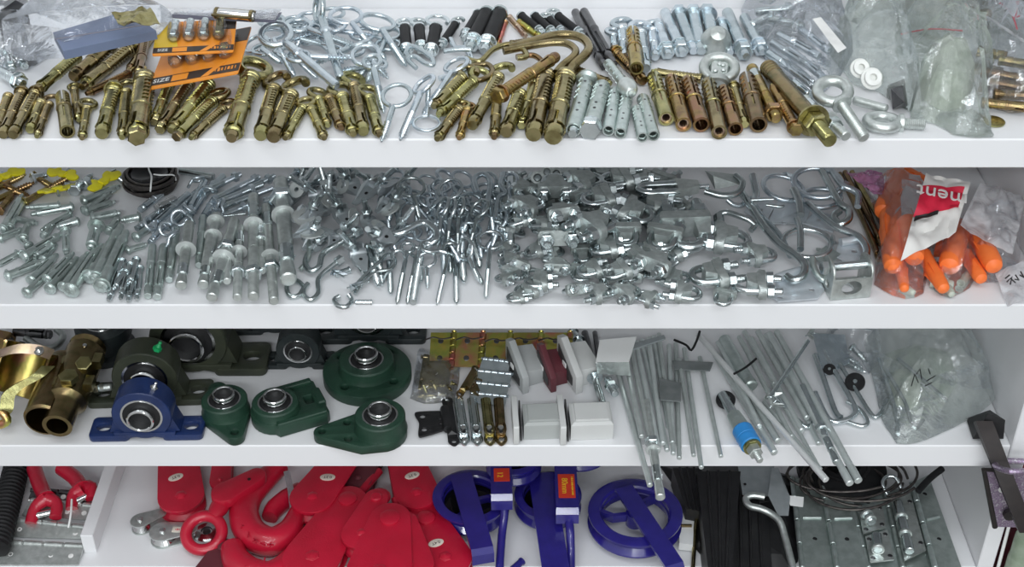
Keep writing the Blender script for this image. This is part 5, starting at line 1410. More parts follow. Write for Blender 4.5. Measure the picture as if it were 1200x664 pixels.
bent(2, [(962, 198, .024), (972, 216, .022), (984, 238, .02), (994, 246, .018), (994, 257, .018), (984, 262, .016), (977, 254, .016), (984, 247, .018)], 9, 'gate_hook', 'silver gate hook ending in a closed curl at the back', 'gate hook', 'zinc', None, 6, 12)
bent(2, [(974, 199, .026), (986, 216, .024), (998, 222, .022), (1006, 228, .02), (1005, 242, .016)], 8, 'gate_hook', 'silver gate hook ending beside the gilt sticks', 'gate hook', 'zinc_blue', None, 6, 12)
def ring(c, rx, ry_h, w, label, tilt=0, rz=0, h=.010, m='zinc'):
    q = at(2, c[0], c[1], h); u = mpp(q)
    a = M(); tube(a, [(rx*u*cos(t), ry_h*u*sin(t), 0) for t in [2*pi*i/36 for i in range(36)]], w*u/2, 9, True)
    s = M(); strap(s, [(rx*u*.9, -w*u, -.001), (rx*u*1.05, w*u*.2, w*u*.8), (rx*u*1.2, w*u, -.001)], (0, 1, 0), w*u*2.2, w*u*.35)
    unique('flat_ring', label, 'ring', [('ring', a, m), ('staple', s, m)], Matrix.Translation(q) @ RZ(rz) @ RX(tilt))
ring((946, 285), 28, 25, 7, 'large flat silver ring lying in front of the gate hooks', h=.008, tilt=8)
ring((918, 220), 24, 24, 6, 'silver ring lying at the back behind the longest gate hook', h=.014, tilt=10, rz=60, m='zinc_blue')
ring((958, 214), 28, 24, 7, 'silver ring at the back between two gate hooks', h=.020, tilt=15, rz=-30, m='zinc_blue')
ring((962, 232), 24, 20, 6, 'silver ring half under the curled gate hook', h=.012, rz=20, m='zinc_blue')
for pts, w, lab in [([(938, 292, .016), (938, 270, .018), (934, 256, .018)], 8, 'short silver staple rod standing inside the large flat ring'), ([(930, 222, .020), (936, 236, .018), (938, 252, .014)], 10, 'flat silver strap hinge pin behind the large flat ring'), ([(882, 205, .03), (886, 226, .022), (884, 236, .02)], 9, 'folded silver strap at the back beside the rod hook'),
                    ([(880, 234, .024), (906, 233, .024)], 5, 'short silver crossbar lying over the longest gate hook'), ([(898, 240, .014), (914, 242, .014), (918, 241, .014)], 4, 'thin silver nail behind the longest gate hook')]:
    bent(2, pts, w, 'steel_pin', lab, 'pin', 'zinc', None, 4, 9)

# square pulley bracket
q = at(2, 996, 350, .0005); u = mpp(q)
Lx, Hh, Dp = 46*u, .036, .030
T = Matrix.Translation(q) @ RZ(8)
def cheek(sx):
    m = M(); pts = [(-Dp/2, 0), (Dp/2, 0), (Dp/2, Hh*.72)] + [(Dp/2*cos(a), Hh*.72 + Hh*.28*sin(a)) for a in [pi*i/8 for i in range(9)]] + [(-Dp/2, Hh*.72)]
    plate(m, pts, [circ(-Dp*.1, Hh*.3, .0042, 14)], .0022, .0003, T @ TR(sx*Lx/2, Dp/2, 0) @ RX(90) @ RY(90)); return m
bs = M(); plate(bs, rrect(Lx, Dp, .001), [circ(0, 0, .008, 18)], .0024, .0003, T @ TR(0, Dp/2, .0016))
fr = M(); plate(fr, [(-Lx/2, 0), (Lx/2, 0), (Lx/2, Hh*.62), (-Lx/2, Hh*.62)], [circ(0, Hh*.34, .0095, 20, .0075)], .0022, .0003, T @ TR(0, .001, 0) @ RX(90))
ax = M(); threaded(ax, .0042, -Lx*.62, Lx*.5, .0016, .06, 12, T @ TR(0, Dp*.5, Hh*.74) @ RY(90))
nu = M(); hexnut(nu, .0068, -Lx*.72, -Lx*.54, T @ TR(0, Dp*.5, Hh*.74) @ RY(90))
wthing('pulley_bracket', 'square galvanised pulley bracket with cross bolt at the shelf edge', 'bracket', [('cheek', cheek(-1), 'galv'), ('cheek', cheek(1), 'galv'), ('base_plate', bs, 'galv'), ('front_plate', fr, 'galv'), ('cross_bolt', ax, 'zinc'), ('nut', nu, 'zinc')])
bent(2, [(952, 302, .016), (954, 314, .012), (962, 326, .008), (974, 330, .006)], 8, 'spring_clip', 'curved silver clip between the large flat ring and the square bracket', 'clip', 'zinc_green', None, 5, 8)

# gilt sticks in film beside the orange plugs
for i, (a, b, w) in enumerate([((984, 203), (1024, 284), 6), ((990, 201), (1030, 278), 6), ((998, 201), (1034, 262), 6), ((1004, 212), (1032, 286), 7), ((994, 218), (1028, 296), 6), ((1008, 204), (1036, 244), 6), ((1000, 230), (1030, 304), 6)]):
    lay(2, 'rod', a, b, w, 'gilt_stick', 'thin gilt brown stick, {n} from left in the bundle beside the orange plugs', 'stick', 'bundle of gilt sticks', lift=.003*(i % 3), fn=f_rod, args=('brass_dark', 1))
m = M(); sheet(m, [at(2, 992, 200, .034), at(2, 1034, 200, .036), at(2, 1040, 232, .026), at(2, 1024, 226, .03)], 12, 12, .003, 9, 120, .0004)
wthing('pink_wrapper', 'crumpled pink film wrapper at the back above the gilt sticks', 'wrapper', [('film', m, 'pink_film')])

# orange plugs in bags
plugs = [(1042, 226, 1047, 316, 25, .006), (1054, 300, 1060, 340, 13, .002), (1082, 298, 1107, 340, 17, .004), (1124, 268, 1112, 314, 27, .006), (1131, 298, 1151, 328, 17, .003), (1140, 264, 1166, 314, 24, .008), (1064, 262, 1072, 304, 26, .012), (1052, 208, 1034, 250, 24, .008), (1096, 290, 1124, 296, 20, .004), (1060, 204, 1084, 216, 20, .006)]
for p in plugs:
    lay(2, 'plug', p[:2], p[2:4], p[4], 'plastic_plug', 'fat orange plastic wall plug, {n} from left in the clear bags', 'wall plug', 'orange wall plugs in bags', lift=p[5], fn=f_plug, args=('orange_plastic',), roll=R_.uniform(0, 90))
lay(2, 'plug', (1068, 286), (1056, 290), 12, 'plastic_plug', 'red plastic plug tip poking out between the orange plugs', 'wall plug', None, lift=.004, fn=f_plug, args=('print_red',))
for p in [(1090, 330, 1118, 334, 12), (1100, 318, 1116, 346, 10), (1126, 332, 1136, 320, 10), (1056, 336, 1072, 344, 9)]:
    lay(2, 'plug', p[:2], p[2:4], p[4], 'plastic_plug', 'pale green plastic plug, {n} from left at the bottom of the bags', 'wall plug', 'pale green plugs under the orange ones', fn=f_plug, args=('pale_green',))
m = M(); pillow(m, outl(2, [(1018, 224, .014), (1034, 206, .03), (1080, 214, .03), (1092, 262, .02), (1090, 310), (1082, 344), (1066, 352), (1044, 346), (1024, 334), (1030, 282)]), .040, .8, 91, 56, 14)
wthing('plastic_bag', 'clear bag of orange plugs next to the square pulley bracket', 'bag', [('film', m, 'clear_bag')])
m = M(); pillow(m, outl(2, [(1080, 284), (1110, 262, .02), (1142, 276), (1152, 312), (1134, 340), (1112, 350), (1096, 344), (1088, 320)]), .030, .8, 92, 48, 13)
wthing('plastic_bag', 'clear bag of orange plugs in the middle, under the white and red wrapper', 'bag', [('film', m, 'clear_bag')])
m = M(); pillow(m, outl(2, [(1124, 262, .01), (1150, 240, .03), (1192, 250, .03), (1196, 310), (1176, 330), (1150, 332), (1136, 318)]), .036, .8, 93, 48, 13)
wthing('plastic_bag', 'clear bag of orange plugs nearest the cabinet side', 'bag', [('film', m, 'clear_bag')])
# white wrapper with red print
P = [at(2, 1086, 201, .070), at(2, 1138, 212, .066), at(2, 1120, 272, .046), at(2, 1056, 304, .040)]
m = M(); sheet(m, P, 26, 26, .0035, 14, 60, .0005)
ux = (P[1]-P[0]).normalized(); vy = (P[0]-P[3]); vy = (vy - ux*vy.dot(ux)).normalized(); nn = ux.cross(vy)
def on(p, off): return Matrix.Translation(p + nn*off) @ Matrix((ux, vy, nn)).transposed().to_4x4()
def pan(u0, v0, u1, v1, off, seed, amp=.0035):
    f = lambda u, v: P[0].lerp(P[1], u).lerp(P[3].lerp(P[2], u), v) + nn*off
    return sheet(M(), [f(u0, v0), f(u1, v0), f(u1, v1), f(u0, v1)], 14, 14, amp, 14, 60, .0003)
r_ = pan(.0, .16, .90, .50, .0016, 14)
bl = pan(.04, .50, .5, .56, .0028, 14)
ctr = P[0].lerp(P[1], .46).lerp(P[3].lerp(P[2], .46), .34)
t1 = text_mesh('ment', .023, on(ctr, .0062) @ RZ(180), .0004)
wthing('cement_wrapper', 'crumpled white wrapper with red panel and white lettering over the orange plugs', 'wrapper', [('paper', m, 'paper', None, [('red_panel', r_, 'print_red'), ('black_bar', bl, 'print_black'), ('white_lettering', t1, 'print_white')])])
m = M(); sheet(m, [at(2, 1126, 262, .046), at(2, 1150, 212, .060), at(2, 1204, 226, .05), at(2, 1190, 292, .034)], 22, 22, .005, 31, 50, .0005)
wthing('white_bag', 'folded milky white plastic bag leaning over the last orange plugs', 'bag', [('film', m, 'white_bag')])
m = M(); sheet(m, [at(2, 1166, 318, .014), at(2, 1216, 296, .030), at(2, 1222, 346, .010), at(2, 1180, 356, .003)], 18, 18, .003, 37, 60, .0005)
s = M()
Pq = lambda x, y: at(2, x, y, .0225 - (y - 318)*.0002)
for st in [[(1180, 330), (1186, 324), (1184, 333)], [(1184, 326), (1190, 331)], [(1190, 322), (1194, 328), (1189, 327)], [(1196, 318), (1200, 325), (1195, 322)], [(1178, 326), (1183, 322)]]:
    tube(s, [Pq(x, y) for x, y in st], .0007, 5)
wthing('white_bag', 'flat milky bag with black handwriting at the right end of the shelf', 'bag', [('film', m, 'white_bag'), ('handwriting', s, 'print_black')])
# ------------------------------------------------------------------ third shelf: bearings
def insert(ro, ri, prot, T):
    o = M(); pipe(o, [(ro, -7), (ro, .6)], [(ro*.90, -7), (ro*.90, .6)], 28, T)
    s = M(); lathe(s, [(ro*.92, -.8), (ri*1.35, -.2), (ri*1.2, -.4)], 28, T)
    r = M(); pipe(r, [(ri*1.27, -6), (ri*1.27, prot*.9), (ri*1.2, prot)], [(ri, -6), (ri, prot*.9), (ri*1.06, prot)], 26, T)
    d = M()
    for a in (-60, 60): lathe(d, [(1.5, 0), (1.5, .25)], 10, T @ RZ(a - 90) @ TR(ri*1.26, 0, prot*.55) @ RY(90))
    b = M(); pipe(b, [(ri*.99, -20), (ri*.99, -2)], [(ri*.93, -20), (ri*.93, -2)], 20, T); lathe(b, [(ri*.93, -20), (0, -20.2)], 20, T)
    return [('outer_race', o, 'chrome'), ('seal', s, 'seal'), ('inner_ring', r, 'chrome'), ('set_screw', d, 'seal'), ('bore', b, 'dark_steel')]
def pillow_block(Lb=112, Rb=29, ri=10.5, ro=20.5, hc=31, m='navy_paint', W_=30):
    h = M()
    for s in (-1, 1):
        plate(h, rrect(Lb*.5 - Rb*.55, W_, 5, 4, s*(Lb*.25 + Rb*.275), 0), [circ(s*Lb*.385, 0, 7, 18, 5.6)], 7, 1.0, TR(0, 0, 3.6))
    plate(h, [(-Rb*.95, 0), (-Rb*.75, 0)] + [(Rb*.72*cos(a), 5.5*sin(a)) for a in [pi - pi*i/10 for i in range(11)]] + [(Rb*.75, 0), (Rb*.95, 0), (Rb*1.05, 10.5), (-Rb*1.05, 10.5)], (), W_*.96, .8, RX(90))
    hull(h, [(x, y, z) for x, z in [(-Rb*1.18, 9.5), (Rb*1.18, 9.5), (-Rb*.93, hc), (Rb*.93, hc)] for y in (-W_*.36, W_*.36)])
    T = TR(0, 0, hc) @ RX(90)
    pipe(h, [(Rb*.97, -W_*.44), (Rb, -W_*.40), (Rb, W_*.40), (Rb*.97, W_*.44)], [(ro, -W_*.44), (ro, -W_*.40), (ro, W_*.40), (ro, W_*.44)], 36, T)
    return h, insert(ro, ri, 9, T @ TR(0, 0, W_*.42))
def bearing(label, front, rz, s, m, fit=None, **kw):
    h, ins = pillow_block(m=m, **kw)
    W_ = kw.get('W_', 30)
    p = at(3, front[0], front[1], .0004)
    parts = [('housing', h, m)] + ins
    if fit:
        n = M(); T = TR(13, -W_*.1, kw.get('hc', 31) + kw.get('Rb', 29)*.86) @ RY(28)
        hexnut(n, 4, -2, 4, T); lathe(n, [(2.2, 4), (2.6, 5), (1.2, 8), (1.7, 9.5), (1, 10.6)], 14, T); parts.append(('grease_nipple', n, fit))
    unique('pillow_block', label, 'bearing', parts, Matrix.Translation(p) @ RZ(rz) @ TR(0, W_/2000*s, 0) @ Matrix.Scale(.001*s, 4))
bearing('navy blue pillow block bearing standing at the shelf edge', (171, 517), 1.5, 1.0, 'navy_paint', 'chrome')
bearing('olive green pillow block bearing standing right behind the navy one', (175, 477), 3, 1.12, 'olive_paint', 'green_plastic')
bearing('largest grey-green pillow block at the back with its green-capped neighbour in front', (226, 441), 0, 1.38, 'olive_paint', None, W_=34)
bearing('dark green pillow block behind the green take-up unit', (351, 433), 0, .74, 'dark_paint', None, Lb=98, Rb=31, W_=34)
bearing('dark pillow block at the very back behind the round green flange', (432, 404), 0, 1.1, 'dark_paint', None)
bearing('dark pillow block at the very back, only its base showing above the take-up unit', (322, 393), 0, .8, 'dark_paint', None)
h = M(); lathe(h, [(31, 0), (32, 2), (32, 9), (27, 12), (26, 24), (31, 27), (31, 40), (27, 43), (20, 43.5)], 32); lathe(h, [(12, 42), (20, 43.6)], 24)
unique('pump_coupling', 'dark round flanged hub standing behind the yellow zinc pipe coupler', 'hub', [('hub', h, 'dark_paint')] + insert(20, 10, 8, TR(0, 0, 43.5)), Matrix.Translation(at(3, 127, 412, .0004)) @ Matrix.Scale(.00094, 4))

def flange(label, c, rz, s, outline, holes, base_h, boss, boss_h, m='green_paint', ro=18.5, ri=10, extra=None, lift=.0004, tilt=0):
    h = M(); plate(h, outline, holes, base_h, 1.2, TR(0, 0, base_h/2))
    pipe(h, [(boss*1.06, base_h - .5), (boss, base_h + 4), (boss, boss_h - 1.5), (boss - 1.5, boss_h)], [(ro, base_h - .5), (ro, base_h + 4), (ro, boss_h - 1.5), (ro, boss_h)], 34)
    if extra: extra(h)
    unique('flange_bearing', label, 'bearing', [('housing', h, m)] + insert(ro, ri, 9, TR(0, 0, boss_h - 1)), Matrix.Translation(at(3, c[0], c[1], lift)) @ RZ(rz) @ RX(tilt) @ Matrix.Scale(.001*s, 4))
def oval(rc, re, d): # two-ear rhombus
    a = math.acos((rc - re)/d); o = []
    for cx, cr, a0, a1 in ((d, re, -a, a), (0, rc, a, pi - a), (-d, re, pi - a, pi + a), (0, rc, pi + a, 2*pi - a)):
        o += [(cx + cr*cos(a0 + (a1-a0)*i/8), cr*sin(a0 + (a1-a0)*i/8)) for i in range(9)]
    return o
flange('green oval two-bolt flange bearing, upper end against the olive pillow block', (266, 488), -67, .90, oval(27, 10, 42), [circ(41, 0, 4.5, 16), circ(-41, 0, 4.5, 16)], 11, 25.5, 27)
tk = [(-27, -27), (-20, -33), (-2, -33), (4, -27), (46, -27), (52, -22), (52, 22), (46, 27), (4, 27), (-2, 33), (-20, 33), (-27, 27)] 
tk = [(-6, -31), (46, -31), (50, -27), (50, -14), (44, -10), (44, 10), (50, 14), (50, 27), (46, 31), (-6, 31)] + [(27*cos(a), 27*sin(a)) for a in [radians(110 + 140*i/10) for i in range(11)]]
def rails(h):
    for s in (-1, 1): box(h, 54, 7, 5, (20, s*27, 15), 1)
    box(h, 9, 26, 9, (47, 0, 12), 1.5)
flange('green slotted take-up bearing unit between the oval flange and the round flange', (325, 490), 25, .95, tk, [rrect(10, 14, 2, 4, 36, 0)], 14, 24.5, 24, extra=rails)
flange('green round four-bolt flange bearing behind the triangular one', (431, 443), 20, .98, circ(0, 0, 47, 44), [circ(36*cos(a), 36*sin(a), 4.6, 16) for a in [radians(d) for d in (35, 125, 215, 305)]], 13, 29, 27)
tri = [(x, y) for x, y in teardrop(26, 10, 46)]
def tri_out():
    P = [(27*cos(radians(a)), 27*sin(radians(a))) for a in range(-80, 81, 16)]
    P += [(-22, 27)] + [(-60 + 9*cos(radians(a)), 3 + 9*sin(radians(a))) for a in range(120, 241, 20)] + [(-22, -27)]
    return P
flange('green three-bolt bracket flange bearing at the shelf edge', (447, 510), 8, .96, tri_out(), [circ(-60, 3, 4, 16), circ(-34, 13, 4.2, 16), circ(-34, -12, 4.2, 16)], 11, 26, 29)
lay(3, 'hexb', (111, 455), (132, 453), 10, 'hex_bolt', 'bright hex bolt lying on the left foot of the olive pillow block', 'bolt', lift=.014, fn=f_tipnut, args=(.02, 0, 'galv'))

# yellow zinc pipe couplers
A, B = at(3, 104, 403, .034), at(3, 67, 499, .0265)
T = Matrix.Translation(A) @ frame(A, B) @ Matrix.Scale(.001, 4); Lc = (B-A).length*1000
b = M(); pipe(b, [(15, 8), (20, 14), (20, Lc*.72), (16.5, Lc*.76), (14.5, Lc*.80), (14.5, Lc)], [(13, 8), (17, 14), (17, Lc*.72), (11, Lc*.76), (11, Lc*.8), (10.5, Lc)], 28, T)
lathe(b, [(15, 10), (19, 5), (15, 0), (0, -1)], 24, T)
s = M(); pipe(s, [(19, 20), (20.5, 24), (20.5, Lc*.84), (19, Lc*.86)], [(17, 20), (18, 24), (18, Lc*.84), (17.5, Lc*.86)], 22, T @ TR(-17, -4, 6), radians(60), radians(300))
e = M()
for z in (Lc*.22, Lc*.5): hull(e, [(x, y, z + q) for x, y in ((10, 13), (24, 12), (24, 3), (12, 0)) for q in (0, 14)], T)
for z in (Lc*.3, Lc*.56): hull(e, [(-14, 16, z), (-2, 19, z), (-14, 16, z + 12), (-2, 19, z + 12), (-10, 8, z), (-10, 8, z + 12)], T)
n = M(); hexnut(n, 10, 19, 27, T @ TR(4, 0, Lc*.63) @ RX(-90)); hexnut(n, 8.5, 19, 25, T @ TR(12, -2, Lc*.36) @ RX(-70))
r = M(); lathe(r, [(2.4, 19), (2.2, 20.5), (0, 21.2)], 10, T @ TR(6, 0, Lc*.2) @ RX(-90))
wthing('pipe_coupler', 'olive yellow zinc pipe coupler lying with its open tube end forward', 'pipe coupler', [('tube', b, 'brass_dark'), ('half_shell', s, 'brass_dark'), ('lug', e, 'brass'), ('nut', n, 'brass'), ('rivet', r, 'chrome')])
zc = V((.30, .62, .72)).normalized(); yc = (FWD - zc*FWD.dot(zc)).normalized(); xc = yc.cross(zc)
c = at(3, 28, 438, .036)
T = Matrix.Translation(c) @ Matrix((xc, yc, zc)).transposed().to_4x4() @ Matrix.Scale(.001, 4)
b = M(); pipe(b, [(25.5, -26), (27, -24), (27, 24), (25.5, 26)], [(24.2, -26), (24.2, -24), (24.2, 24), (24.2, 26)], 26, T, radians(-25), radians(200))
rb = M()
for z in (-25, 25): tube(rb, [T @ V((26*cos(a), 26*sin(a), z)) for a in [radians(-25 + 225*i/20) for i in range(21)]], .0016, 8)
f = M(); strap(f, smooth([(24, -10, 26), (12, -20, 27), (-6, -25, 22), (-24, -24, 10), (-38, -16, 0)], 4), (.2, .1, 1), 11, 2.6, T)
g = M(); strap(g, smooth([(25, -11, 14), (20, -18, 2), (8, -24, -12), (2, -27, -24), (4, -26, -38), (-2, -24, -46)], 4), (1, .5, .3), 13, 3.0, T)
n = M(); lathe(n, [(5, 0), (5, 2.4), (3.2, 2.8), (3, 5), (0, 6)], 16, T @ TR(14, -19, 26) @ RX(70))
p = M(); hull(p, [(x, y, z) for x, z in ((-44, -4), (-30, 4), (-12, -22), (-14, -36), (-30, -40), (-46, -24)) for y in (-24, -28)], T)
q = M(); lathe(q, [(5.5, 0), (5, 3), (0, 4)], 16, T @ TR(-18, -28, -30) @ RX(90))
y = M(); threaded(y, 5, 0, 34, 3, .12, 12, T @ TR(-34, -24, -60) @ RY(60)); tube(y, [T @ V(v) for v in smooth([(-8, -24, -44), (2, -26, -42), (8, -24, -48), (2, -22, -54)], 4)], .0045, 10)
dz = 0
allp = [b, rb, f, g, n, p, q, y]
low = min(v.z for k_ in allp for v in k_.v); dz = max(0, ZS[3] + .0006 - low)
for k_ in allp: k_.v = [v + V((0, 0, dz)) for v in k_.v]
wthing('pipe_clamp', 'iridescent yellow swivel pipe clamp standing open at the shelf end', 'pipe coupler', [('band', b, 'irid_shaded'), ('rolled_rim', rb, 'bronze'), ('cap_strap', f, 'pink_zinc'), ('lever', g, 'brass'), ('pivot', n, 'chrome'), ('swivel_plate', p, 'pink_zinc'), ('rivet', q, 'pink_zinc'), ('eye_bolt', y, 'irid')])
lay(3, 'nutbig', (-6, 398), (12, 402), 26, 'hex_nut', 'large bronze hex nut behind the open pipe clamp', 'nut', fn=lambda L: [('nut', hexnut(M(), 5, 0, L), 'bronze'), ('bore', lathe(M(), [(2.9, L-.2), (2.7, L+.05), (0, L+.06)], 16), 'dark_steel')])
lay(3, 'plug', (2, 426), (34, 410), 30, 'rubber_boot', 'black rubber boot lying behind the open pipe clamp', 'boot', fn=f_plug, args=('rubber',))
bent(3, [(30, 396, .012), (50, 408, .010), (66, 405, .010), (74, 394, .012), (66, 386, .014)], 8, 'chrome_loop', 'bright wire loop lying at the back behind the pipe couplers', 'loop', 'galv')
lay(3, 'strapx', (16, 388), (60, 392), 12, 'steel_strap', 'dark steel strap lying at the back above the wire loop', 'strap', lift=.01, fn=f_dropin, args=('dark_steel',))

# iridescent stamped hinges at the back
def leaf(k, q, hs, label, m, holes=2, name='butt_hinge', group=None, knuck=True, kr=.0032):
    a, b, c, d = [at(k, x, y, h) for (x, y), h in zip(q, hs)]
    pl = M(); n = (b-a).cross(d-a).normalized() * .0016
    if n.z < 0: n = -n
    hull(pl, [a, b, c, d, a+n, b+n, c+n, d+n])
    parts = [('leaf', pl, m)]
    if knuck:
        kb = M(); seg = 5
        for i in range(seg):
            p0, p1 = a.lerp(b, (i+.04)/seg), a.lerp(b, (i+.96)/seg)
            T = Matrix.Translation(p0) @ frame(p0, p1)
            L = (p1-p0).length
            lathe(kb, [(kr*.85, 0), (kr, kr*.2), (kr, L-kr*.2), (kr*.85, L)], 14, T)
        pin = M(); T = Matrix.Translation(a) @ frame(a, b); L = (b-a).length
        lathe(pin, [(0, -kr*.9), (kr*.8, -kr*.5), (kr*.5, 0), (kr*.5, L), (kr*.8, L+kr*.5), (0, L+kr*.9)], 12, T)
        parts += [('knuckle', kb, m), ('pin', pin, m)]
    hl = M(); ux = (b-a).normalized(); vy = n.normalized().cross(ux); R3 = Matrix((ux, vy, n.normalized())).transposed().to_4x4()
    for i in range(holes):
        u = (i+.5)/holes; p = a.lerp(b, u).lerp(d.lerp(c, u), .55) + n*1.02
        lathe(hl, [(.0030, 0), (.0024, .0002), (0, .00005)], 14, Matrix.Translation(p) @ R3)
    if holes: parts.append(('screw_hole', hl, 'print_white' if m != 'irid' else 'dark_steel'))
    return wthing(name, label, 'hinge', parts, group)
for i, (x0, x1) in enumerate([(505, 532), (534, 566), (570, 598), (602, 634), (638, 668)]):
    leaf(3, [(x1, 390), (x1 - 3, 430), (x0 - 2, 430), (x0, 390)], (.028, .008, .008, .028), 'iridescent yellow stamped hinge, {n} from left in the back row', 'irid', 2, 'stamped_hinge', 'iridescent hinges in the back row', True, .0038)
    A, B = at(3, x0 + 8, 392, .030), at(3, x0 + 6, 426, .014)
for x, y in [(512, 396), (548, 396), (582, 398), (612, 397), (645, 397)]:
    bent(3, [(x-14, y+2, .0305), (x-4, y-1, .0305), (x+6, y+1, .0305), (x+18, y-1, .0305)], 2, 'tie_wire', 'thin dark tie wire, {n} from left across the iridescent hinges', 'wire', 'wire_dark', 'tie wires on the iridescent hinges', 4, 6)
# bagged brass hinges
leaf(3, [(496, 418), (530, 420), (526, 452), (490, 456)], (.012, .012, .006, .006), 'pale brass hinge sealed in a clear pouch beside the black hinge', 'brass', 1, 'pouched_strap')
for i in range(7):
    lay(3, 'screwtiny', (494 + i*6, 446 + (i*5) % 9), (500 + i*6, 460 - (i*7) % 11), 4, 'tiny_screw', 'tiny brass screw in the clear pouch of the pale hinge', 'screw', 'tiny screws in the hinge pouch', fn=f_screw, args=('brass',), lift=.006)
m = M(); pillow(m, outl(3, [(490, 412), (540, 414), (538, 448), (532, 470), (500, 474), (481, 468)]), .016, 1.2, 17, 44, 11)
wthing('clear_pouch', 'clear plastic pouch around the pale brass hinge and tiny screws', 'bag', [('film', m, 'clear_bag')])
def cabhinge(q, rz, s, m, label, tilt=0, lift=.001):
    """face-mount cabinet hinge: winged flap with screw holes beside a sprung barrel body"""
    f = M(); plate(f, smooth2([(-30, -16), (-26, -19), (-6, -13), (-3, -10), (-3, 10), (-6, 13), (-26, 15), (-31, 12), (-28, 0)]), [circ(-24, -10, 2.6, 12), circ(-24, 8, 2.6, 12)], 1.8, .3, TR(0, 0, 3))
    b = M(); hull(b, [(x, y, z) for x, y in ((-4, -22), (5, -22), (5, 22), (-4, 22)) for z in (0, 5)] + [(0, -20, 8), (0, 20, 8)])
    lathe(b, [(4, -15), (4.4, -14), (4.4, 14), (4, 15)], 14, TR(-3, 0, 5) @ RX(90))
    t = M(); plate(t, smooth2([(-3, 22), (4, 22), (6, 29), (1, 34), (-4, 29)]), [circ(1, 28.5, 2.2, 12)], 1.8, .3, TR(0, 0, 2))
    t2 = M(); plate(t2, smooth2([(-3, -22), (4, -22), (6, -29), (1, -34), (-4, -29)]), [circ(1, -28.5, 2.2, 12)], 1.8, .3, TR(0, 0, 2))
    p = M()
    for y in (-11, 11): lathe(p, [(2.4, 0), (2.0, .9), (0, 1.2)], 12, TR(-8, y*.3, 3.8))
    unique('cabinet_hinge', label, 'hinge', [('flap', f, m), ('barrel_body', b, m), ('end_tab', t, m), ('end_tab', t2, m), ('rivet', p, m)], Matrix.Translation(at(3, q[0], q[1], lift)) @ RZ(rz) @ RY(tilt) @ Matrix.Scale(.001*s, 4))
cabhinge((527, 495), 8, 1.10, 'black_paint', 'black cabinet hinge with a wide flap at the shelf edge')
cabhinge((548, 448), 160, .78, 'brass_dark', 'brown cabinet hinge with raised flap behind the row of slim hinges', -25, .012)
def f_slimhinge(L, m='zinc'):
    R = 5.0
    b = M(); box(b, 9, 7, L*.80, (0, 0, L*.40), 1.2); box(b, 5, 2.4, L*.66, (0, 4, L*.36), .8)
    a = M(); tube(a, smooth([(-3.6, 4.2, L*.62), (-4, 4.4, L*.78), (0, 4.4, L*.86), (4, 4.4, L*.78), (3.6, 4.2, L*.62)], 4), .9, 8)
    r = M(); lathe(r, [(2.7, 3.6), (2.5, 5.2), (0, 6)], 14, TR(0, 0, L*.72) @ RX(-90))
    t = M(); plate(t, smooth2([(-4, L*.78), (4, L*.78), (5, L*.9), (0, L), (-5, L*.9)]), [], 1.6, .3, RX(90) @ TR(0, 0, 2))
    q = M(); lathe(q, [(3, -1.6), (2.6, .6), (0, 1.2)], 14, TR(0, 0, L*.89) @ RX(-90))
    v = M(); box(v, 4, 1, 6, (0, 3.8, L*.80), .3)
    return [('body', b, m), ('spring_arm', a, m), ('rivet', r, 'chrome'), ('end_tab', t, m), ('screw', q, 'chrome'), ('recess', v, 'black_void')]
for (ax, bx, mtl, lab) in [(537, 545, 'zinc', 'first silver slim cabinet hinge, right next to the black hinge'), (553, 560, 'zinc', 'second silver slim cabinet hinge, beside the golden one'), (569, 575, 'brass', 'golden slim cabinet hinge between the silver and bronze ones'), (584, 588, 'brass_dark', 'bronze slim cabinet hinge next to the grey plastic catch')]:
    lay(3, 'slimhinge', (ax, 468), (bx, 520), 13, 'slim_hinge', lab, 'hinge', fn=f_slimhinge, args=(mtl,), ha=.007, hb=.005)
for i, (x0, y0, x1, y1) in enumerate([(566, 420, 598, 424), (560, 434, 600, 438), (556, 448, 596, 452), (552, 460, 594, 464)]):
    leaf(3, [(x0, y0), (x1, y1), (x1 - 2, y1 + 12), (x0 - 4, y0 + 12)], (.016 - .003*i,)*2 + (.010 - .002*i,)*2, 'silver butt hinge, {n} counted down the stack beside the grey catch', 'zinc_blue', 0, 'butt_hinge', 'silver butt hinges in a stack', True, .0026)

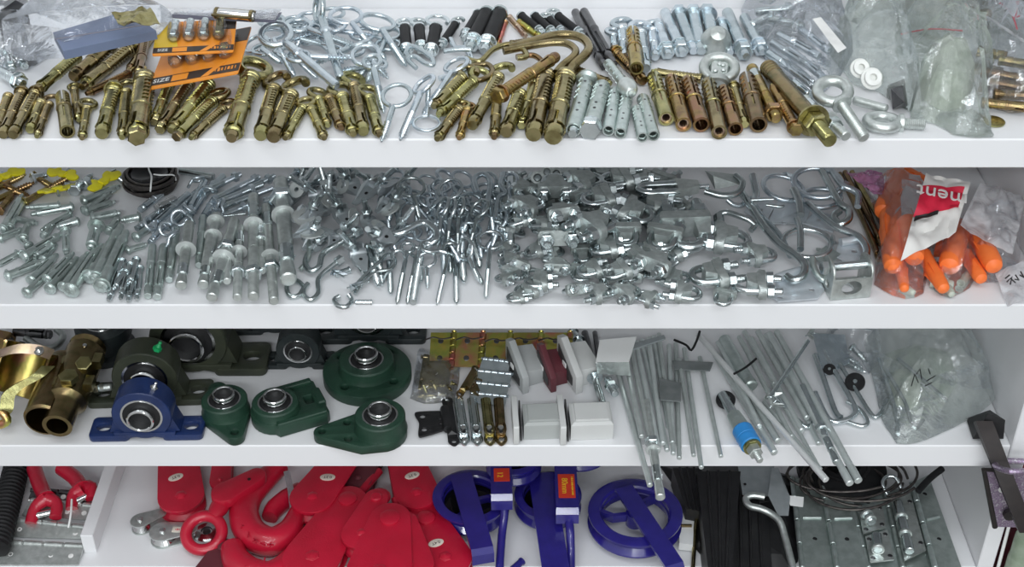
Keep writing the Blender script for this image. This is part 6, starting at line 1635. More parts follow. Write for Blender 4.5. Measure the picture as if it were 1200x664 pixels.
# plastic magnetic catches
def catch(front, rz, s, m, label, upright):
    b = M()
    if upright:      # tall wedge plate with a body behind it
        plate(b, [(-24, 0), (10, 0), (24, 20), (24, 44), (14, 48), (-24, 22)], (), 8, 1, RZ(90) @ RX(90))
        hull(b, [(4, -14, 0), (32, -14, 0), (4, 20, 0), (32, 20, 0), (4, -14, 22), (30, -14, 20), (4, 20, 34), (28, 20, 30)])
        g = M(); plate(g, [(-16, 6), (4, 6), (18, 22), (18, 38), (-16, 16)], (), 1.0, .2, TR(-4.6, 0, 0) @ RZ(90) @ RX(90))
        w = M(); box(w, 1.2, 8, 6, (-5.3, 2, 22), .3)
        parts = [('body', b, m), ('magnet', g, 'magnet'), ('contact_pad', w, 'white_plastic')]
    else:            # low box with a flange plate on its end
        hull(b, [(x, y, z) for x in (5, 46) for y in (-17, 17) for z in (0, 18)] + [(8, -14, 20), (44, -14, 20), (8, 14, 20), (44, 14, 20)])
        hull(b, [(x, y, z) for x in (10, 42) for y in (-12, 12) for z in (19, 22)])
        f = M(); plate(f, rrect(50, 24, 2), (), 6, .8, TR(-3, 0, 12) @ RZ(90) @ RX(90))
        d = M(); box(d, 1.6, 40, 20, (2.2, 0, 11), .2)
        parts = [('body', b, m), ('flange', f, 'ivory_plastic'), ('gap_strip', d, 'magnet')]
    unique('magnetic_catch', label, 'catch', parts, Matrix.Translation(at(3, front[0], front[1], .0004)) @ RZ(rz) @ Matrix.Scale(.001*s, 4))
catch((606, 446), 24, .92, 'grey_plastic', 'grey plastic wedge catch standing behind the pale grey one', True)
catch((640, 446), 22, .82, 'maroon_plastic', 'maroon plastic wedge catch between the grey and white ones', True)
catch((667, 445), 24, .98, 'ivory_plastic', 'white plastic wedge catch standing with dark magnet face showing', True)
catch((607, 502), 3, .98, 'pale_grey_plastic', 'pale grey low plastic catch at the shelf edge beside the slim hinges', False)
catch((661, 502), 3, 1.02, 'ivory_plastic', 'white low plastic catch at the shelf edge beside the rods', False)

# rods and long anchors, many jutting over the edge
rods = [(717, 411, 762, 569, 6.5), (738, 402, 764, 524, 6), (745, 400, 772, 527, 6), (752, 398, 782, 528, 6), (760, 396, 777, 520, 6), (772, 391, 788, 519, 5.5), (784, 404, 789, 532, 5.5), (792, 402, 796, 537, 5.5), (796, 420, 813, 534, 5), (802, 408, 822, 548, 5.5),
  (820, 418, 845, 535, 5), (730, 404, 752, 512, 6), (766, 394, 784, 500, 6), (838, 414, 908, 531, 8), (854, 420, 912, 517, 8), (842, 400, 890, 500, 7), (880, 396, 940, 505, 7), (866, 394, 928, 512, 6), (895, 470, 962, 550, 5), (897, 392, 960, 520, 6), (888, 388, 946, 490, 7), (872, 388, 908, 450, 6), (905, 450, 958, 545, 5)]
for r in rods:
    lay(3, 'rod', r[:2], r[2:4], r[4], 'steel_rod', 'thin straight steel rod, {n} from left among the rods jutting towards the edge', 'rod', 'thin steel rods on the third shelf', lift=R_.uniform(0, .010), fn=f_rod, args=('rod_zinc', 0))
for (a, b, w, lab) in [((818, 392), (968, 562), 6.5, 'bright steel rod lying on top of the others, jutting past the edge'), ((910, 388), (1006, 563), 7.5, 'thick steel rod reaching furthest down over the bottom shelf, beside its twin'), ((901, 390), (996, 566), 7.5, 'thick steel rod twin on the near side of the furthest jutting one')]:
    lay(3, 'rod', a, b, w, 'steel_rod', lab, 'rod', lift=.014, fn=f_rod, args=('rod_bright' if 'bright' in lab else 'rod_zinc', 1))
lay(3, 'tipnut', (757, 470), (774, 583), 11, 'stud_anchor', 'silver stud anchor with washer hanging over the edge between two rods', 'anchor bolt', lift=.003, fn=f_wedge, args=(.42, .52, 0, 0, 'galv', 2.0))
lay(3, 'wdg', (940, 452), (981, 542), 9, 'stud_anchor', 'silver stud anchor lying among the thick jutting rods', 'anchor bolt', lift=.012, fn=f_wedge, args=(.54, 0, 0, 0, 'zinc', 1.8))
lay(3, 'rod', (848, 396), (880, 452), 14, 'steel_tube', 'thick steel tube lying at the back among the rods', 'tube', lift=.006, fn=f_rod, args=('zinc_green', 1))
lay(3, 'rod', (947, 399), (902, 466), 5, 'steel_rod', 'thin steel rod crossing the others the opposite way', 'rod', lift=.026, fn=f_rod, args=('zinc', 1))
for i, (x, y) in enumerate([(902, 463), (948, 392), (905, 474)]):
    toggles_m = f_toggle(60, 16, 'galv', 0)
    unique('spring_toggle', 'small steel toggle, {n} from left on the crossing rod', 'toggle bolt', toggles_m, flatmw(at(3, x, y, .026), 30 + 50*i, .00042, 60), 'small toggles on the crossing rod')
for (a, b, w, m_, lab, fn, ar) in [((685, 389), (698, 440), 8, 'dark', 'dark steel rod leaning behind the white wedge catch', f_rod, ('dark_steel', 1)), ((697, 389), (704, 436), 6, 'd', 'thin dark steel rod right next to the dark leaning one', f_rod, ('dark_steel', 0)),
       ((678, 398), (690, 436), 11, 'z', 'silver anchor lying against the white wedge catch', f_molly, ('zinc', 1.2)), ((697, 442), (709, 482), 9, 'f', 'silver flared screw anchor beside the white low catch', f_molly, ('zinc', 1.9)), ((712, 444), (721, 462), 10, 'n', 'short silver bolt below the white angle bracket', f_tipnut, (.4, 0, 'zinc')), ((672, 390), (684, 410), 9, 'z', 'silver screw at the back behind the white wedge catch', f_screw, ('zinc',))]:
    lay(3, fn.__name__, a, b, w, 'steel_anchor', lab, 'anchor bolt', fn=fn, args=ar, lift=.003)
m = slab(3, [(703, 398), (746, 394), (737, 424), (698, 424)], (.038, .038, .034, .034), .0016)
n_ = M(); hull(n_, [at(3, x, y, h) for x, y, h in [(698, 424, .034), (737, 424, .034), (739, 440, .016), (700, 438, .016)]] + [at(3, x, y, h) for x, y, h in [(698, 422, .033), (737, 422, .033), (739, 438, .015), (700, 436, .015)]])
wthing('angle_bracket', 'white steel angle bracket pierced by a thin rod', 'bracket', [('top_flange', m, 'white_plastic'), ('front_flange', n_, 'galv')])
m = slab(3, [(735, 404), (778, 392), (780, 396), (738, 410)], (.030, .034, .034, .030), .002)
wthing('steel_plate', 'narrow bright steel plate lying across the rods behind the angle bracket', 'plate', [('plate', m, 'zinc_sheet')])
m = slab(3, [(772, 442), (798, 448), (798, 470), (774, 468)], (.016, .016, .014, .014), .0012)
wthing('clear_sleeve', 'small dark metal tab lying across the rods near their middle', 'tab', [('tab', m, 'dark_zinc')])
m = slab(3, [(788, 422), (836, 424), (832, 434), (790, 432)], (.012, .012, .010, .010), .0012)
wthing('steel_plate', 'small dark steel plate lying under the rods at the back', 'plate', [('plate', m, 'dark_zinc')])
for pts, lab in [([(790, 398, .02), (804, 404, .022), (810, 410, .022), (816, 400, .022), (820, 388, .022)], 'black cable tie tail curling at the back of the rods'), ([(860, 438, .024), (874, 430, .026), (886, 420, .024)], 'black cable tie wound across the thick rods')]:
    bent(3, pts, 3, 'cable_tie', lab, 'cable tie', 'rubber', None, 4, 6)
# blue capped anchor
def bluecap(L):
    s = M(); lathe(s, [(2.2, 0), (2.4, 1), (2.4, L*.5)], 14)
    d = M(); lathe(d, [(2.6, L*.30), (3.4, L*.32), (4.4, L*.56), (3.8, L*.58)], 18)
    b = M(); lathe(b, [(4.7, L*.54), (5, L*.55), (5, L*.66), (4.85, L*.665), (4.85, L*.675), (5, L*.68), (5, L*.77), (4.7, L*.78)], 24)
    w = M(); washer(w, 4.3, L*.78, L*.81)
    n = M(); hexnut(n, 3.4, L*.81, L*.90)
    t = M(); threaded(t, 1.7, L*.89, L, 1, .1)
    return [('shank', s, 'zinc'), ('grey_sleeve', d, 'zinc_green'), ('blue_sleeve', b, 'blue_plastic'), ('washer', w, 'brass'), ('nut', n, 'galv'), ('stud', t, 'galv')]
lay(3, 'bluecap', (846, 462), (891, 540), 24, 'blue_anchor', 'anchor with bright blue plastic sleeve and brass washer at the shelf edge', 'anchor bolt', fn=bluecap, ha=.012, hb=.012)
m = M(); lathe(m, [(10, 0), (11, 1), (11, 5), (10, 6)], 22); h = M(); lathe(h, [(5, 6), (4.6, 6.6), (0, 6.6)], 16)
unique('rubber_washer', 'dark rubber disc lying behind the blue sleeved anchor', 'washer', [('disc', m, 'rubber'), ('metal_core', h, 'zinc')], flatmw(at(3, 850, 470, .006), 0, .0009, 20))
# L and J hooks
for pts, w, lab in [([(958, 398, .014), (974, 428, .012), (1000, 474, .007), (1000, 487, .004), (984, 494, .004), (970, 490, .004), (955, 460, .007)], 7, 'largest silver J hook, bent end near the shelf edge'), ([(955, 416, .012), (966, 446, .010), (979, 482, .005), (986, 489, .005)], 7, 'silver hook rod nested inside the largest J hook'),
      ([(906, 462, .012), (922, 478, .008), (936, 494, .005), (946, 500, .004), (955, 492, .004)], 6, 'silver hook rod bent between the jutting rods'), ([(984, 426, .014), (1000, 452, .010), (1020, 484, .004), (1029, 487, .004), (1041, 467, .006)], 5.5, 'slim silver V hook beside the frosted bag'), ([(992, 470, .008), (1008, 480, .006), (1017, 494, .004), (1010, 499, .003), (992, 494, .003)], 5, 'short silver hook turned back under the V hook')]:
    bent(3, pts, w, 'rod_hook', lab, 'hook', 'zinc', None, 5, 10)
for x, y, r, lab in [(1002, 448, 11.5, 'black rubber disc threaded on the slim V hook'), (972, 433, 10, 'black rubber disc behind the largest J hook')]:
    m = M(); pipe(m, [(r, 0), (r*1.05, .5), (r*1.05, 2.5), (r, 3)], [(2.6, 0), (2.6, .5), (2.6, 2.5), (2.6, 3)], 22); h = M(); lathe(h, [(2.5, -2), (3, -1), (3, 4), (2.5, 5)], 14)
    unique('rubber_disc', lab, 'washer', [('disc', m, 'rubber'), ('sleeve', h, 'zinc')], flatmw(at(3, x, y, .012), -25, .00085 if r > 11 else .0006, 30))
m = slab(3, [(952, 390), (990, 392), (996, 424), (966, 440)], (.020, .020, .012, .010), .0015)
wthing('white_tray', 'pale plastic tray end behind the largest J hook', 'tray', [('panel', m, 'zinc_blue')])
for a, b in [((992, 424), (1014, 436)), ((986, 414), (1010, 430)), ((1000, 408), (1016, 424)), ((978, 404), (996, 414))]:
    lay(3, 'moly', a, b, 7, 'bagged_screw', 'silver screw in the small clear bag behind the V hook', 'screw', 'silver screws in the small clear bag', fn=f_screw, args=('zinc',), lift=.004)
m = M(); pillow(m, outl(3, [(966, 396, .01), (986, 386, .02), (1026, 388, .02), (1032, 414), (1018, 440), (994, 432), (976, 420)]), .034, 1.2, 111, 46, 12)
wthing('plastic_bag', 'small clear bag of screws behind the slim V hook', 'bag', [('film', m, 'clear_bag')])
for i, pts in enumerate([[(1036, 430, .02), (1060, 470, .01), (1070, 500, .006), (1082, 492, .006)], [(1030, 420, .02), (1048, 476, .01), (1052, 506, .004)], [(1052, 420, .024), (1090, 452, .018), (1110, 470, .014)]]):
    bent(3, pts, 5, 'bagged_hook', 'silver hook inside the large frosted bag, {n} from left', 'hook', 'zinc', 'silver hooks in the large frosted bag', 5, 8)
m = M(); pillow(m, outl(3, [(1036, 416, .004), (1070, 404, .008), (1112, 412, .008), (1124, 446, .004), (1100, 484), (1062, 500), (1042, 482), (1034, 446)]), .010, .5, 141, 40, 10)
wthing('fitting_lump', 'pale green lump of fittings inside the large frosted bag', 'fittings', [('lump', m, 'pale_green')])
m = M(); pillow(m, outl(3, [(1012, 400, .01), (1030, 384, .03), (1080, 378, .05), (1130, 386, .04), (1156, 420, .02), (1168, 466, .012), (1152, 482, .006), (1120, 500), (1080, 518), (1052, 522), (1034, 494), (1024, 450)]), .046, .9, 121, 64, 16)
s = M()
for st in [[(1068, 452), (1072, 438), (1076, 448)], [(1074, 438), (1078, 432), (1080, 444)], [(1086, 446), (1096, 440)], [(1084, 452), (1092, 448)], [(1090, 438), (1088, 432)]]:
    tube(s, [at(3, x, y, .0575) for x, y in st], .0006, 5)
wthing('plastic_bag', 'large frosted bag of hooks with handwriting, by the cabinet side', 'bag', [('film', m, 'mid_bag'), ('handwriting', s, 'print_black')])
# ------------------------------------------------------------------ black hasp hanging at the right front corner
def atY(px, py, Y):
    d = ray(px, py); t = (Y - CAM.y) / d.y
    return CAM + d * t
m = M(); hull(m, [at(3, x, y, h) for x, y, h in [(1132, 490, .002), (1160, 480, .030), (1178, 492, .030), (1176, 514, .004), (1140, 514, .003), (1158, 484, .034)]])
b = M(); strap(b, [at(3, 1152, 494, .024), atY(1163, 522, -.012), atY(1178, 560, -.030), atY(1203, 622, -.046)], (1, 0, 0), .0165, .007)
wthing('black_bracket', 'black metal bracket on the shelf corner with its bar hanging down in front', 'bracket', [('foot_plate', m, 'black_paint'), ('hanging_bar', b, 'brown_coat')])
m = M(); tube(m, smooth([atY(x, y, Y) for x, y, Y in [(1166, 545, -.026), (1182, 540, -.018), (1210, 542, -.022), (1212, 550, -.044), (1184, 552, -.050)]], 4, True), .003, 9, True)
wthing('steel_ring', 'worn steel ring around the black hanging bar', 'ring', [('ring', m, 'purple_zinc')])
P = [atY(1153, 550, -.014), atY(1206, 552, -.014), atY(1210, 618, -.016), atY(1166, 617, -.016)]
m = M(); hull(m, P + [p + V((0, .003, 0)) for p in P])
d = M(); lathe(d, [(.007, 0), (.0066, .004), (0, .005)], 18, Matrix.Translation(atY(1183, 601, -.0165)) @ RX(90))
k = M(); lathe(k, [(.0045, 0), (.0042, .001), (0, .0011)], 14, Matrix.Translation(atY(1175, 573, -.0165)) @ RX(90))
e = M(); tube(e, [P[3], P[0], P[1]], .0028, 8)
wthing('hasp_plate', 'mottled purplish steel hasp plate hanging behind the black bar', 'hasp', [('plate', m, 'purple_zinc'), ('dark_boss', d, 'brown_coat'), ('white_hole', k, 'print_white'), ('rolled_edge', e, 'brown_coat')])
# things standing outside beside the cabinet
m = M(); box(m, .06, .10, .46, (.56, .06, .23), .004); t = M(); box(m, .05, .09, .004, (.56, .06, .462), .001)
c = M(); box(c, .052, .006, .40, (.56, .008, .23), .002)
wthing('red_case', 'deep red case standing on the floor beside the cabinet', 'case', [('case', m, 'deep_red'), ('front_strip', c, 'print_red')], base=V((.56, .06, 0)))
m = M(); lathe(m, [(.010, 0), (.011, .003), (.011, .46), (.010, .463)], 18, TR(.5265, -.014, .0))
r = M(); lathe(r, [(.0112, .40), (.0118, .402), (.0118, .43), (.0112, .432)], 18, TR(.5265, -.014, 0))
wthing('green_tube', 'pale green plastic tube standing on the floor beside the cabinet', 'tube', [('tube', m, 'green_tube'), ('collar', r, 'green_tube')])
m = M(); tube(m, smooth([V((.5125, -.006, .0)), V((.513, -.008, .30)), V((.5115, -.006, .40)), V((.5125, .0, .47))], 8), .0018, 8)
wthing('white_cable', 'thin white cable hanging beside the cabinet front', 'cable', [('cable', m, 'white_plastic')])
m = M(); box(m, .16, .02, .66, (.62, .23, .33), .003); s = M(); box(s, .012, .006, .62, (.565, .217, .33), .002)
wthing('brown_panel', 'dark reddish brown board standing behind the red case', 'board', [('board', m, 'maroon_plastic'), ('edge_strip', s, 'brown_coat')])

# ------------------------------------------------------------------ bottom shelf
def oval_sticker(r, T, text, rot=180):
    s = M(); plate(s, circ(0, 0, r, 26, r*.62), (), .5, .1, T)
    t = text_mesh(text, r*.62, T @ TR(0, 0, .3) @ RZ(rot), .12)
    return ('sticker', s, 'sticker_cream', None, [('lettering', t, 'print_black')])
def snatch(label, c, toward, R, L, h=.0, r1=9, sticker=None, red='red_paint', Tk=19, cover=.6, tilt=0, bolt=True, hookend=True, h_bolt=None):
    """snatch block lying on its side: c = image of the round end's centre (on the upper cheek), toward = image point of the narrow end"""
    zt = (Tk + 1)/1000 + h
    P = at(4, c[0], c[1], zt); Q = at(4, toward[0], toward[1], zt)
    d = Q - P; rz = math.degrees(math.atan2(d.y, d.x)) - 90
    Lm = L or d.length*1000
    parts = []
    up = M(); plate(up, teardrop(R, r1, Lm), (), 2.6, .6, TR(0, 0, Tk - 1.3)); parts.append(('cheek', up, red))
    lo = M(); plate(lo, teardrop(R, r1, Lm), (), 2.6, .6, TR(0, 0, 1.5)); parts.append(('cheek', lo, red))
    sh = M(); lathe(sh, [(R*.98, 3.2), (R*.98, 4.6), (R*.8, Tk*.5 - 1), (R*.8, Tk*.5 + 1), (R*.98, Tk - 4.4), (R*.98, Tk - 3)], 32); parts.append(('sheave', sh, red))
    ax = M(); lathe(ax, [(R*.20, Tk - .2), (R*.2, Tk + 1.6), (R*.1, Tk + 2.8), (0, Tk + 3)], 16); hexnut(ax, R*.26, Tk - .2, Tk + 1.2); parts.append(('axle', ax, red))
    if bolt:
        b = M(); lathe(b, [(r1*.5, 1), (r1*.5, Tk + 2), (r1*.4, Tk + 3), (0, Tk + 3.2)], 16, TR(0, Lm - 1, 0)); parts.append(('end_bolt', b, red))
    if hookend:
        e = M(); tube(e, [(9*sin(a), Lm + 10 - 9*cos(a), Tk*.5) for a in [2*pi*i/20 for i in range(20)]], 3.6, 10, True); parts.append(('swivel_eye', e, red))
    if sticker:
        S = at(4, sticker[0], sticker[1], zt)
        l = (RZ(-rz) @ (S - P)) * 1000
        parts.append(oval_sticker(8.5, TR(l.x, l.y, Tk + .2) @ RZ(sticker[2] - rz), sticker[3], 180))
    unique('snatch_block', label, 'pulley', parts, Matrix.Translation(P - V((0, 0, Tk/1000))) @ RZ(rz) @ Matrix.Scale(.001, 4))
snatch('red snatch block standing alone next to the two small chrome pulleys', (212, 580), (206, 505), 25.5, None, .0005, 20, (206, 559, 30, '0.3T'))
snatch('red snatch block lying with sticker up, right of the big red hook', (366, 581), (404, 532), 25, None, .012, 20, (384, 559, 0, '0.3T'), hookend=False)
snatch('red snatch block at the back, sticker up, next to the first blue pulley', (488, 576), (470, 520), 25, None, .006, 18, (483, 557, 25, '0.3T'), hookend=False)
snatch('long red snatch block lying in front of the big red hook', (366, 651), (408, 584), 31, None, .010, 20)
snatch('slim red snatch block leaning between the long ones, bolts at both ends', (424, 624), (441, 582), 22, None, .018, 13)
snatch('wide red snatch block at the shelf front, centre of the red ones', (444, 668), (457, 606), 34, None, .020, 22)
snatch('narrow red snatch block beside the wide one, top bolt showing', (478, 660), (474, 610), 27, None, .016, 14)
snatch('red snatch block at the front with sticker, touching the first blue pulley', (522, 652), (499, 606), 28, None, .002, 20, (511, 636, 25, '0.4T'), hookend=False)
# red lifting hooks
def redhook(label, pts, rad, name='lifting_hook', letters=True, extra=None):
    P3 = smooth([at(4, x, y, h) for x, y, h, r in pts], 6); rs = []
    for i in range(len(pts)-1):
        for j in range(6): rs.append((pts[i][3]*(1-j/6) + pts[i+1][3]*j/6)*.001)
    rs.append(pts[-1][3]*.001)
    m = M(); tube(m, P3, rs, 16)
    parts = [('hook', m, 'red_paint')]
    if letters:
        e = M()
        for i, (x, y) in enumerate(letters):
            p = at(4, x, y, pts[0][2] + .0145)
            box(e, .0012, .007, .0018, T=Matrix.Translation(p) @ RZ(-60 + 30*i))
            if i % 2: box(e, .005, .0012, .0018, T=Matrix.Translation(p) @ RZ(-60 + 30*i))
        parts.append(('raised_marking', e, 'red_paint'))
    if extra: parts += extra
    wthing(name, label, 'hook', parts)
lt = M(); strap(lt, [at(4, 336, 552, .030), at(4, 341, 575, .026), at(4, 344, 600, .022)], (1, 0, .3), .007, .0018)
redhook('big red lifting hook with silver safety latch, raised marks along its curve', [(330, 545, .018, 10), (312, 560, .018, 13), (292, 582, .018, 15), (286, 604, .018, 16.5), (296, 626, .018, 17), (318, 634, .018, 16), (338, 622, .018, 13), (347, 604, .018, 10), (350, 590, .020, 6)], 15,
        letters=[(281, 604), (285, 616), (291, 626), (299, 633), (308, 637), (317, 638)], extra=[('safety_latch', lt, 'zinc')])
redhook('second red lifting hook lying under the big one, at the shelf front', [(272, 640, .017, 12), (278, 658, .017, 15), (298, 672, .017, 16), (322, 672, .017, 15), (346, 650, .014, 12), (366, 622, .012, 10)], 15, letters=[(290, 662), (300, 660), (310, 656)])
redhook('dark red lifting hook seen inside the curve of the big one', [(352, 572, .008, 8), (336, 584, .008, 11), (322, 596, .008, 11), (316, 606, .008, 9)], 11, letters=None)
a = at(4, 239, 624, .018); u = mpp(a)
e = M(); tube(e, [V((21*u*cos(t), 21*u*sin(t), 0)) for t in [2*pi*i/36 for i in range(36)]], .0064, 16, True, Matrix.Translation(a) @ RX(24))
s = M(); P = [at(4, 249, 606, .026), at(4, 256, 596, .028), at(4, 264, 582, .028)]; tube(s, P, [.0075, .010, .011], 14)
c = M(); T = Matrix.Translation(at(4, 264, 580, .035)) @ RZ(-48)
plate(c, teardrop(.0150, .011, .040), (), .012, .002, T)
d = M(); lathe(d, [(.002, .0058), (.0018, .0066), (0, .0068)], 12, T @ TR(.002, .030, 0))
wthing('swivel_eye_hook', 'red swivel eye with round ring, beside the small chrome pulleys', 'swivel', [('ring', e, 'red_paint'), ('neck', s, 'red_paint'), ('arm', c, 'red_paint'), ('pin_hole', d, 'black_void')])
m = M(); lathe(m, [(15, 0), (16, 1), (16, 4), (14, 6), (7, 7), (6, 5), (0, 5)], 26)
d = M(); lathe(d, [(5, 5), (4, 7.5), (0, 8)], 16)
unique('chrome_cup', 'small chrome cup seen through the red ring', 'cup', [('cup', m, 'chrome'), ('hub', d, 'dark_steel')], Matrix.Translation(at(4, 243, 626, .0004)) @ Matrix.Scale(.0009, 4))
for i, (q, lab) in enumerate([(((268, 640), (258, 668)), 'chrome shaft lying under the second red hook'), (((352, 632), (336, 648)), 'short chrome pin between the big red hook and the long block'), (((372, 604), (356, 622)), 'chrome pin lying behind the long red block')]):
    lay(4, 'rod', q[0], q[1], 9, 'chrome_pin', lab, 'pin', fn=f_rod, args=('chrome', 1), lift=.004)
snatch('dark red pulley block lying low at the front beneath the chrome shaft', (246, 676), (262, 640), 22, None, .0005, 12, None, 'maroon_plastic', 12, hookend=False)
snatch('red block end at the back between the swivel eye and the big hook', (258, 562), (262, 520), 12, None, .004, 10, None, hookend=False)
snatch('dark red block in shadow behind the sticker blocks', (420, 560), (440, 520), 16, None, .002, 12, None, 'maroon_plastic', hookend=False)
redhook('thin red hook arm between the leaning blocks at the back', [(444, 552, .016, 5), (432, 566, .018, 5), (422, 578, .018, 5), (418, 584, .02, 4)], 5, letters=None)
redhook('small red ring shank standing behind the wide red block', [(462, 584, .024, 3.4), (464, 594, .022, 3.4), (462, 606, .02, 3.4)], 4, letters=None)
# small chrome pulleys
def minipulley(c, toward, label, R=15, st=False, Tk=13):
    zt = Tk/1000 + .0005
    P = at(4, c[0], c[1], zt); Q = at(4, toward[0], toward[1], zt); d = Q - P; rz = math.degrees(math.atan2(d.y, d.x)) - 90; L = d.length*1000
    parts = []
    for z in (.8, Tk - .8):
        m = M(); plate(m, teardrop(R, R*.62, L), (), 1.5, .4, TR(0, 0, z)); parts.append(('cheek', m, 'galv'))
    s = M(); lathe(s, [(R*.9, 1.8), (R*.9, 2.6), (R*.66, Tk*.45), (R*.66, Tk*.55), (R*.9, Tk - 2.6), (R*.9, Tk - 1.8)], 28); parts.append(('sheave', s, 'chrome'))
    a = M(); lathe(a, [(3.6, Tk - .1), (3.6, Tk + 1.6), (2.6, Tk + 2.4), (0, Tk + 2.5)], 16); parts.append(('axle', a, 'chrome'))
    if st:
        k = M(); plate(k, rrect(8, 17, .6), (), .3, .05, TR(1.5, 19, Tk + .25) @ RZ(-14)); t = print_bars(6, 12, 2.6, TR(1.5, 19, Tk + .45) @ RZ(76))
        parts.append(('label', k, 'sticker_cream', None, [('lettering', t, 'print_red')]))
    unique('small_pulley', label, 'pulley', parts, Matrix.Translation(P - V((0, 0, Tk/1000))) @ RZ(rz) @ Matrix.Scale(.001, 4))
minipulley((164, 609), (188, 600), 'small chrome pulley lying furthest out beside the red snatch block', 10.5, False, 13)
minipulley((190, 622), (222, 618), 'small chrome pulley with a tiny label, against the red ring', 14, True, 13)

# blue wheel pulleys
def wheel(c, R, hub, spokes, h, rz=0, T=20, web=False):
    P = at(4, c[0], c[1], h + T/2000)
    w = M(); pipe(w, [(R*.93, -T/2), (R, -T/2 + 1), (R, -T/2 + 3), (R*.88, -1.5), (R*.88, 1.5), (R, T/2 - 3), (R, T/2 - 1), (R*.93, T/2)], [(R*.76, -T/2), (R*.72, -T/2 + 2), (R*.72, -2), (R*.70, -1), (R*.70, 1), (R*.72, 2), (R*.72, T/2 - 2), (R*.76, T/2)], 44)
    s = M(); pipe(s, [(hub, -T*.42), (hub, T*.42)], [(hub*.4, -T*.42), (hub*.4, T*.42)], 22)
    parts = [('rim', w, 'ultramarine'), ('hub', s, 'ultramarine')]
    if web:
        d = M(); lathe(d, [(hub*.9, -3), (hub*1.2, -2), (R*.72, -2.4), (R*.72, -3.6), (hub, -4.2)], 36); parts.append(('dark_disc', d, 'black_gloss'))  # black disc added so the wheel's inside looks dark
    for i in range(spokes):
        k = M(); strap(k, [(hub*.8, 0, 0), (R*.45, R*.10, 0), (R*.74, 0, 0)], (0, 0, 1), T*.5, 5, RZ(360*i/spokes + rz)); parts.append(('spoke', k, 'ultramarine'))
    return P, parts
def bluepulley(label, c, R, h, s0, s1, wpx, hook=None, stick=None, spokes=3, rz=0, T=20, hub=8, web=True):
    P, parts = wheel(c, R, hub, spokes, h, rz, T, web)
    Wm = Matrix.Translation(P) @ Matrix.Scale(.001, 4); Wi = Wm.inverted()
    zt = h + T/1000 + .004
    A, B = at(4, s0[0], s0[1], zt), at(4, s1[0], s1[1], zt)
    wd = (B-A).cross(V((0, 0, 1))).normalized()
    f = M(); d = (B-A).normalized()
    strap(f, [A - d*.001, A, B, B + d*.003 - V((0, 0, .004)), B + d*.004 - V((0, 0, min(zt*.55, .016)))], wd, wpx*mpp(A), .004, Wi)
    parts.append(('frame_strap', f, 'ultramarine'))
    b = M(); lathe(b, [(3.4, 0), (3.4, 2), (2, 3), (0, 3.2)], 14, Wi @ Matrix.Translation(P.lerp(P, 1) + V((0, 0, zt - P.z + .0018))) @ Matrix.Scale(.001, 4)); parts.append(('axle_rivet', b, 'ultramarine'))
    if hook:
        k = M(); tube(k, smooth([Wi @ at(4, x, y, hh) for x, y, hh in hook], 6), 4.6, 12); parts.append(('hook_rod', k, 'ultramarine'))
    if stick:
        p, w_, h_, txt = stick; S = at(4, p[0], p[1], zt + .0024)
        R3 = Matrix((wd, d, V((0, 0, 1)))).transposed().to_4x4()
        if R3.determinant() < 0: R3 = Matrix((-wd, d, V((0, 0, 1)))).transposed().to_4x4()
        TT = Wi @ Matrix.Translation(S) @ R3 @ Matrix.Scale(.001, 4)
        k = M(); plate(k, rrect(w_, h_, .4), (), .4, .05, TT)
        t = text_mesh(txt[0], w_*.52, TT @ TR(w_*.12, 0, .4) @ RZ(90 if d.y > 0 else 90), .12)
        subs = [('lettering', t, 'print_yellow')]
        if len(txt) > 1:
            t2 = print_bars(12, h_*.8, w_*.12, TT @ TR(-w_*.34, 0, .4) @ RZ(90)); subs.append(('small_print', t2, 'print_yellow'))
        parts.append(('red_label', k, 'sticker_red', None, subs))
    unique('wheel_pulley', label, 'pulley', parts, Wm)
bluepulley('blue wheel pulley nearest the red snatch blocks, strap lying across its wheel', (552, 588), 42, .012, (540, 557), (565, 643), 25)
bluepulley('blue wheel pulley in the middle, behind the strap of the first one', (642, 586), 37, .006, (634, 556), (652, 672), 30, None, None)
bluepulley('blue wheel pulley with a red 12 label, mostly behind the first two', (602, 540), 31, .034, (586, 515), (588, 580), 24, [(586, 586, .046), (591, 598, .038), (588, 628, .024), (585, 672, .012)], ((588, 556), 17, 20, ('12',)))
bluepulley('blue wheel pulley with a red 80mm label on its upright strap', (678, 520), 36, .030, (660, 500), (665, 596), 25, [(666, 604, .040), (668, 622, .036), (669, 650, .020), (669, 682, .010)], ((664, 569), 18, 36, ('80mm', 'WIRE PULLEY')))
bluepulley('largest blue wheel pulley with open spokes, strap crossing towards the front', (744, 606), 51, .010, (731, 572), (790, 662), 22, None, None, 3, 50, 20, 10, False)
lay(4, 'rod', (595, 672), (612, 657), 9, 'blue_rod', 'short blue rod end at the front between two blue pulleys', 'rod', fn=f_rod, args=('ultramarine', 1), lift=.004)

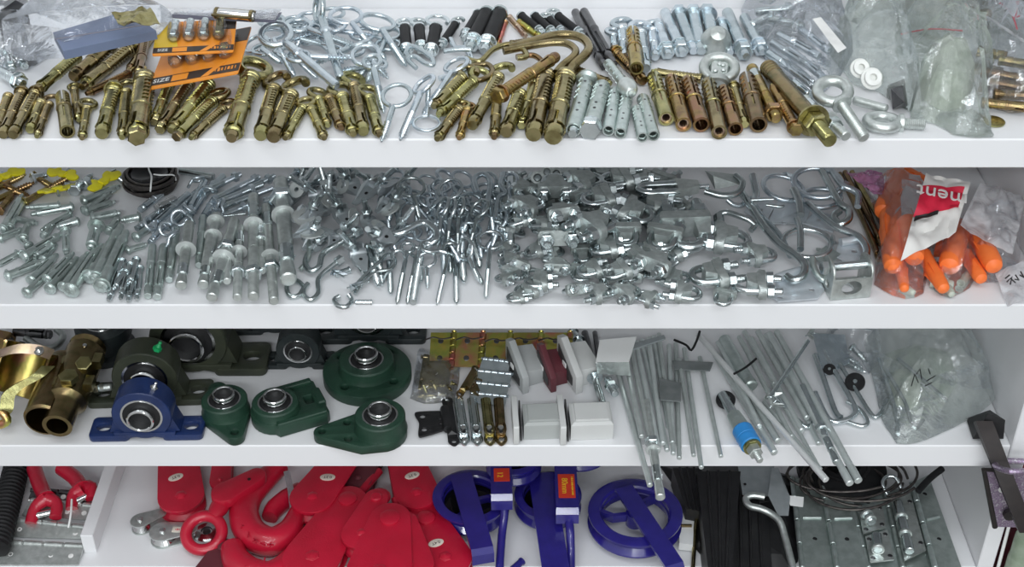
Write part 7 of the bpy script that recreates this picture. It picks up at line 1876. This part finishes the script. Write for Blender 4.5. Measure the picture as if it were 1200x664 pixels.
# dark posts and bits behind and beside
for i, (q, hh, lab) in enumerate([([(816, 552), (868, 552), (858, 668), (830, 668)], .040, 'black metal post cap lying beside the largest blue pulley'), ([(788, 548), (822, 548), (826, 600), (804, 596)], .028, 'black metal channel at the back beside the largest blue pulley'), ([(856, 556), (900, 600), (905, 668), (856, 668)], .020, 'black metal plate between the post cap and the galvanised hasp')]):
    P = [at(4, x, y, hh) for x, y in q]
    m = M(); hull(m, P + [V((p.x, p.y, ZS[4] + .001)) for p in P])
    r = M()
    for t in (.25, .5, .75): tube(r, [P[0].lerp(P[1], t) + V((0, 0, .0005)), P[3].lerp(P[2], t) + V((0, 0, .0005))], .0016, 8)
    wthing('black_post_cap', lab, 'post cap', [('body', m, 'black_paint'), ('rib', r, 'black_paint')])
m = M(); pillow(m, outl(4, [(772, 545), (870, 545), (925, 556), (940, 600), (934, 668), (850, 668), (816, 650), (806, 606), (790, 570)]), .016, .8, 201, 44, 10)
wthing('dark_filler', 'added dark filler sheet darkening the area under the post caps and hasp', 'bag', [('film', m, 'black_paint')])  # added dark shape that blackens the area under the post caps
bent(4, [(811, 600, .02), (816, 586, .024), (822, 594, .022), (816, 610, .014), (813, 650, .006), (812, 668, .004)], 5, 'bent_wire', 'thin brass wire handle beside the largest blue pulley', 'handle', 'brass')
m = slab(4, [(797, 600), (814, 596), (812, 638), (796, 636)], (.012, .012, .012, .012), .010)
s = M(); box(s, .012, .002, .004, T=Matrix.Translation(at(4, 804, 616, .013)))
wthing('white_box', 'small white box corner behind the largest blue pulley', 'box', [('carton', m, 'white_plastic'), ('olive_band', s, 'brass_dark')])

# left compartment
def fork(label, stem, pr1, pr2, h=.022):
    m = M(); P = [at(4, x, y, h) for x, y in stem]; tube(m, smooth(P, 4), [.0085]*(4*(len(P)-1)) + [.0105], 12)
    a = M(); tube(a, smooth([P[-1]] + [at(4, x, y, z) for x, y, z in pr1], 4), [.0085, .008, .0076, .0072] + [.0066]*(4*(len(pr1)-1)) + [.0066], 12)
    b = M(); tube(b, smooth([P[-1]] + [at(4, x, y, z) for x, y, z in pr2], 4), [.0085, .008, .0076, .0072] + [.0066]*(4*(len(pr2)-1)) + [.0066], 12)
    c = M(); q = at(4, *pr1[0][:2], pr1[0][2]).lerp(at(4, *pr1[-1][:2], pr1[-1][2]), .55); r = at(4, *pr2[0][:2], pr2[0][2]).lerp(at(4, *pr2[-1][:2], pr2[-1][2]), .55); T = Matrix.Translation(q) @ frame(q, r)
    lathe(c, [(.004, 0), (.004, (r-q).length)], 14, T)
    wthing('clevis_fork', label, 'clevis', [('stem', m, 'red_paint'), ('prong', a, 'red_paint'), ('prong', b, 'red_paint'), ('clevis_pin', c, 'chrome')])
fork('red clevis fork lying over the silver hinges, wider pair of prongs', [(40, 548), (46, 566), (54, 584)], [(42, 594, .018), (36, 613, .010)], [(66, 590, .019), (65, 606, .014)])
fork('red clevis fork closest to the white divider', [(72, 548), (88, 560), (96, 572)], [(86, 580, .018), (84, 596, .012)], [(107, 570, .019), (107, 585, .014)])
leaf(4, [(16, 609), (102, 618), (98, 632), (10, 629)], (.008, .008, .002, .002), 'silver butt hinge under the red forks, longer knuckle showing', 'galv', 4, 'butt_hinge', None, True, .0034)
leaf(4, [(-20, 634), (99, 640), (92, 662), (-24, 662)], (.006, .006, .001, .001), 'silver butt hinge at the very front of the left compartment', 'galv', 5, 'butt_hinge', None, True, .0036)
leaf(4, [(36, 586), (112, 593), (106, 610), (26, 604)], (.010, .010, .004, .004), 'silver butt hinge behind the others in the left compartment', 'galv', 4, 'butt_hinge', None, True, .0034)
leaf(4, [(38, 574), (116, 580), (112, 590), (34, 584)], (.012, .012, .008, .008), 'dark butt hinge deepest in the left compartment', 'dark_steel', 3, 'butt_hinge', None, True, .0034)
bent(4, [(84, 585, .026), (83, 602, .022), (80, 618, .012)], 2.5, 'string_tie', 'white string tie hanging over the silver hinges', 'string', 'white_plastic', None, 4, 7)
A, B = at(4, 20, 545, .016), at(4, -4, 640, .016)
T = Matrix.Translation(A) @ frame(A, B); L = (B-A).length
m = M(); prof = []
for i in range(22): prof += [(.0118, L*i/22), (.0146, L*(i+.35)/22), (.0146, L*(i+.65)/22)]
lathe(m, prof + [(.0128, L)], 20, T); e = M(); lathe(e, [(.0135, L), (.0132, L+.004), (.008, L+.0045)], 20, T)
wthing('corrugated_hose', 'black corrugated hose lying along the left end of the bottom shelf', 'hose', [('hose', m, 'rubber'), ('end_ring', e, 'rubber')])

# right: hasp, strap hinges, latches, black wire
pl = M(); P = [at(4, x, y, h) for x, y, h in [(864, 540, .040), (908, 540, .040), (904, 580, .034), (870, 578, .034)]]; hull(pl, P + [p - V((0, 0, .002)) for p in P])
bd = M(); hull(bd, [at(4, x, y, h) for x, y, h in [(904, 548, .044), (912, 548, .044), (918, 566, .044), (926, 582, .040), (924, 604, .034), (912, 604, .034), (900, 580, .042), (902, 566, .046)]] + [at(4, x, y, .030) for x, y in [(904, 560), (922, 590), (912, 602)]])
lg = M(); hull(lg, [at(4, x, y, h) for x, y, h in [(922, 580, .040), (942, 582, .038), (941, 594, .036), (926, 592, .036), (942, 586, .034), (930, 582, .034)]])
hk = M(); tube(hk, smooth([at(4, x, y, h) for x, y, h in [(896, 582, .044), (882, 580, .044), (874, 584, .042), (878, 592, .040), (892, 596, .040), (904, 602, .038), (914, 611, .036), (920, 630, .030), (930, 668, .024)]], 6), .0038, 12)
dt = M(); lathe(dt, [(.0016, 0), (.0014, .0006), (0, .0007)], 10, Matrix.Translation(at(4, 873, 567, .037)))
wthing('toggle_hasp', 'galvanised toggle hasp with bent wire hook hanging in front of the hinges', 'hasp', [('plate', pl, 'zinc_sheet'), ('body', bd, 'zinc_sheet'), ('lug', lg, 'white_plastic'), ('wire_hook', hk, 'galv'), ('pin_hole', dt, 'black_void')])
def striphinge(q, hs, label, kside, m='zinc_green', marks=2):
    P = [at(4, x, y, h) for (x, y), h in zip(q, hs)]
    a, b, c, d = P
    pl = M(); hull(pl, P + [p - V((0, 0, .0016)) for p in P])
    k0, k1 = (a, d) if kside < 0 else (b, c)
    kb = M(); seg = 4; dr = (k1 - k0)
    for i in range(seg):
        p0, p1 = k0 + dr*((i+.03)/seg), k0 + dr*((i+.97)/seg); T = Matrix.Translation(p0 + V((0, 0, .002))) @ frame(p0, p1); L = (p1-p0).length
        lathe(kb, [(.0026, 0), (.0031, .0006), (.0031, L-.0006), (.0026, L)], 14, T)
    hl = M()
    for i in range(marks):
        t = (i+.35)/marks; p = a.lerp(b, .5).lerp(d.lerp(c, .5), t)
        lathe(hl, [(.0026, 0), (.0022, .0003), (0, .0003)], 14, Matrix.Translation(p) @ RX(10))
    rb = M(); t0 = .45; tube(rb, [a.lerp(d, t0).lerp(b.lerp(c, t0), .2) + V((0, 0, .0006)), a.lerp(d, t0).lerp(b.lerp(c, t0), .8) + V((0, 0, .0006))], .002, 8)
    wthing('strap_hinge', label, 'hinge', [('leaf', pl, m), ('knuckle', kb, m), ('screw_hole', hl, 'black_void'), ('pressed_rib', rb, m)])
striphinge([(928, 560), (960, 560), (981, 668), (940, 668)], (.014, .012, .010, .012), 'grey steel hinge strip right beside the bent wire hook', -1)
striphinge([(962, 562), (994, 560), (1019, 668), (981, 668)], (.013, .012, .010, .011), 'grey steel hinge strip, next one over, under the black wire', -1)
striphinge([(994, 575), (1032, 570), (1058, 668), (1018, 668)], (.008, .008, .006, .006), 'grey steel hinge strip lying under the small door bolt', -1)
striphinge([(1068, 566), (1088, 556), (1128, 668), (1096, 668)], (.016, .014, .010, .012), 'grey steel hinge strip nearest the cabinet side, dark screw holes', -1)
striphinge([(1036, 575), (1072, 570), (1096, 668), (1058, 668)], (.008, .008, .006, .006), 'grey steel hinge strip lying under the long barrel bolt', -1)
def latch(q, hs, label, bolt0, bolt1, collars, loop=None):
    P = [at(4, x, y, h) for (x, y), h in zip(q, hs)]
    pl = M(); hull(pl, P + [p - V((0, 0, .002)) for p in P])
    b0, b1 = at(4, *bolt0), at(4, *bolt1); T = Matrix.Translation(b0) @ frame(b0, b1); L = (b1-b0).length
    r = M(); lathe(r, [(.0046, 0), (.0052, .0008), (.0052, L-.0008), (.0046, L)], 16, T)
    k = M()
    for f in collars: pipe(k, [(.0066, L*f), (.0072, L*f+.001), (.0072, L*f+.003), (.0066, L*f+.004)], [(.0050, L*f), (.0050, L*f+.001), (.0050, L*f+.003), (.0050, L*f+.004)], 16, T)
    h = M()
    for p in P: 
        q_ = p.lerp(sum(P, V((0, 0, 0)))/4, .28) + V((0, 0, .0001)); lathe(h, [(.0026, 0), (.0022, .0004), (0, .0004)], 12, Matrix.Translation(q_))
    parts = [('plate', pl, 'galv'), ('bolt_rod', r, 'zinc'), ('collar', k, 'galv'), ('screw_hole', h, 'dark_steel')]
    if loop: l = M(); tube(l, smooth([at(4, *p) for p in loop], 5), .0022, 9); parts.append(('shackle_loop', l, 'zinc'))
    wthing('door_bolt', label, 'door bolt', parts)
latch([(1005, 593), (1034, 590), (1038, 617), (1012, 625)], (.016,)*4, 'short steel door bolt with a round knob, next to the hinge strip', (1014, 600, .022), (1022, 612, .022), (.1, .6))
latch([(1014, 628), (1040, 620), (1048, 655), (1020, 658)], (.014,)*4, 'short steel door bolt lying right in front of the knobbed one', (1027, 626, .020), (1029, 644, .020), (.85,))
latch([(1044, 584), (1067, 577), (1085, 644), (1060, 656)], (.016, .016, .014, .014), 'long steel barrel bolt with two collars and a wire loop', (1052, 588, .022), (1066, 646, .020), (.28, .62), [(1040, 580, .018), (1034, 566, .026), (1040, 558, .030), (1050, 560, .030), (1058, 578, .020)])
# coil of black wire
for i in range(9):
    cx, cy, rx, ry = 1000 + 14*sin(i*2.1), 560 + 6*cos(i*1.3), 58 + 8*sin(i), 26 + 5*cos(i*1.7)
    a0 = .4*i
    pts = [(cx + rx*cos(a0 + t), cy + ry*sin(a0 + t), .022 + .004*sin(i*1.1) + .004*sin(t*2 + i)) for t in [4.6*j/12 for j in range(13)]]
    bent(4, pts, 3.2, 'black_wire', 'black wire strand coiled over the hinge strips at the back', 'wire', 'wire_dark', 'black wire strands in the coil', 4, 7)
m = M(); lathe(m, [(.046, 0), (.050, .003), (.050, .012), (.044, .016), (.020, .018), (.018, .008), (0, .008)], 40, Matrix.Translation(at(4, 985, 556, .002)))
g = M(); pipe(g, [(.030, .0165), (.031, .019)], [(.027, .0165), (.028, .019)], 32, Matrix.Translation(at(4, 985, 556, .002)))
wthing('black_reel', 'black plastic reel lying at the back under the coiled wire', 'reel', [('reel', m, 'rubber'), ('groove_ring', g, 'black_paint')])
bent(4, [(1076, 575, .026), (1090, 560, .028), (1104, 549, .030)], 8, 'rubber_grip', 'black rubber handle end pointing to the back beside the cabinet side', 'handle', 'rubber', None, 4, 10)
for o in bpy.data.objects:
    if o.name.startswith('fitting_lump'): o['kind'] = 'stuff'
number_labels()
